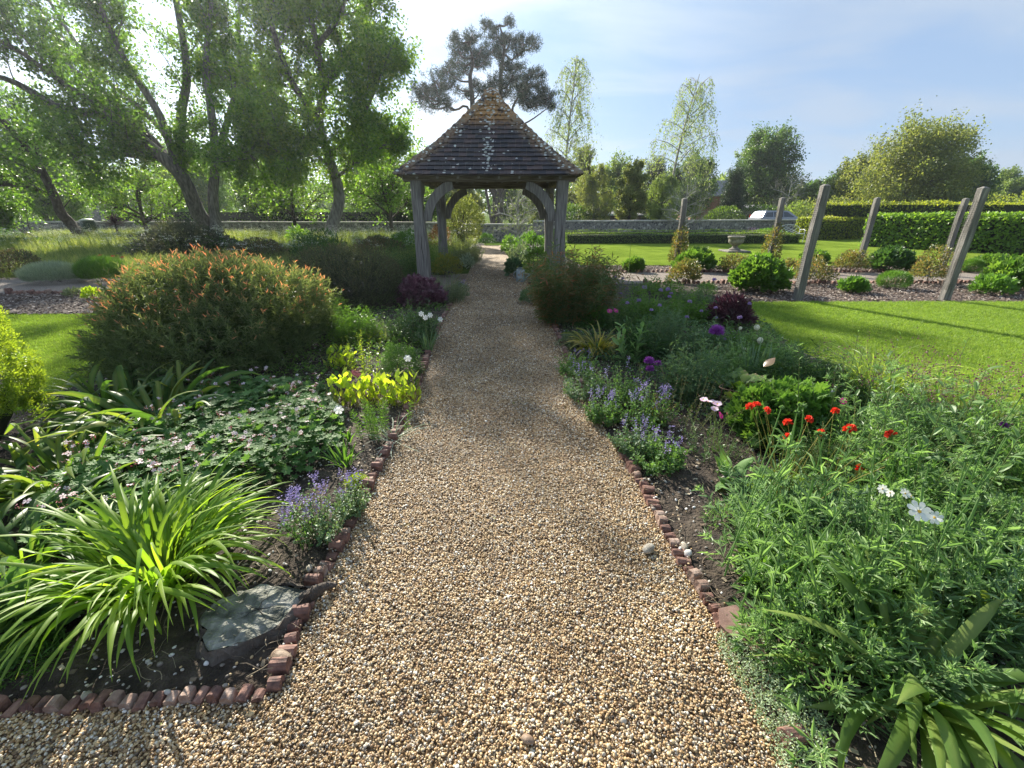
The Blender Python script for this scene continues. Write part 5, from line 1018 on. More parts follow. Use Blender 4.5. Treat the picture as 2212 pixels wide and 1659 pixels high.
def clump(lab, px, pb, pt, hw, mat, tpl=RHOMB, L=.04, W=.03, n=1500, name='leafy_plant', cat='plant', zc=.3, rough=.16, seed=None, up=.4, dy=.0, group=None, stems=8, lo=.45, sc_h=1.0, **k):
    """a mounded plant standing where its picture says: px centre, pb foot, pt top, hw half width, all in picture units"""
    x, y = gxy(px, pb); rx = hw / FOC * (G(px, pb)[1] / ray(px, pb)[1]); y += rx * .75 + dy; x = (px - 1106) / FOC * (y / ray(px, (pb + pt) / 2)[1]); h = max(.08, top_z(px, pt, y)) * sc_h
    return shrub(name, lab, cat, x, y, rx, rx * .85, h, n, L, W, mat, tpl, up, rough, lo, seed or int(px * 7 + pb), group, stems, .01, zc, **k), x, y, h, rx
def drift(lab, px, pb, pt, hw, mat, tpl=LANCE, L=.07, W=.016, n=60, per=16, name='leafy_plant', cat='plant', seed=None, lean=.28, fill=.35, smat=None, ang=.9, tint=(.2, .8), taper=.45, dome=.55, deep=.8):
    """a loose stand of leafy stems (foot, top and width given in picture units)"""
    x, y = gxy(px, pb); rx = hw / FOC * (G(px, pb)[1] / ray(px, pb)[1]); y += rx * .6; x = (px - 1106) / FOC * (y / ray(px, (pb + pt) / 2)[1]); h = max(.08, top_z(px, pt, y)); g = np.random.default_rng(seed or int(px * 3 + pb))
    root = thing(name, lab, cat, (x, y, 0)); th = g.uniform(0, 6.28, n); rr = np.sqrt(g.random(n)); P0 = np.column_stack([x + rr * rx * .8 * np.cos(th), y + rr * rx * deep * .8 * np.sin(th), np.full(n, .02)])
    H = h * (1 - dome * rr ** 2) * g.uniform(.62, 1.08, n); out = np.column_stack([np.cos(th), np.sin(th)]) * (rr * lean)[:, None] + g.normal(size=(n, 2)) * lean * .45; P2 = P0 + np.column_stack([out * H[:, None], H]); P1 = (P0 + P2) / 2 + np.column_stack([-out * .12 * H[:, None], H * .08]); t = np.linspace(0, 1, 5)[None, :, None]
    a = Acc(); tubes(a, P0[:, None] * (1 - t) ** 2 + 2 * P1[:, None] * t * (1 - t) + P2[:, None] * t ** 2, np.linspace(1, .5, 5) * .0026, 3, tint=g.random(n)); a.build('stems', smat or M_stem, root)
    m = n * per; ii = np.repeat(np.arange(n), per); u = np.clip(np.tile(np.linspace(.12, 1, per), n)[:, None] + g.normal(size=(m, 1)) * .02, 0, 1); P = P0[ii] * (1 - u) ** 2 + 2 * P1[ii] * u * (1 - u) + P2[ii] * u ** 2; Td = unit(2 * (P1[ii] - P0[ii]) * (1 - u) + 2 * (P2[ii] - P1[ii]) * u)
    az = np.tile(np.arange(per) * 2.4, n) + ii * 1.3; s1 = unit(np.cross(Td, [1., .2, .1])); b = np.cross(Td, s1); rad = np.cos(az)[:, None] * s1 + np.sin(az)[:, None] * b; D = unit(rad * math.sin(ang) + Td * math.cos(ang) + np.array([0, 0, -.25]) * (1 - u) + g.normal(size=(m, 3)) * .2); sz = (1 - taper * u[:, 0]) * g.uniform(.65, 1.25, m)
    a = Acc(); batch(a, tpl, P, D, unit(Td + g.normal(size=(m, 3)) * .3), L * sz, W * sz, tint=np.clip(g.uniform(tint[0], tint[1], m) + np.repeat(g.normal(size=n) * .12, per), 0, 1)); a.build('foliage', mat, root)
    return root, x, y, h, rx
def heads(root, x, y, rx, h, n, meshes, nm='flower', zmin=.75, ry=None, s=(.85, 1.2), tilt=.35, seed=1, face=None, lift=.02):
    g = np.random.default_rng(seed)
    for i in range(n):
        th = g.uniform(0, 6.28); r = math.sqrt(g.random()) * .95; z = h * (zmin + (1 - zmin) * math.sqrt(max(0, 1 - r * r))) + lift * g.random(); rot = (g.normal() * tilt + (face or 0), g.normal() * tilt, g.uniform(0, 6.28)) if not face else (face + g.normal() * tilt, g.normal() * tilt, 0)
        obj_at(nm, meshes[i % len(meshes)], root, (x + r * rx * math.cos(th), y + r * (ry or rx) * math.sin(th), z), rot, g.uniform(*s))
def left_border():
    # big day lily, every leaf its own
    strap_plant('daylily', 'large arching bright green daylily clump in full sun beside the tree stump', 'plant', -1.62, 1.50, 330, (.34, .64), (.015, .024), L_lily, (.95, 1.5), (-1.2, -.0), .20, seed=21, k=11, tint=(.3, 1.0), twist=.7, bias=(.35, .18), kinkp=.04)
    strap_plant('strap_leaf_plant', 'dark broad strap leaved clump with yellowed bent leaves below the orange tipped bush', 'plant', -2.75, 3.02, 130, (.36, .66), (.036, .056), L_strapd, (.6, 1.45), (-1.3, -.2), .34, seed=22, k=9, tint=(.05, .66), twist=.9, kinkp=.2)
    strap_plant('strap_leaf_plant', 'dark strap leaves crowded against the lower left of the orange tipped bush', 'plant', -3.35, 3.25, 90, (.36, .62), (.034, .05), L_strapd, (.7, 1.45), (-1.2, -.1), .26, seed=27, k=8, tint=(.05, .5), twist=.8, kinkp=.15)
    strap_plant('strap_leaf_plant', 'dark strap leaved clump with sunlit leaves between the golden conifer and the geraniums', 'plant', -2.80, 2.28, 110, (.38, .62), (.030, .046), L_strapd, (.5, 1.4), (-1.2, -.2), .24, seed=23, tint=(.1, .62), twist=.8, kinkp=.15)
    strap_plant('strap_leaf_plant', 'shaded strap leaved plant low at the left edge beside the daylily', 'plant', -2.38, 1.60, 80, (.35, .58), (.028, .042), L_strapd, (.4, 1.3), (-1.1, -.2), .16, seed=24, tint=(.02, .45), twist=.8)
    # golden conifer at the left edge
    x, y = -3.78, 2.62; root = thing('golden_conifer', 'scalloped yellow green conifer at the left edge of the picture', 'shrub', (x, y, 0)); a = Acc(); g = np.random.default_rng(4)
    for i in range(430):
        d = unit(g.normal(size=3)); d[2] = abs(d[2]) * 1.2 - .45; d = unit(d); c = np.array([x, y, .56]) + d * np.array([.44, .44, .66]) * g.uniform(.72, 1.05); m = 120; th = rv(m); th = unit(th + d * .6); P = c + th * np.array([.055, .055, .045]) * g.uniform(.7, 1.5) * rng.uniform(.3, 1, (m, 1)); batch(a, RHOMB, P, unit(th + [0, 0, .5] + rng.normal(size=(m, 3)) * .3), rv(m), .021, .008, tint=np.clip(rng.normal(.5, .2, m) + .2 * d[2], 0, 1))
    a.build('foliage', L_thuja, root); a = Acc(); a.add(IV2 * np.array([.6, .6, .85]) + [x, y, .45], tri=IF2); a.build('twig_core', M_core, root)
    # geranium carpet with pale flowers
    poly = [gxy(*p) for p in [(715, 850), (740, 900), (735, 985), (640, 1040), (560, 1075), (400, 1120), (150, 1190), (60, 1200), (100, 1060), (240, 985), (370, 900), (430, 865), (560, 845)]]
    P = polypts(poly, 1500); root = thing('geranium', 'low spreading geranium carpet with small pale pink flowers behind the daylily', 'flowers', (-1.9, 2.5, 0))
    d = polydist(P, poly); h = .06 + .17 * np.clip(d / .18, 0, 1) ** .6 + .04 * np.sin(P[:, 0] * 9) * np.sin(P[:, 1] * 8); n = len(P); lay = rng.random(n) ** .35
    P3 = np.column_stack([P, h * lay + .01]); D = unit(np.column_stack([rng.normal(size=(n, 2)), rng.normal(size=n) * .25])); Nn = unit(np.array([0, 0, 1.]) + rng.normal(size=(n, 3)) * .28); s = rng.uniform(.040, .072, n); tint = np.clip(rng.normal(.45, .2, n), 0, 1)
    order = np.argsort(-(s / np.linalg.norm(P3 - [0, 0, EYE], axis=1)) * (lay > .7)); big = order[:300]; rest = order[300:]
    a = Acc(); batch(a, LOBED7, P3[rest], D[rest], Nn[rest], s[rest], s[rest], tint=tint[rest]); a.build('leaf', L_ger, root, kind='stuff')
    lm = []
    for t in (.15, .35, .5, .65, .85): b = Acc(); batch(b, LOBED7, np.zeros((1, 3)), np.array([[1., 0, 0]]), np.array([[0, 0, 1.]]), 1., 1., tint=t); lm.append(b.mesh('leaf', L_ger))
    for i in big: X = Vector(D[i]); Zv = Vector(Nn[i]); Yv = Zv.cross(X).normalized(); Zv = X.cross(Yv); obj_at('leaf', lm[i % 5], root, P3[i], Matrix((X, Yv, Zv)).transposed().to_euler(), s[i])
    a = Acc(); P = polypts(poly, 78); P = P[polydist(P, poly) > .03]; g = np.random.default_rng(9)
    for p in P[:150]:
        z = .235 + g.uniform(.0, .07)
        for _ in range(g.integers(1, 3)): obj_at('flower', F_gwhite, root, (p[0] + g.normal() * .012, p[1] + g.normal() * .012, z + g.normal() * .008), (g.normal() * .5 + .4, g.normal() * .5, g.uniform(0, 6)), g.uniform(.8, 1.25))
        tubes(a, np.array([[p[0] + g.normal() * .02, p[1], .1], [p[0], p[1], z]]), .0012, 3, tint=.9); m = 9; batch(a, RHOMB, np.array([p[0], p[1], z - .008]) + g.normal(size=(m, 3)) * .009, rv(m), rv(m), .010, .005, mi=1, tint=rng.random(m))
    a.build('flower_stalks', [M_stem, P_bud], root, kind='stuff')
    # lime leaved patches, upright oval leaves
    def lime(lab, px0, px1, pb, hh, n, seed, L=(.055, .10)):
        x0, y = gxy(px0, pb); x1 = gxy(px1, pb)[0]; root = thing('lime_leaved_plant', lab, 'plant', ((x0 + x1) / 2, y, 0)); g = np.random.default_rng(seed)
        for i in range(n):
            a = Acc(); bx, by = g.uniform(x0, x1), y + abs(g.normal()) * .13; l = g.uniform(*L); z = g.uniform(.02, hh); az = g.uniform(0, 6.28)
            ribbon(a, (bx, by, z), az, l, l * g.uniform(.42, .6), g.uniform(.7, 1.35), g.uniform(.2, 1.0), 6, g.uniform(.2, .9), shape='oval', fold=.12, twist=g.normal() * .4); a.build('leaf', L_limeg, root, smooth=True)
        a = Acc(); m = n // 2; b = np.column_stack([g.uniform(x0, x1, m), y + np.abs(g.normal(size=m)) * .13, np.full(m, .01)]); t = b + np.column_stack([g.normal(size=(m, 2)) * .03, g.uniform(hh * .4, hh, m)]); tubes(a, np.stack([b, t], 1), .0025, 4); a.build('stems', M_stemy, root)
    lime('sunlit yellow green leafy patch at the left path edge behind the small white flower', 715, 895, 880, .26, 240, 31)
    lime('smaller lime green leafy patch against the foot of the orange tipped bush', 700, 762, 800, .22, 75, 32)
    # upright stems
    r, tips, _ = stemmy('upright_perennial', 'group of upright leafy stems with pale tips behind the lime patch', 'plant', *gxy(787, 812), .16, 11, (.38, .52), L_limeg, RHOMB, .045, .014, 26, .1, seed=33, ang=.9, taper=.6)
    r, tips, _ = stemmy('upright_perennial', 'fir like bright green upright stems in front of the lime leaves', 'plant', *gxy(812, 945), .16, 16, (.20, .32), L_green, RHOMB, .045, .008, 40, .12, seed=34, ang=.95, taper=.3)
    a = Acc(); c = gxy(769, 835); m = 300; batch(a, NEEDLE, np.array([c[0], c[1], .16]) + rng.normal(size=(m, 3)) * [.035, .03, .02], rv(m), rv(m), .03, .003); o = a.build('fluffy_seedhead', P_bud); tag(o, 'small fuzzy reddish tuft behind the lime leaves', 'plant')
    strap_plant('grassy_tuft', 'thin variegated grass blades leaning over the left path edge', 'grass', *gxy(850, 950), 30, (.18, .32), (.004, .007), L_silver, (.2, 1.2), (-.7, .1), .05, parts=False, seed=35)
    strap_plant('grassy_tuft', 'small upright green tuft beside the path below the fir like stems', 'grass', *gxy(745, 1005), 34, (.12, .22), (.008, .013), L_green, (1.0, 1.5), (.1, .9), .05, parts=False, seed=36)
    def white_star(lab, px, py, pb, mesh=F_narc, s=1.4):
        x, y = gxy(px, pb); z = top_z(px, py, y); x = F(px, py, y)[0]; root = thing('white_flower', lab, 'flower', (x, y, 0)); stalk(root, (x + .02, y, .02), (x, y, z)); obj_at('flower', mesh, root, (x, y - .005, z), (.9, .1, .3), s)
        a = Acc(); m = 8; batch(a, LANCE, np.array([x + .02, y, .03]) + rng.normal(size=(m, 3)) * [.01, .01, .005], unit(rv(m) * [.5, .5, .2] + [0, 0, .8]), rv(m), .13, .012); a.build('leaves', L_green, root)
    white_star('single white star flower on a thin stalk in front of the lime leaves', 732, 884, 960); white_star('white flower nodding over the small green plant at the path', 881, 773, 840, s=1.5)
    # path side mounds, near to far
    clump('small fresh green mound with a white flower at the left path edge', 868, 824, 748, 40, L_deep, TRI, .05, .05, 900)
    clump('tiny green plant on bare soil behind the white flowered mound', 846, 790, 745, 16, L_green, TRI, .035, .035, 260)
    drift('lush feathery green plant close behind the right end of the orange tipped bush', 712, 722, 640, 40, L_dahlia, PINN3, .13, .10, 60, 11)
    drift('wide leafy green mound left of the grey green rosette', 762, 748, 660, 54, L_green, PINN3, .12, .10, 80, 11)
    clump('low lime tinted creeping plant on the soil below the rosette', 806, 742, 716, 26, L_limeg, RHOMB, .03, .02, 420, rough=.3)
    drift('wide dark green mound beside the narcissus', 890, 748, 655, 60, L_deep, OVAL, .05, .028, 110, 18)
    strap_plant('grey_rosette', 'pale green rosette with pointed upright leaves on the left side', 'plant', *gxy(836, 735), 46, (.14, .28), (.016, .024), L_grey, (.6, 1.4), (.2, 1.0), .07, parts=False, shape='oval', seed=38)
    stemmy('upright_perennial', 'grey green leafy stems standing left of the pale rosette', 'plant', *gxy(815, 738), .12, 10, (.22, .36), L_grey, LANCE, .06, .016, 18, .15, seed=39)
    x, y = gxy(925, 758); root = strap_plant('narcissus', 'narcissus clump with nodding white flowers and blue green leaves at the path edge', 'flowers', x, y, 34, (.22, .34), (.007, .010), L_blue, (1.15, 1.5), (.0, .9), .05, parts=False, seed=40)
    for px, py in [(910, 678), (919, 686), (929, 681), (951, 690)]:
        p = F(px, py, y + rng.normal() * .03); stalk(root, (x + rng.normal() * .03, y, .02), p); obj_at('flower', F_narc, root, p, (1.5, rng.normal() * .3, rng.normal() * .4), 1.35)
    clump('mounded heuchera with purple pink leaves at the foot of the left front gazebo post', 905, 668, 600, 52, L_heu, LOBED, .07, .075, 1500, rough=.2, cat='plant', name='heuchera')
    drift('grey green soft mound inside the front left gazebo post', 968, 655, 585, 42, L_grey, LANCE, .06, .014, 120, 18)
    r, x, y, h, rx = clump('small catmint patch with violet blue flowers by the left path edge', 996, 646, 612, 18, L_grey, RHOMB, .03, .02, 700); heads(r, x, y, rx, h, 14, F_spike, 'flower_spike', .6)
    clump('yellow green mound under the gazebo on the left', 966, 600, 548, 30, leafmat('leaf_fennel', [(.08, .10, .02), (.15, .16, .035), (.22, .17, .05)], .4, .45), RHOMB, .05, .025, 1600)
    clump('white edged leafy plant beside the path under the gazebo', 1010, 580, 550, 14, L_silver, OVAL, .07, .045, 260)
    drift('tall wispy green plants beyond the left gazebo posts', 925, 595, 505, 42, L_green, LANCE, .10, .02, 110, 18)
    drift('grey green billowing plants left of the path beyond the gazebo', 1006, 572, 508, 36, L_grey, LANCE, .10, .024, 140, 18)
    clump('reddish brown shrub behind the back left gazebo post', 948, 545, 486, 28, leafmat('leaf_russet', [(.07, .045, .025), (.13, .07, .04), (.19, .09, .05)], .35, .45), RHOMB, .07, .05, 1400, rough=.2)
    clump('big olive green shrub filling the left half of the gazebo arch', 998, 535, 415, 42, L_willow, RHOMB, .10, .05, 5500, rough=.2, zc=.45, name='shrub', cat='shrub', stems=24)
    clump('low green planting at the far end of the path', 1050, 528, 505, 18, L_deep, RHOMB, .08, .05, 700)
    drift('tall dark green herb behind the brown bush on the left', 860, 605, 512, 60, L_deep, LANCE, .10, .022, 160, 20)
    # catmint by the path front left
    for lab, px, pb, pt, hw, nf in [('catmint clump with violet flower spikes spilling over the brick edging', 690, 1180, 1065, 46, 15), ('smaller catmint with violet spikes right above the edging bricks', 755, 1120, 1050, 30, 9)]:
        r, x, y, h, rx = drift(lab, px, pb, pt, hw, L_blue, OVAL, .028, .018, 42, 12, name='catmint', cat='flowers', lean=.5, dome=.4); heads(r, x, y, rx * 1.1, h, nf, F_spike, 'flower_spike', .45, seed=px, tilt=.3, s=(.8, 1.4), lift=.06)
    x, y = gxy(655, 1160); root = thing('catmint', 'tall sparse catmint with separate violet spikes nearest the daylily', 'flowers', (x, y, 0))
    for i in range(12):
        b = (x + rng.normal() * .06, y + rng.normal() * .07, .02); t = (b[0] + rng.normal() * .05, b[1] + rng.normal() * .03, rng.uniform(.12, .30)); stalk(root, b, t, .0018); obj_at('flower_spike', F_spike[i % 3], root, (t[0], t[1], t[2] - .03), (rng.normal() * .2, rng.normal() * .2, 0), 1.15)
        a = Acc(); m = 10; u = rng.random((m, 1)); batch(a, OVAL, np.array(b) * (1 - u) + np.array(t) * u, rv(m), upn(np.zeros(m)), .024, .016); a.build('foliage', L_ger, root)
    clump('tiny lime seedling patch between catmint and path', 770, 1055, 1030, 22, L_limeg, TRI, .022, .022, 260)
    clump('low clover like seedlings in the bottom left corner', 75, 1470, 1420, 60, L_green, TRI, .045, .045, 260, rough=.3, lo=.1)
    clump('broad leaved green plant under the left of the daylily', 40, 1420, 1290, 60, L_ger, OVAL, .09, .055, 300, rough=.3)
    # left distance
    clump('silvery lavender mound in the left gravel bed', 114, 614, 571, 58, L_silver, NEEDLE, .11, .007, 9000, up=.7, name='lavender', cat='shrub', rough=.06, zc=.4, lo=.7)
    clump('dark green cushion mound right of the silvery mound', 220, 610, 560, 48, L_green, NEEDLE, .13, .009, 8000, up=.8, name='cushion_plant', cat='shrub', rough=.08, zc=.4, lo=.7)
    clump('dark reddish shrub at the far left above the gravel bed', 28, 600, 538, 55, L_spirea, RHOMB, .06, .035, 2600, name='shrub', cat='shrub')
    clump('little bright green plant at the lawn edge on the left', 196, 646, 622, 18, L_limeg, RHOMB, .05, .03, 500)
    clump('grey low plant on the left mulch bed', 160, 640, 624, 20, L_grey, RHOMB, .05, .03, 300)
    clump('spreading dark juniper before the grey trunk', 395, 566, 484, 105, leafmat('leaf_juniper', [(.03, .04, .03), (.055, .065, .045), (.10, .09, .07)], .2, .5), RHOMB, .12, .05, 8000, rough=.3, name='juniper', cat='shrub', up=.15, lo=.3)
    clump('small twiggy shrub below the curving trunk', 645, 540, 488, 28, L_lime, RHOMB, .09, .06, 1200, rough=.3, name='shrub', cat='shrub')
    for i, (px, pb, pt, hw, m, lab) in enumerate([(560, 572, 520, 60, L_spirea, 'dusky shrub in the meadow behind the orange tipped bush'), (690, 570, 505, 60, L_deep, 'dark green shrub behind the brownish bush'), (820, 560, 508, 50, L_spirea, 'brownish shrub in the shade left of the gazebo'), (480, 560, 510, 50, L_deep, 'low dark shrub at the foot of the big grey trunk'), (880, 555, 500, 40, L_green, 'green herb clump against the left gazebo post'), (60, 545, 515, 90, L_deep, 'dark shrub band under the leaning tree')]):
        clump(lab, px, pb, pt, hw, m, RHOMB, .09, .045, 3200, rough=.25, name='shrub', cat='shrub', seed=300 + i)
    # poppies in the meadow
    root = thing('poppy', 'three dark red poppies in the grass behind the cushion mounds', 'flowers', (*gxy(230, 575), 0)); fm = daisy_mesh('flower', P_red, 5, .07, .5, P_dkpur, .9)
    for px, py in [(217, 553), (244, 555), (266, 557)]: p = F(px, py, root.location.y); stalk(root, (p[0], p[1], 0), p, .006); obj_at('flower', fm, root, p, (.4, 0, 0), 1)
    # purple cordyline
    p = F(247, 484, 25); root = thing('cordyline', 'spiky dark purple palm like plant near the flint wall on the left', 'plant', (p[0], 25, 0)); a = Acc(); tubes(a, np.array([[p[0], 25, 0], [p[0] + .05, 25, p[2]]]), [.07, .05], 7); a.build('trunk', M_barkd, root)
    for i in range(90): a = Acc(); d = rv(1)[0]; ribbon(a, (p[0] + .05, 25, p[2]), math.atan2(d[1], d[0]), rng.uniform(.5, .8), .05, rng.uniform(-.3, 1.5), rng.uniform(-.9, .6), 6, rng.random(), fold=.3); a.build('leaf', L_purple, root)
left_border()

# ------------------------------------------------------------------ RIGHT BORDER
def right_border():
    def C_(*a, **k): return clump(*a, **k)
    drift('large tree peony with red tinged leaves in front of the right gazebo post', 1242, 708, 540, 84, L_peony, TRI, .15, .15, 210, 24, name='peony_bush', cat='shrub', lean=.3, dome=.35, taper=.25)
    C_('dusky blue green catmint mound spilling on the path left of the peony', 1148, 657, 622, 26, L_blue, RHOMB, .035, .018, 1900, name='catmint', cat='flowers')
    C_('low grey green mat on the right path edge below the peony', 1212, 706, 676, 34, L_blue, RHOMB, .03, .014, 1500)
    C_('small grey green mat nearer on the right path edge', 1235, 752, 722, 32, L_grey, RHOMB, .03, .014, 900, rough=.3)
    strap_plant('foxglove', 'broad leaved green plant at the foot of the peony by the path', 'plant', *gxy(1195, 692), 26, (.18, .30), (.06, .09), L_ger, (.4, 1.3), (-.5, .4), .06, parts=True, shape='oval', seed=50)
    r, x, y, h, rx = C_('feathery light green mound between the peony and the golden straps', 1282, 712, 662, 40, L_green, PINN, .06, .06, 900)
    strap_plant('leek_like_plant', 'grassy green clump behind the lilac pompom flowers', 'plant', *gxy(1400, 690), 90, (.30, .48), (.012, .02), L_green, (1.1, 1.5), (.1, 1.0), .22, parts=False, seed=51)
    for i, (lab, px, pb, pt, hw, m, tp, L, W, n, per) in enumerate([
        ('bushy fresh green plant among the lilac pompom flowers', 1375, 705, 618, 52, L_green, LANCE, .09, .018, 90, 16), ('soft green leafy mass right of the lilac flowers', 1475, 705, 628, 60, L_green, LANCE, .10, .016, 110, 16),
        ('blue green leafy mass in the middle of the right border', 1440, 775, 662, 66, L_blue, PINN3, .11, .08, 110, 12), ('blue green leafy mass below the big purple allium', 1545, 785, 690, 50, L_blue, LANCE, .11, .020, 80, 14),
        ('tall glaucous poppy foliage right of the purple allium cluster', 1500, 875, 735, 60, L_blue, PINN3, .12, .09, 90, 11), ('leafy green mass left of the white tulips', 1560, 840, 738, 44, L_scab, PINN3, .11, .08, 60, 11),
        ('broad mass of dark green divided leaves left of the pale arching grass', 1720, 875, 755, 84, L_deep, PINN3, .13, .11, 120, 10), ('dark green foliage in front of the arching grass', 1810, 900, 800, 60, L_deep, PINN3, .12, .09, 70, 10), ('light green herb strip at the far end of the right border', 1420, 645, 596, 70, L_dahlia, LANCE, .10, .03, 80, 12),
        ('dark feathery plant filling the shade left of the tulips', 1600, 790, 725, 44, L_green, LANCE, .10, .014, 60, 14), ('grey leaved herb at the back between the purple plant and the mulch', 1500, 660, 612, 44, L_blue, LANCE, .07, .012, 60, 14), ('low green plant before the dark purple leaved plant', 1640, 760, 705, 36, L_scab, LANCE, .08, .014, 50, 12),
        ('green plant right of the tulip leaves beside the lawn', 1690, 800, 735, 44, L_scab, LANCE, .10, .018, 60, 14), ('dark green foliage at the foot of the peony on its right', 1340, 720, 655, 40, L_deep, PINN3, .09, .07, 60, 10)]):
        drift(lab, px, pb, pt, hw, m, tp, L, W, n, per, seed=400 + i)
    C_('fine green tuft on the mulch behind the right border', 1527, 640, 612, 20, L_green, NEEDLE, .07, .006, 1200)
    C_('bushy plant with dark purple leaves against the lawn edge', 1582, 712, 644, 42, L_purple, LANCE, .075, .022, 2300, rough=.25, name='purple_leaved_plant')
    # lilac pompoms on stalks
    root = thing('lilac_pompom_plant', 'scattered lilac pompom flowers on thin stalks in the far right border', 'flowers', (2.0, 6.3, 0)); a = Acc()
    for (px, py) in [(1285, 641), (1329, 599), (1345, 602), (1427, 627), (1443, 625), (1450, 634), (1446, 641), (1355, 655), (1380, 649), (1407, 670), (1425, 660), (1490, 652), (1484, 685), (1546, 665), (1598, 686), (1619, 656), (1547, 686), (1340, 635), (1392, 621), (1515, 672), (1565, 733), (1543, 604)]:
        Y = 6.3 - (py - 640) * .018; p = F(px, py, Y); tubes(a, np.array([[p[0] + rng.normal() * .06, Y, .02], [p[0] + rng.normal() * .02, Y, p[2] * .6], p]), .0028, 4); obj_at('flower_head', F_pom[int(px) % 2], root, p, (rng.normal() * .2, rng.normal() * .2, 0), rng.uniform(1.1, 1.6) * Y / 6)
    a.build('stalks', M_stem, root)
    def allium(lab, pts, base, s):
        root = thing('allium', lab, 'flowers', (*gxy(*base), 0)); Y = root.location.y
        for (px, py, k) in pts: p = F(px, py, Y); stalk(root, (p[0] + rng.normal() * .04, Y + .02, .02), p, .004); obj_at('flower_head', F_bigpom, root, p, (0, 0, rng.random()), s * k)
        return root
    allium('single large purple allium globe above the blue green leaves', [(1548, 716, 1)], (1548, 800), 1.5)
    allium('cluster of three magenta purple allium heads low among the leaves', [(1402, 780, 1), (1421, 786, .75), (1404, 797, .85)], (1405, 850), .9)
    def flowers_on(lab, name, pts, base, mesh, s, faces=1.0, smat=None, extra=None, cat='flowers', cname='flower'):
        root = thing(name, lab, cat, (*gxy(*base), 0)); x0, Y0 = root.location.x, root.location.y
        for (px, py) in pts:
            Y = Y0 + rng.normal() * .03; p = F(px, py, Y); stalk(root, (x0 + rng.normal() * .05, Y0 + rng.normal() * .03, .02), p, .0022, smat, rng.normal() * .03); obj_at(cname, mesh, root, p, (faces + rng.normal() * .25, rng.normal() * .3, rng.normal() * .5), s)
        return root, x0, Y0
    flowers_on('magenta daisy flower above the golden strap leaves', 'pink_daisy', [(1317, 672), (1330, 671)], (1320, 720), F_mag, 1.2)
    # golden green straps
    strap_plant('golden_strap_plant', 'golden edged strap leaved clump on the right of the path', 'plant', 1.02, 4.95, 150, (.28, .46), (.016, .026), leafmat('leaf_goldstrap', [(.06, .08, .015), (.13, .14, .025), (.30, .24, .06)], .4, .35), (.7, 1.45), (-1.2, -.1), .16, seed=52, tint=(.1, 1.0))
    drift('dark leafy clump right behind the golden strap leaves', 1385, 785, 690, 42, L_deep, LANCE, .14, .03, 50, 10)
    stemmy('broad_leaved_perennial', 'upright plant with broad pointed green leaves beside the golden straps', 'plant', *gxy(1360, 790), .1, 7, (.30, .42), L_scab, OVAL, .14, .055, 9, .2, seed=53, taper=.35, ang=.7)
    # catmint line
    for i, (lab, px, pb, pt, hw, nf) in enumerate([('catmint mound furthest up the right brick edging', 1248, 812, 768, 40, 4), ('wide catmint mound touching the path on the right', 1262, 862, 800, 48, 6), ('fresh green catmint mound right of the path side catmint', 1335, 885, 795, 50, 3), ('catmint with dense violet blue flowers on the path edge', 1305, 915, 862, 34, 15), ('catmint with violet spikes before the dark shrublet', 1400, 930, 845, 40, 18), ('grey green catmint mound above the bare soil', 1375, 985, 925, 46, 8), ('lowest catmint mound with violet flowers near the edging', 1428, 1022, 950, 46, 11)]):
        r, x, y, h, rx = drift(lab, px, pb + 4, pt, hw * 1.12, L_blue if i in (1, 5) else L_ger, OVAL, .034, .022, 70, 13, name='catmint', cat='flowers', lean=.5, dome=.5); heads(r, x, y, rx * .9, h * .9, nf, F_spike, 'flower_spike', .5, seed=i + 60, tilt=.35, s=(.8, 1.5), lift=.06)
    strap_plant('grassy_tuft', 'small bronze green tuft among the violet catmint spikes', 'grass', *gxy(1415, 905), 26, (.14, .24), (.007, .011), leafmat('leaf_goldstrap', []), (.9, 1.5), (.2, 1.0), .03, parts=False, seed=54)
    stemmy('twiggy_shrublet', 'small dark shrublet with pale tipped upright twigs', 'shrub', *gxy(1460, 905), .28, 34, (.22, .38), L_spirea, RHOMB, .03, .012, 26, .25, seed=55, tint=(.0, .4), tipf=.5)
    # tulips and iris like leaves
    strap_plant('iris', 'fan of upright blue green iris leaves under the cream tulips', 'plant', *gxy(1620, 822), 60, (.32, .50), (.014, .024), L_blue, (1.15, 1.5), (.7, 1.3), .17, parts=True, seed=56, twist=.2)
    flowers_on('pair of cream tulips standing at the lawn edge', 'tulip', [(1637, 712), (1640, 742)], (1632, 800), F_tulip, 1.15, 0)
    flowers_on('three small withered cream flowers left of the tulips', 'withered_tulip', [(1600, 712), (1606, 757), (1598, 770)], (1600, 800), F_tulip, .7, .3)
    # bergenia
    x, y = gxy(1600, 880); root = thing('bergenia', 'bergenia with big rounded leathery yellow green leaves', 'plant', (x, y, 0)); g = np.random.default_rng(8)
    for i in range(42): a = Acc(); az = g.uniform(0, 6.28); rr = g.uniform(.02, .2); ribbon(a, (x + rr * math.cos(az) * 1.2, y + .1 + rr * math.sin(az), g.uniform(.04, .22)), az, g.uniform(.10, .16), g.uniform(.07, .11), g.uniform(.3, 1.3), g.uniform(-.2, .8), 7, g.uniform(.1, .75), shape='paddle', fold=.1); a.build('leaf', L_berg, root, smooth=True)
    a = Acc(); p = F(1650, 792, y + .1); ribbon(a, p, .2, .12, .09, .9, .3, 7, 1.0, shape='oval', fold=.1); o = a.build('leaf', L_berg, root, smooth=True); o['label'] = 'pink tinged leaf'
    C_('lush geranium mound with light green lobed leaves behind the red flowers', 1682, 985, 838, 98, leafmat('leaf_geranium_light', [(.04, .10, .022), (.08, .16, .035), (.14, .23, .055)], .38, .36), LOBED7, .075, .078, 1900, name='geranium', cat='plant', rough=.16, lo=.45)
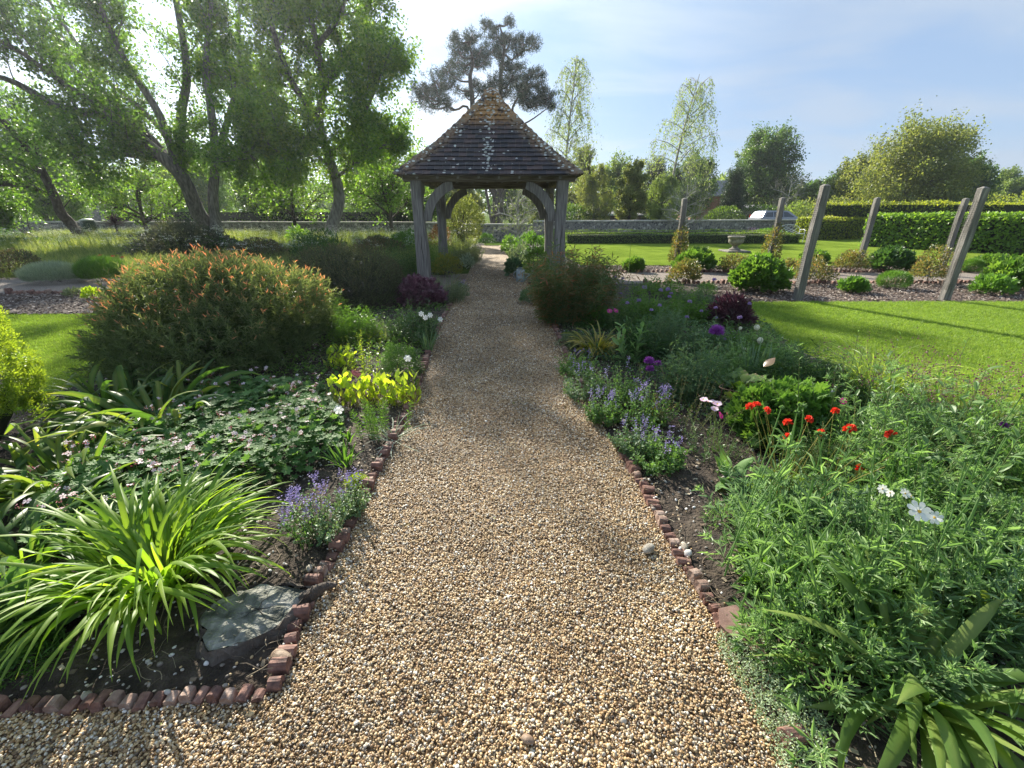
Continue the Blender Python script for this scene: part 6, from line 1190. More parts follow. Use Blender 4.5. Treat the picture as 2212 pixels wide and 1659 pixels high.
    drift('dark green small leaved plant below the red flowers', 1770, 1065, 925, 74, L_deep, TRI, .06, .05, 90, 14)
    flowers_on('pale pink anemone flowers in a row above fine foliage', 'anemone', [(1520, 864), (1530, 868), (1541, 870), (1550, 873), (1543, 884)], (1540, 960), F_anem, .8, .6)
    flowers_on('magenta pink anemones beside the pale pink ones', 'anemone', [(1556, 897), (1570, 894)], (1560, 965), F_mag, .9, .7)
    flowers_on('single magenta pink flower above the geranium mound', 'pink_daisy', [(1821, 866)], (1820, 940), F_mag, .8, .7)
    stemmy('fine_leaved_plant', 'wispy fine leaved foliage under the pink anemones', 'plant', *gxy(1545, 985), .2, 26, (.14, .26), L_scab, NEEDLE, .05, .006, 22, .3, seed=57)
    # geum
    root, x, y = flowers_on('geum with red double flowers on thin yellowish stems', 'geum', [(1620, 880), (1634, 877), (1655, 888), (1702, 914), (1747, 907), (1701, 945), (1772, 936), (1805, 890)], (1690, 1080), F_geum, 1.0, .3, M_stemy)
    shrub('g', '', '', x, y, .17, .13, .17, 520, .045, .045, leafmat('leaf_geum', [(.06, .12, .015), (.11, .18, .022), (.17, .24, .035)], .4, .4), TRI, root=root, stems=0, rough=.3)
    stemmy('', '', '', x, y, .16, 20, (.30, .55), L_green, RHOMB, .014, .010, 9, .3, smat=M_stemy, seed=58, root=root, u0=.5)
    root, x, y = flowers_on('second geum with larger orange red flowers leaning right', 'geum', [(1830, 930), (1838, 927), (1925, 940), (1858, 1012)], (1800, 1075), F_geum, 1.15, .3, M_stemy); stemmy('', '', '', x, y, .16, 12, (.25, .5), L_green, RHOMB, .014, .010, 9, .45, smat=M_stemy, seed=59, root=root, u0=.5)
    strap_plant('foxglove', 'foxglove rosette with large soft leaves on the bare soil', 'plant', *gxy(1572, 1030), 15, (.15, .24), (.05, .075), L_ger, (.25, 1.25), (-.35, .5), .02, parts=True, shape='oval', seed=60, k=9, tint=(.5, 1))
    # pale arching grass clump
    strap_plant('arching_grass', 'pale green arching grassy clump at the lawn edge', 'plant', *gxy(1890, 862), 230, (.42, .75), (.010, .017), leafmat('leaf_palegrass', [(.10, .17, .03), (.17, .25, .05), (.26, .33, .09)], .45, .35), (.9, 1.5), (-1.2, -.1), .2, seed=61, tint=(.2, 1))
    # hazy dusky flowers by the lawn
    for i, (lab, px, pb, hw, n) in enumerate([('airy haze of dusky red flowers at the lawn edge on the far right', 2105, 960, .42, 90), ('smaller airy dusky flowered plant under the arching grass', 1900, 890, .34, 60)]):
        x, y = gxy(px, pb); r, tips, cur = stemmy('dusky_columbine', lab, 'flowers', x, y, hw, n, (.3, .55), L_scab, TRI, .035, .035, 7, .3, smat=leafmat('stem_red', [(.12, .07, .03), (.18, .12, .05)], .1, .5), sr=.0016, seed=62 + i, u0=.1, taper=.6); a = Acc(); m = len(tips) * 12; ii = np.repeat(np.arange(len(tips)), 12); batch(a, RHOMB, tips[ii] + rng.normal(size=(m, 3)) * .032, rv(m), rv(m), .016, .010, tint=rng.random(m)); a.build('flowers', P_dkpur, r, kind='stuff')
    # the big scabious like mass on the right
    g = np.random.default_rng(77); spots = [(1840, 1010, 'behind the white cosmos'), (1960, 985, 'right of the orange red flowers'), (2080, 1000, 'near the dusky flowers'), (2190, 1040, 'at the right edge level with the red flowers'), (1810, 1180, 'beside the rusty plant hoop'), (1920, 1110, 'just left of the white cosmos'), (2030, 1190, 'just below the white cosmos'), (2160, 1200, 'at the right edge below the white cosmos'), (1790, 1300, 'above the brown tile'), (1920, 1330, 'in the middle of the mass'), (2080, 1330, 'above the broad strap leaves'), (2230, 1360, 'at the right edge above the broad strap leaves'), (1790, 1420, 'low beside the silver thyme'), (2250, 1300, 'running out of the right edge'), (2240, 1120, 'tallest at the right edge'), (1730, 1240, 'reaching nearest to the brick edging'), (1700, 1120, 'low beside the foxglove rosette')]
    for i, (px, py, wh) in enumerate(spots):
        x, y = gxy(px, py); near = y < 1.75; hh = (.20, .38) if near else (.36, .60)
        if i in (8, 12, 15, 16): hh = (.12, .26)
        r, tips, cur = stemmy('scabious', 'sprawling light green scabious with divided leaves ' + wh, 'plant', x, y, .30, 20, hh, [L_scab, L_scab2, L_scab3][i * 7 % 3], [PINN3, LANCE, PINN3][i % 3], [.13, .10, .13][i % 3], [.11, .018, .11][i % 3], [9, 16, 9][i % 3], .28, sr=.0032, seed=70 + i, u0=.05, taper=.55, ang=.85, droop=.1, curve=.25)
        shrub('', '', '', x, y, .26, .24, hh[1] * .55, 300, .11, .09, [L_scab, L_scab2, L_scab3][i * 7 % 3], PINN3, root=r, stems=0, rough=.25, seed=90 + i, lo=.3)
        a = Acc(); ii = np.repeat(np.arange(len(tips)), 24); m = len(ii); batch(a, RHOMB, tips[ii] + rng.normal(size=(m, 3)) * .006, unit(rv(m) + [0, 0, .6]), rv(m), .024, .006, tint=.8); a.build('buds', L_scab, r)
    stemmy('tall_perennial', 'tall stems with broad pale leaves rising among the scabious', 'plant', *gxy(2010, 1080), .5, 14, (.55, .85), L_scab, OVAL, .12, .04, 12, .12, sr=.004, seed=120)
    stemmy('tall_perennial', 'tall thin stems with small paired leaves behind the geranium mound', 'plant', *gxy(1800, 960), .7, 12, (.6, .9), L_scab, LANCE, .07, .016, 14, .1, sr=.0035, seed=121, ry=.3)
    stemmy('tall_perennial', 'leafy spires at the right side between the grass and the dusky flowers', 'plant', *gxy(2090, 1040), .5, 12, (.5, .72), L_green, OVAL, .08, .03, 18, .14, sr=.004, seed=122, ry=.3)
    flowers_on('large white cosmos with a yellow centre in the scabious', 'cosmos', [(1985, 1105)], (1990, 1330), F_cosmos, .9, .75); flowers_on('half hidden white cosmos right of the large one', 'cosmos', [(2018, 1118)], (2020, 1345), F_cosmos, .6, 1.3); flowers_on('small creamy withering cosmos above the large white one', 'cosmos', [(1955, 1066), (1968, 1072)], (1950, 1290), F_cosmos, .5, 1.0); flowers_on('two small white cosmos left of the withering one', 'cosmos', [(1906, 1056), (1922, 1064)], (1910, 1270), F_cosmos, .45, 1.2)
    flowers_on('purple black scabious flower at the lawn side', 'scabious_flower', [(2168, 918)], (2160, 1030), F_bigpom, .5, .3)
    # knobbly scabious stalks standing above the mass
    F_knob = pom_mesh('bud', L_scab, .012, 60, .35); g = np.random.default_rng(12)
    for i in range(84):
        px, pt = g.uniform(1660, 2230), g.uniform(850, 1330); Y = max(1.25, G(px, pt + 270)[1] * 1.0); p = F(px, pt, Y)
        if p[2] < .38 or p[2] > .98: continue
        nm = thing('scabious_stalk', 'long thin stalk with a knobbly green bud rising from the scabious mass on the right', 'flower stalk', (p[0], Y, 0), 'knobbly bud stalks in the right border'); b = (p[0] + g.normal() * .12, Y + g.normal() * .1, .05); stalk(nm, b, p, .0042, L_scab, g.normal() * .05); obj_at('bud', F_knob, nm, p, (g.normal() * .4, g.normal() * .4, 0), g.uniform(.8, 1.5))
        a = Acc(); m = 8; u = np.repeat(np.array([.45, .7]), 4)[:, None]; Q = np.array(b) * (1 - u) + p * u; batch(a, LANCE, Q, unit(rv(m) * [1, 1, .3] + [0, 0, .5]), upn(Q), g.uniform(.05, .11, m), .012, tint=g.random(m)); a.build('foliage', L_scab, nm)
    strap_plant('broad_strap_plant', 'broad glossy strap leaved clump in the bottom right corner', 'plant', 1.42, 1.02, 64, (.34, .62), (.034, .050), leafmat('leaf_amaryllis', [(.04, .085, .018), (.08, .14, .028), (.17, .22, .06)], .42, .45, spec=.35), (.3, 1.25), (-.9, -.05), .10, seed=63, k=11, tint=(.1, .95), twist=.6, kinkp=.08)
    strap_plant('broad_strap_plant', 'upright pale strap leaves behind the broad clump at the right edge', 'plant', 1.95, 1.30, 16, (.35, .5), (.03, .045), leafmat('leaf_amaryllis', []), (.8, 1.4), (-.4, .5), .08, seed=64, k=10, tint=(.3, 1), twist=.5)
    # seedlings on the bare strip
    for i, (lab, px, pb, pt, hw, m, tp, L, W, n) in enumerate([('wispy fine green seedling mat on the bare soil right of the path', 1575, 1150, 1105, 56, L_scab, NEEDLE, .045, .005, 700), ('small round leaved seedlings beside the plant hoop', 1630, 1240, 1180, 40, L_ger, OVAL, .026, .02, 360), ('low leafy plant at the edge of the shade under the scabious', 1655, 1300, 1225, 36, L_green, OVAL, .035, .022, 420), ('bright fine leaved plant left of the scabious mass', 1690, 1185, 1095, 50, L_scab, LANCE, .06, .009, 800)]):
        C_(lab, px, pb, pt, hw, m, tp, L, W, n, seed=500 + i, rough=.35, lo=.1, stems=0)
    # silver thyme carpet
    poly = [gxy(*p) for p in [(1548, 1372), (1580, 1320), (1625, 1335), (1690, 1395), (1720, 1460), (1790, 1560), (1800, 1659), (1700, 1690), (1660, 1600), (1610, 1500), (1560, 1420)]]; P = polypts(poly, 52000); n = len(P); d = polydist(P, poly); z = .015 + .06 * np.clip(d / .05, 0, 1) ** .5 * (.8 + .25 * np.sin(P[:, 0] * 60) * np.sin(P[:, 1] * 55)); a = Acc()
    batch(a, RHOMB, np.column_stack([P, z * rng.uniform(.6, 1.15, n)]), unit(rv(n) + [0, 0, .4]), upn(P), rng.uniform(.006, .012, n), .0055, tint=rng.random(n)); tag(a.build('thyme', leafmat('leaf_thyme', [(.12, .17, .10), (.20, .26, .16), (.30, .36, .25)], .25, .6)), 'low silver green thyme carpet spilling over the brick edging at the bottom right', 'ground cover', kind='stuff')
right_border()

def ground_cover():
    for nm, lab, poly, dens, mat in [('ground_cover', 'low mixed green leaves filling the gaps of the right border', [gxy(*p) for p in [(1215, 730), (1290, 870), (1370, 900), (1450, 940), (1510, 1010), (1600, 960), (1700, 1090), (1640, 1150), (1660, 1270), (1720, 1340), (1830, 1440), (2100, 1460), (2230, 1300), (2210, 985), (2030, 885), (1760, 800), (1660, 700), (1560, 650), (1330, 655), (1220, 690)]], 900, L_deep), ('ground_cover', 'low mixed green leaves filling the gaps of the back left border', [gxy(*p) for p in [(925, 745), (880, 830), (760, 800), (640, 870), (350, 870), (160, 900), (90, 830), (400, 720), (700, 660), (850, 640), (985, 655)]], 650, L_green), ('ground_cover', 'shaded leaves on the soil at the far left behind the daylily', [gxy(*p) for p in [(60, 1000), (260, 960), (120, 1150), (60, 1350), (-60, 1400), (-120, 1100)]], 900, L_deep)]:
        P = polypts(poly, dens); n = len(P); k = lump(np.column_stack([P * 2.2, P[:, 0] * 0]), 7, 2) + rng.normal(size=n) * .3 > -.25; P = P[k]; n = len(P); hh = .03 + .10 * np.clip(polydist(P, poly) / .2, 0, 1) * rng.random(n); Q = np.column_stack([P, hh + .02]); D = unit(rv(n) * [1, 1, .5] + [0, 0, .25]); a = Acc(); h_ = n // 2
        batch(a, OVAL, Q[:h_], D[:h_], upn(Q[:h_]), rng.uniform(.025, .055, h_), rng.uniform(.014, .03, h_), tint=rng.random(h_)); batch(a, TRI, Q[h_:], D[h_:], upn(Q[h_:]), rng.uniform(.04, .075, n - h_), .05, tint=rng.random(n - h_)); tag(a.build(nm, mat), lab, 'ground cover', kind='stuff')
ground_cover()
# ------------------------------------------------------------------ BEYOND: arch planting, dahlia bed
def far_beds():
    C_ = clump
    C_('lime green leafy plants at the far right end of the path', 1102, 548, 510, 18, L_dahlia, RHOMB, .08, .05, 900); C_('mixed green planting right of the path beyond the gazebo', 1150, 560, 502, 34, L_green, RHOMB, .07, .04, 2600, rough=.25); C_('white and green leafy plants along the far right path edge', 1122, 575, 530, 20, L_silver, OVAL, .09, .05, 420, rough=.3)
    C_('blue green hosta behind the watering can', 1110, 594, 562, 15, L_blue, OVAL, .13, .09, 260); C_('yellow green bushy plant behind the watering can', 1158, 594, 536, 30, L_dahlia, RHOMB, .05, .03, 1900); C_('red leaved plant beside the spout of the watering can', 1165, 606, 572, 18, L_peony, TRI, .07, .07, 420)
    C_('dark green shrub behind the back right gazebo post', 1195, 545, 500, 26, L_deep, RHOMB, .07, .05, 1500, name='shrub', cat='shrub')
    stemmy('foxtail_spire', 'tall thin green flower spire at the near edge of the mulch bed', 'plant', *gxy(1358, 590), .03, 1, (.85, .86), L_green, RHOMB, .05, .02, 60, .05, seed=5, taper=.7, sr=.007)
    rows = [(1481, 614, 560, 35, 'rose', 'loose rose bush in front of the first wooden post'), (1500, 586, 541, 40, 'dahlia', 'bright lobed leaved mound behind the loose rose by the first post'), (1371, 586, 562, 18, 'dahlia', 'small green plant alone at the left of the far mulch strip'), (1586, 592, 553, 37, 'rose', 'spreading rose bush between the urn and the big bright mound'), (1643, 634, 560, 60, 'dahlia', 'largest bright green leafy mound left of the near leaning post'), (1755, 614, 555, 46, 'rose', 'rose bush just right of the near leaning post'), (1839, 588, 540, 33, 'rose', 'rose bush at the foot of the third back post'), (1925, 588, 537, 46, 'dark', 'big dark green lobed leaved mound in the back row'), (1846, 632, 603, 26, 'lime', 'small lime green plant on the mulch between the two near posts'), (1932, 623, 589, 31, 'ball', 'neatly clipped green ball on the mulch'), (2017, 614, 537, 42, 'rose', 'tall pale rose bush left of the right near post'), (2101, 588, 562, 18, 'ball', 'small clipped ball behind the right near post'), (2145, 637, 600, 38, 'lime', 'lime green low mound right of the right near post'), (2192, 628, 563, 48, 'dahlia', 'bright leafy mound cut by the right edge of the picture'), (1700, 590, 562, 26, 'rose', 'low rose behind the near leaning post'), (2150, 576, 555, 30, 'dahlia', 'small leafy mound in the back row at the far right'), (1990, 590, 556, 16, 'rose', 'small dark rose between the dark mound and the tall pale rose'), (1760, 565, 545, 26, 'dahlia', 'low green plant behind the near leaning post on the lawn side')]
    for i, (px, pb, pt, hw, kd, lab) in enumerate(rows):
        m, tp, L, W, n, kw = {'rose': (L_rose, RHOMB, .05, .032, 2300, dict(rough=.3, lo=.25, name='rose_bush', cat='shrub')), 'dahlia': (L_dahlia, LOBED, .13, .12, 1500, dict(rough=.22, lo=.5, name='leafy_mound')), 'dark': (L_deep, LOBED, .12, .11, 1500, dict(rough=.22, lo=.5, name='leafy_mound')), 'lime': (L_green, LOBED, .10, .07, 620, dict(rough=.3, lo=.3, name='leafy_mound')), 'ball': (L_green, NEEDLE, .07, .006, 6500, dict(rough=.03, lo=.8, up=.3, zc=.45, name='clipped_ball', cat='shrub'))}[kd]
        if hw > 50: n = int(n * 1.6)
        clump(lab, px, pb, pt, hw, m, tp, L, W, n, seed=600 + i, **kw)
    for px, py, lab in [(1479, 520, 'climbing rose wrapped round the first back post'), (1668, 520, 'climbing rose wrapped round the second back post')]:
        x, y = (5.05, 13.55) if px < 1500 else (7.85, 13.55); shrub('climbing_rose', lab, 'shrub', x, y, .26, .26, 1.15, 1500, .06, .04, L_rose, seed=px, zc=.3, rough=.3)
    C_('pink peony against the flint wall', 1620, 507, 490, 16, P_pink, RHOMB, .16, .12, 420, name='peony'); C_('green herbs at the foot of the flint wall near the bench', 1665, 512, 494, 30, L_green, RHOMB, .14, .06, 900)
    for i, px in enumerate([1275, 1320, 1395, 1540]): C_('small plant at the foot of the flint wall, ' + ['leftmost of four', 'second from the gazebo', 'below the ivy clad tree', 'right of the silvery shrub tree'][i], px, 508, 492, 16, [L_deep, L_rose, L_pale, L_green][i], RHOMB, .14, .08, 420)
far_beds()
# ================================================================== OBJECTS
def posts():
    M_post = solid('grey_post_wood', [(.10, .095, .085), (.19, .18, .16), (.28, .265, .24)], .9, 4, .9, 16, stretch=(8, 8, .6), bdist=.02); M_mesh = plain('netting_wire', (.16, .15, .13), .6, .3)
    for i, (x, y, h, lean, lab) in enumerate([(5.52, 8.34, 2.04, 0, 'near leaning grey post wrapped in netting at the lawn edge'), (8.36, 8.34, 2.0, -.03, 'rightmost near grey post with dark weathered side'), (5.02, 13.6, 1.95, 0, 'first back row post with a climbing rose, nearest the gazebo'), (7.86, 13.6, 1.97, 0, 'second back row post with a climbing rose'), (10.62, 13.6, 1.97, 0, 'third back row post standing before the hedge block'), (13.2, 13.6, 1.95, -.02, 'fourth back row post in front of the beech hedge')]):
        root = thing('wooden_post', lab, 'post', (x, y, 0), 'wooden rose posts'); a = Acc(); k = 10; zs = np.linspace(-.1, h - .03, k); V = []; g = np.random.default_rng(i); w = .066; b = .012
        for j, z in enumerate(zs):
            ox = lean * z / h + .006 * math.sin(j * .9 + i); oy = .006 * math.sin(j * .7 + 2 * i); ww = w + .003 * math.sin(j * 1.3 + i)
            V += [(x + ox + u, y + oy + v, z) for u, v in [(-ww + b, -ww), (ww - b, -ww), (ww, -ww + b), (ww, ww - b), (ww - b, ww), (-ww + b, ww), (-ww, ww - b), (-ww, -ww + b)]]
        V += [(x + lean + u * .25, y + v * .25, h) for u, v in [(-w, -w), (w, -w), (w, -w), (w, w), (w, w), (-w, w), (-w, w), (-w, -w)]]
        a.add(V, quad=[[j * 8 + m, j * 8 + (m + 1) % 8, (j + 1) * 8 + (m + 1) % 8, (j + 1) * 8 + m] for j in range(k) for m in range(8)]); a.add(np.array(V[-8:]), quad=[[0, 1, 3, 5]]); a.build('timber', M_post, root)
        # wire netting round the shaft
        a = Acc(); zz = np.arange(.22, h - .22, .035 if i < 2 else .05); q = w + .006
        for z in zz:
            ox = lean * z / h; P = np.array([[x + ox - q, y - q, z], [x + ox + q, y - q, z + .004], [x + ox + q, y + q, z], [x + ox - q, y + q, z + .004], [x + ox - q, y - q, z]]); tubes(a, P, .0022, 3)
        for u in np.linspace(-q, q, 4):
            for sx, sy in ((u, -q), (-q, u), (q, u)): tubes(a, np.array([[x + sx, y + sy, .2], [x + sx + lean, y + sy, h - .2]]), .0018, 3)
        a.build('netting', M_mesh, root, kind='stuff')
posts()
def urn():
    M = solid('urn_stone', [(.09, .085, .07), (.17, .155, .13), (.26, .24, .20)], .9, 9, .5, 40, bdist=.01); x, y = 9.45, 19.1
    root = thing('stone_urn', 'weathered stone urn on a foot in the middle of the far lawn', 'urn', (x, y, 0))
    a = Acc(); bevbox(a, (x, y, .02), (.95, .95, .07), .015); a.build('plinth', M, root)
    a = Acc(); lathe(a, [(.0, .055), (.22, .055), (.23, .09), (.20, .11), (.13, .15), (.10, .21), (.12, .25), (.16, .27)], (x, y, 0), 24); a.build('foot', M, root, smooth=True)
    a = Acc(); lathe(a, [(.16, .27), (.24, .31), (.29, .37), (.30, .44), (.295, .50), (.31, .53), (.345, .56), (.35, .60), (.33, .62), (.28, .61), (.26, .55), (.0, .53)], (x, y, 0), 32, flute=.04); a.build('bowl', M, root, smooth=True)
urn()
def watering_can():
    M = solid('galvanised', [(.20, .23, .23), (.30, .34, .34), (.38, .42, .42)], .45, 12, .2, 60, metal=.35); x, y = gxy(1124, 607); y += .05; s = 1.0
    root = thing('watering_can', 'grey metal watering can standing on the path edge under the gazebo', 'watering can', (x, y, 0))
    a = Acc(); r = .105; lathe(a, [(0, .012), (r * .97, .012), (r, .02), (r, .10), (r * 1.015, .105), (r, .11), (r, .20), (r * 1.015, .205), (r, .21), (r * .99, .262), (r * .9, .285), (r * .6, .305), (0, .312)], (x, y, 0), 28); a.build('body', M, root, smooth=True)
    a = Acc(); P = np.array([[x + .10, y - .02, .05], [x + .17, y - .03, .12], [x + .24, y - .05, .20], [x + .29, y - .06, .245]]); tubes(a, P, [.026, .02, .015, .013], 12); tubes(a, np.array([[x + .285, y - .06, .24], [x + .315, y - .065, .262]]), [.016, .042], 14, cap=True); a.build('spout', M, root, smooth=True)
    a = Acc(); tubes(a, np.array([[x + .10, y, .215], [x + .17, y - .03, .195], [x + .235, y - .045, .19]]), .006, 6); a.build('spout_brace', M, root)
    a = Acc(); t = np.linspace(-.4, 3.4, 14); tubes(a, np.column_stack([x - .10 - .055 * np.sin(t), y + 0 * t, .17 + .085 * np.cos(t)]), .009, 8); a.build('back_handle', M, root, smooth=True)
    a = Acc(); t = np.linspace(0, math.pi, 12); tubes(a, np.column_stack([x + .07 * np.cos(t), y + 0 * t, .29 + .05 * np.sin(t)]), .007, 8); a.build('top_handle', M, root, smooth=True)
watering_can()
def stump():
    x, y = gxy(545, 1335); M = solid('cut_wood_grey', [(.05, .055, .045), (.13, .135, .11), (.24, .24, .21), (.38, .37, .33)], .95, 16, 1.0, 70, stretch=(1, 1, 1), bdist=.02)
    root = thing('tree_stump', 'low grey cut tree stump with peeling bark beside the daylily', 'tree stump', (x, y, 0)); n = 40; th = np.arange(n) * 2 * math.pi / n; rad = (1 + .10 * np.sin(th * 3 + 1) + .06 * np.sin(th * 5 + .5) + .03 * np.sin(th * 11)); A_, B_ = .185, .142; c, s = math.cos(.42), math.sin(.42)
    def ring(f, z): X = A_ * rad * f * np.cos(th); Y = B_ * rad * f * np.sin(th); return np.column_stack([x + X * c - Y * s, y + X * s + Y * c, np.full(n, z)])
    a = Acc(); V = [ring(f, .066 + .006 * np.sin(f * 30) * (1 if f < .95 else 0)) for f in (1, .97, .85, .7, .5, .3, .12)]; V = np.concatenate(V); V[:, 2] += .004 * np.sin(V[:, 0] * 60) + .006 * np.sin(V[:, 1] * 85 + V[:, 0] * 30) + rng.normal(size=len(V)) * .0018 - .02 * np.clip((V[:, 0] - x) / .2, 0, 1); V = np.concatenate([V, [[x, y, .064]]]); q = [[j * n + i, j * n + (i + 1) % n, (j + 1) * n + (i + 1) % n, (j + 1) * n + i] for j in range(6) for i in range(n)]
    a.add(V, quad=q, tri=[[6 * n + i, 6 * n + (i + 1) % n, 7 * n] for i in range(n)]); a.build('cut_face', M, root, smooth=False)
    Mr = plain('heart_crack', (.025, .02, .016), .95); a = Acc()
    for k in range(5): an = k * 1.25 + .3; L = rng.uniform(.06, .12); t = np.linspace(0, 1, 5); P = np.column_stack([x + .03 + np.cos(an) * L * t, y + .01 + np.sin(an) * L * .65 * t, np.full(5, .070)]); P[:, :2] += rng.normal(size=(5, 2)) * .004; tubes(a, P, np.linspace(.0022, .0006, 5), 4)
    a.build('crack', Mr, root)
    a = Acc()                                            # rough bark, in plates
    V = np.concatenate([ring(1.01, .060), ring(1.05, .068), ring(1.09, .052), ring(1.15, .028), ring(1.26, -.02)]); V += rng.normal(size=V.shape) * .006; a.add(V, quad=[[j * n + i, (j + 1) * n + i, (j + 1) * n + (i + 1) % n, j * n + (i + 1) % n] for j in range(4) for i in range(n)]); a.build('bark', M_barkd, root)
    a = Acc(); P = smooth_line([(x + .17, y + .085, .03), (x + .215, y + .115, .05), (x + .25, y + .15, .045), (x + .28, y + .175, .025)], 4); tubes(a, P, np.linspace(.034, .010, len(P)), 9, cap=True); a.build('root', M_barkd, root, smooth=True)
    for px, py, sz, lab in [(668, 1226, .024, 'pale grey flint stone above the stump on the soil'), (606, 1420, .045, 'flat brown stone lying at the edging corner'), (1402, 1182, .042, 'pale flat flint stone on the path by the right edging'), (1140, 1592, .022, 'brown pebble larger than its neighbours at the bottom of the path'), (185, 1500, .022, 'white stone on the soil by the lower edging'), (1478, 1180, .03, 'pale flint on the soil behind the right edging'), (1448, 945, .03, 'grey flint between catmint clumps')]:
        p = gxy(px, py); a = Acc(); v = IV2 * (1 + .18 * lump(IV2 * 2, px, 2))[:, None] * np.array([sz * 2, sz * 1.3, sz * .9]); v = v @ np.array(Matrix.Rotation(px, 3, 'Z')).T; a.add(v + [p[0], p[1], .02 + sz * .25 if px not in (1402, 1140) else .015 + sz * .2], tri=IF2, tint=.5); tag(a.build('loose_stone', solid('stone_%d' % px, [(.16, .13, .10), (.32, .28, .22), (.5, .47, .40)] if px not in (606, 1140) else [(.12, .08, .05), (.22, .15, .10), (.32, .24, .17)], .7, 20, .5, 60), smooth=True), lab, 'stone')
stump()
def shard():
    pts = [gxy(*p) for p in [(1549, 1328), (1585, 1322), (1612, 1346), (1622, 1372), (1640, 1388), (1658, 1440), (1640, 1437), (1610, 1400), (1566, 1376), (1552, 1362)]]; a = Acc(); n = len(pts); z = [.055, .06, .06, .058, .055, .04, .04, .045, .05, .052]
    V = [(p[0], p[1], zz + .012) for p, zz in zip(pts, z)] + [(p[0], p[1], zz) for p, zz in zip(pts, z)]; a.add(V, tri=[[0, i + 1, i] for i in range(1, n - 1)] + [[n, n + i, n + i + 1] for i in range(1, n - 1)], quad=[[i, (i + 1) % n, n + (i + 1) % n, n + i] for i in range(n)])
    o = a.build('broken_tile', solid('tile_shard', [(.12, .07, .055), (.17, .10, .08), (.21, .13, .10)], .6, 10, .2, 50)); tag(o, 'broken flat brown tile lying in the silver thyme', 'tile')
shard()
def hoops():
    M = plain('rusty_wire', (.09, .05, .032), .8, .3)
    for lab, px, py, Y, rx, ry, an in [('curled rusty metal plant hoop beside the bergenia', 1605, 838, 3.05, .17, .13, (2.2, 7.2)), ('rusty metal plant support with a low curved bar by the scabious', 1725, 1150, 1.75, .26, .15, (3.6, 5.9))]:
        c = F(px, py, Y); root = thing('plant_hoop', lab, 'plant support', (c[0], Y, 0)); a = Acc(); t = np.linspace(*an, 30); P = np.column_stack([c[0] + rx * np.cos(t), Y + ry * np.sin(t), c[2] + .012 * np.sin(t * 2)]); tubes(a, P, .0038, 6); a.build('ring', M, root, smooth=True)
        for e in (0, -1): a = Acc(); tubes(a, np.array([P[e], [P[e][0] - .012, P[e][1] + .01, -.03]]), .0042, 6); a.build('leg', M, root)
    # obelisk of rusty rods under the gazebo
    x, y = gxy(1152, 590); root = thing('rusty_obelisk', 'thin rusty iron plant support in the bed right of the path beyond the gazebo', 'plant support', (x, y, 0))
    for dx in (-.12, 0, .12): a = Acc(); tubes(a, np.array([[x + dx, y, 0], [x + dx * .8, y, .8 if dx else 1.05], [x + dx * .8 + .05, y, .84 if dx else 1.1]]), .008, 5); a.build('rod', M, root)
    a = Acc(); t = np.linspace(0, 6.28, 20); tubes(a, np.column_stack([x + .12 * np.cos(t), y + .12 * np.sin(t), .55 + 0 * t]), .007, 5); a.build('ring', M, root)
    # white plastic label in the border
    a = Acc(); c = F(1795, 850, 3.2); box(a, c, (.022, .004, .13), rot=Matrix.Rotation(.5, 3, 'Y')); tag(a.build('plant_label', plain('white_plastic', (.7, .72, .72), .4)), 'white plastic plant label stuck in the soil by the geranium mound', 'label')
    a = Acc(); c = gxy(1655, 760); v = IV2 * np.array([.16, .07, .05]) * (1 + .3 * lump(IV2 * 2, 5, 2))[:, None] + [c[0], c[1], .06]; a.add(v, tri=IF2); tag(a.build('white_bag', plain('white_plastic_bag', (.62, .66, .70), .4)), 'crumpled white plastic sheet half hidden at the lawn edge', 'plastic sheet')
hoops()
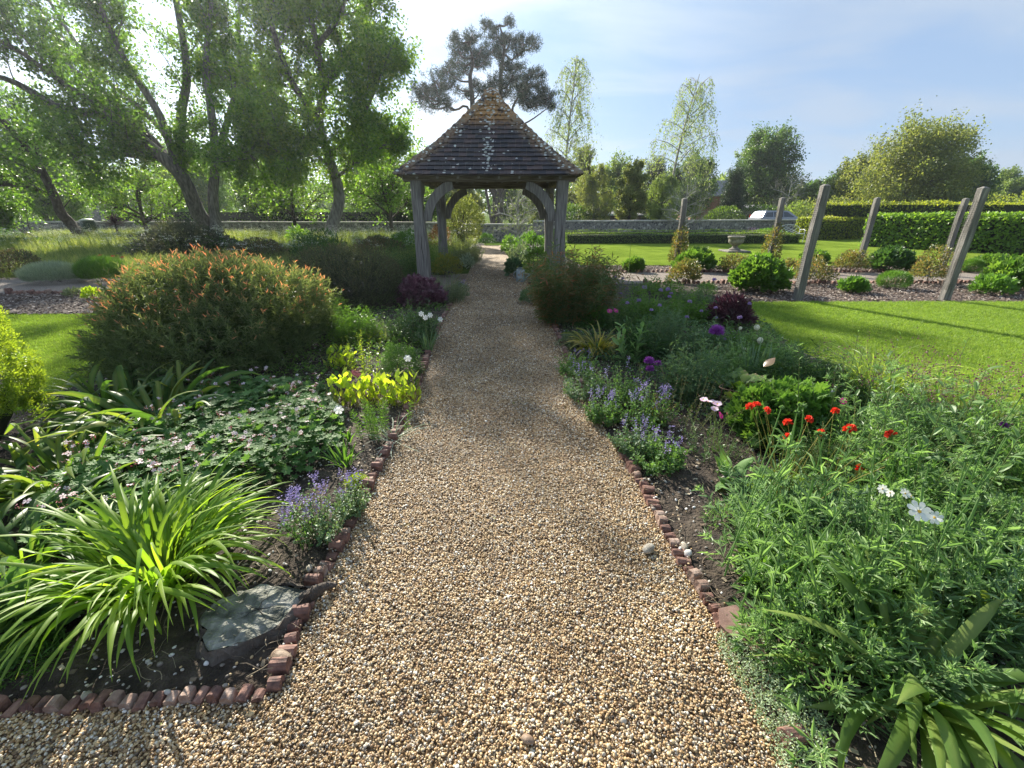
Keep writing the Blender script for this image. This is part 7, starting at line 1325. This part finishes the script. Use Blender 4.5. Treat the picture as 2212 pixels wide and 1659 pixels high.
def car():
    M = plain('silver_paint', (.27, .29, .33), .35, .5); MG = plain('car_glass', (.06, .075, .09), .08, 0); MK = plain('black_trim', (.02, .02, .022), .5); Mt = plain('tyre', (.02, .02, .02), .9); Mrim = plain('wheel_rim', (.4, .4, .42), .35, .8); Mred = plain('tail_red', (.4, .02, .02), .3)
    c = F(1682, 470, 40); x0, y0 = c[0], 40; root = thing('parked_car', 'silver estate car parked beyond the flint wall', 'car', (x0, y0, 0)); rz = .12; Rm = np.array(Matrix.Rotation(rz, 3, 'Z'))
    def put(V): return np.array(V) @ Rm.T + [x0, y0, .1]
    def hull(prof, w0, w1, zs, name, mat):              # side profile (x,z), half widths shrink towards the top
        a = Acc(); n = len(prof); V = []
        for s in (-1, 1): V += [(p[0], s * (w0 + (w1 - w0) * min(1, max(0, (p[1] - zs[0]) / (zs[1] - zs[0])))), p[1]) for p in prof]
        q = [[i, (i + 1) % n, n + (i + 1) % n, n + i] for i in range(n)]; cx = np.mean(prof, 0); wc = w0 + (w1 - w0) * min(1, max(0, (cx[1] - zs[0]) / (zs[1] - zs[0]))); V += [(cx[0], -wc, cx[1]), (cx[0], wc, cx[1])]
        a.add(put(V), quad=q, tri=[[2 * n, (i + 1) % n, i] for i in range(n)] + [[2 * n + 1, n + i, n + (i + 1) % n] for i in range(n)]); return a.build(name, mat, root)
    low = [(-2.2, .35), (-2.25, .7), (-2.2, .98), (-1.0, 1.0), (.8, .98), (1.2, .95), (2.0, .82), (2.25, .65), (2.25, .35)]; hull(low, .88, .84, (.9, 1.0), 'body', M)
    hull([(-2.12, .97), (-1.82, 1.44), (-1.6, 1.53), (.15, 1.53), (.45, 1.46), (1.2, .96)], .83, .62, (.97, 1.5), 'cabin', M)
    for s in (-1, 1):
        for prof in ([(-1.85, 1.03), (-1.68, 1.38), (-1.1, 1.42), (-1.1, 1.03)], [(-1.02, 1.03), (-1.02, 1.42), (-.2, 1.43), (-.2, 1.03)], [(-.12, 1.03), (-.12, 1.43), (.2, 1.41), (.85, 1.03)]):
            a = Acc(); V = [(p[0], s * (.83 - .21 * (p[1] - .97) / .53 + .012), p[1]) for p in prof]; V += [(v[0], v[1] - s * .03, v[2]) for v in V]; a.add(put(V), quad=[[0, 1, 2, 3], [7, 6, 5, 4], [0, 4, 5, 1], [1, 5, 6, 2], [2, 6, 7, 3], [3, 7, 4, 0]]); a.build('window', MG, root)
        a = Acc(); box(a, put([(-.6, s * .60, 1.57)])[0], (1.7, .03, .03), rz); a.build('roof_rail', MK, root); a = Acc(); box(a, put([(-2.17, s * .74, 1.05)])[0], (.06, .12, .34), rz); a.build('tail_light', Mred, root)
        for wx in (-1.4, 1.4): a = Acc(); lathe(a, [(0, -.11), (.2, -.11), (.32, -.1), (.33, 0), (.32, .1), (.2, .11), (0, .11)], put([(wx, s * .78, .23)])[0], 20, rot=Matrix.Rotation(R(90), 3, 'X')); w_ = a.build('wheel', Mt, root, smooth=True); a = Acc(); lathe(a, [(0, .118), (.19, .118), (.2, .112)], put([(wx, s * .78, .23)])[0], 16, rot=Rm @ np.array(Matrix.Rotation(R(90) * s, 3, 'X'))); r_ = a.build('rim', Mrim, None); r_.parent = w_; r_.matrix_parent_inverse = Matrix.Identity(4)
    for prof in ([(-2.09, 1.0), (-1.84, 1.40)],): a = Acc(); V = [(prof[0][0] - .012, -.68, prof[0][1]), (prof[0][0] - .012, .68, prof[0][1]), (prof[1][0] - .012, .6, prof[1][1]), (prof[1][0] - .012, -.6, prof[1][1])]; V += [(v[0] + .03, v[1], v[2]) for v in V]; a.add(put(V), quad=[[0, 1, 2, 3], [7, 6, 5, 4], [0, 4, 5, 1], [1, 5, 6, 2], [2, 6, 7, 3], [3, 7, 4, 0]]); a.build('rear_window', MG, root)
    sheet('road', [(-60, 36.5), (80, 36.5), (80, 43), (-60, 43)], -.03, solid('asphalt', [(.04, .04, .042), (.055, .055, .055), (.07, .07, .07)], .9, 3, .3, 80))
car()
def bench():
    M = plain('bench_paint', (.55, .57, .56), .5); c = F(1708, 505, 25.2); x, y = c[0], 25.2; root = thing('garden_bench', 'ornate pale metal bench with criss cross back at the end of the box hedge', 'bench', (x, y, 0)); w = .62
    a = Acc(); t = np.linspace(0, math.pi, 14); tubes(a, np.column_stack([x - w * np.cos(t), y + .25 + 0 * t, .62 + .28 * np.sin(t)]), .017, 6)
    for i in range(6):
        u = -w + 2 * w * i / 5; v = -w + 2 * w * ((i + 2) % 6) / 5; tubes(a, np.array([[x + u, y + .25, .46], [x + v * .8, y + .25, .86 - .15 * abs(v)]]), .011, 4)
    a.build('backrest', M, root)
    for k in range(5): a = Acc(); box(a, (x, y - .2 + k * .1, .44), (2 * w, .05, .025)); a.build('slat', M, root)
    for sx in (-w, w):
        for sy in (-.22, .25): a = Acc(); tubes(a, np.array([[x + sx, y + sy, 0], [x + sx, y + sy, .62]]), .018, 6); a.build('leg', M, root)
        a = Acc(); tubes(a, np.array([[x + sx, y + .25, .62], [x + sx, y - .1, .66], [x + sx, y - .25, .60]]), .016, 6); a.build('armrest', M, root)
bench()
def buildings():
    Mw = solid('house_flint', [(.13, .125, .12), (.23, .22, .205), (.34, .32, .30)], .9, 5, .4, 16); Mr = solid('slate_roof', [(.12, .12, .13), (.19, .19, .20), (.26, .26, .27)], .7, 6, .4, 20); Mwh = plain('white_frame', (.7, .72, .72), .5); Mg = plain('dark_pane', (.04, .05, .06), .15); Mb = solid('brown_boards', [(.05, .035, .028), (.08, .058, .045), (.11, .08, .065)], .8, 8, .3, 30)
    def house(lab, x, y, w, d, h, rh, wm, wins, overhang=.3, cat='house'):
        root = thing('house', lab, cat, (x, y, 0)); a = Acc(); box(a, (x, y, h / 2 - .1), (w, d, h + .2)); a.add([(x - w / 2, y - d / 2, h), (x - w / 2, y + d / 2, h), (x - w / 2, y, h + rh), (x + w / 2, y - d / 2, h), (x + w / 2, y + d / 2, h), (x + w / 2, y, h + rh)], tri=[[0, 2, 1], [3, 4, 5]]); a.build('wall', wm, root)
        for s in (-1, 1):
            a = Acc(); yo = d / 2 + overhang; V = [(x - w / 2 - .2, y + s * yo, h - overhang * rh / (d / 2)), (x + w / 2 + .2, y + s * yo, h - overhang * rh / (d / 2)), (x + w / 2 + .2, y, h + rh + .02), (x - w / 2 - .2, y, h + rh + .02)]; V += [(v[0], v[1], v[2] + .12) for v in V]; a.add(V, quad=[[0, 3, 2, 1], [4, 5, 6, 7], [0, 1, 5, 4], [1, 2, 6, 5], [2, 3, 7, 6], [3, 0, 4, 7]]); a.build('roof', Mr, root)
        for (wx, wz, ww, wh) in wins:
            a = Acc(); bevbox(a, (x + wx, y - d / 2 - .02, wz), (ww, .09, wh), .01); f = a.build('window', Mwh, root)
            for k in (-1, 1): a = Acc(); box(a, (x + wx + k * ww * .24, y - d / 2 - .07, wz), (ww * .38, .02, wh * .75)); p = a.build('pane', Mg); p.parent = f
    p = F(280, 470, 46); house('grey flint cottage with white windows behind the left wall', p[0], 48, 8.5, 5, 2.9, 1.8, Mw, [(3.0, 1.55, 1.3, .75), (-1.0, 3.0 - .3, .9, .5)])
    p = F(1300, 470, 47); house('long low dark building with a white roof edge behind the flint wall', p[0] - .5, 49, 9, 4, 1.15, .25, Mb, [], .1, 'building')
    p = F(1300, 455, 46.2); root = thing('roof_trusses', 'white lattice roof trusses on the low dark building', 'trusses', (p[0], 46.2, 0)); zb = 1.26
    a = Acc(); box(a, (p[0], 46.6, zb), (7.5, .12, .14)); a.build('fascia', Mwh, root)
    for i in range(12):
        xx = p[0] - .8 + i * .36; a = Acc(); tubes(a, np.array([[xx, 46.6, zb + .07], [xx + .18, 46.6, zb + .48], [xx + .36, 46.6, zb + .07]]), .025, 4); a.build('truss_web', Mwh, root)
    p = F(1545, 402, 70); house('house with a slate roof showing between trees in the distance', p[0], 73, 6, 6, 3.8, 2.0, solid('house_brick', [(.16, .07, .05), (.24, .11, .075), (.3, .15, .11)], .9, 6), [])
    p = F(1630, 443, 58); house('small flat topped pale outbuilding beside the dark conifer', p[0], 60, 3.2, 3, 1.9, .3, plain('render_cream', (.35, .31, .25), .9), [], .1, 'outbuilding')
    p = F(1960, 440, 62); root = thing('glasshouse', 'white glasshouse glimpsed through the round tree', 'glasshouse', (p[0], 64, 0))
    for i in range(14): a = Acc(); xx = p[0] - 4 + i * .62; tubes(a, np.array([[xx, 62, 0], [xx, 62, 2.2], [xx, 64, 3.6], [xx, 66, 2.2], [xx, 66, 0]]), .05, 4); a.build('frame_bar', Mwh, root)
    a = Acc(); a.add([(p[0] - 4, 62.1, 0), (p[0] + 4, 62.1, 0), (p[0] + 4, 62.1, 2.2), (p[0] - 4, 62.1, 2.2), (p[0] + 4, 64, 3.6), (p[0] - 4, 64, 3.6)], quad=[[0, 1, 2, 3], [3, 2, 4, 5]]); a.build('glass_panel', plain('pale_glass', (.5, .53, .55), .2), root)
    # picket fence
    p0 = F(1556, 466, 42); root = thing('picket_fence', 'thin metal paling fence behind the flint wall left of the car', 'fence', (p0[0], 42, 0)); Mf = plain('fence_metal', (.13, .12, .10), .6)
    for i in range(30): a = Acc(); xx = p0[0] - 1.5 + i * .17; tubes(a, np.array([[xx, 42, 0], [xx, 42, 1.72]]), .017, 4); a.build('paling', Mf, root)
    for z in (.5, 1.5): a = Acc(); box(a, (p0[0] + 1, 42, z), (5.1, .03, .04)); a.build('rail', Mf, root)
    # green rounded container by the leaning trunk
    c = F(196, 500, 27); a = Acc(); root = thing('garden_container', 'dark green rounded container with a pale lid beside the leaning trunk', 'container', (c[0], 27, 0)); lathe(a, [(0, 0), (.28, 0), (.33, .3), (.36, .7), (.34, .98), (.28, 1.08)], (c[0], 27, 0), 20); a.build('body', plain('green_plastic', (.02, .05, .035), .4), root, smooth=True); a = Acc(); lathe(a, [(.36, 1.06), (.37, 1.1), (.2, 1.17), (0, 1.19)], (c[0], 27, 0), 20); a.build('lid', plain('pale_lid', (.45, .48, .46), .5), root, smooth=True)
buildings()
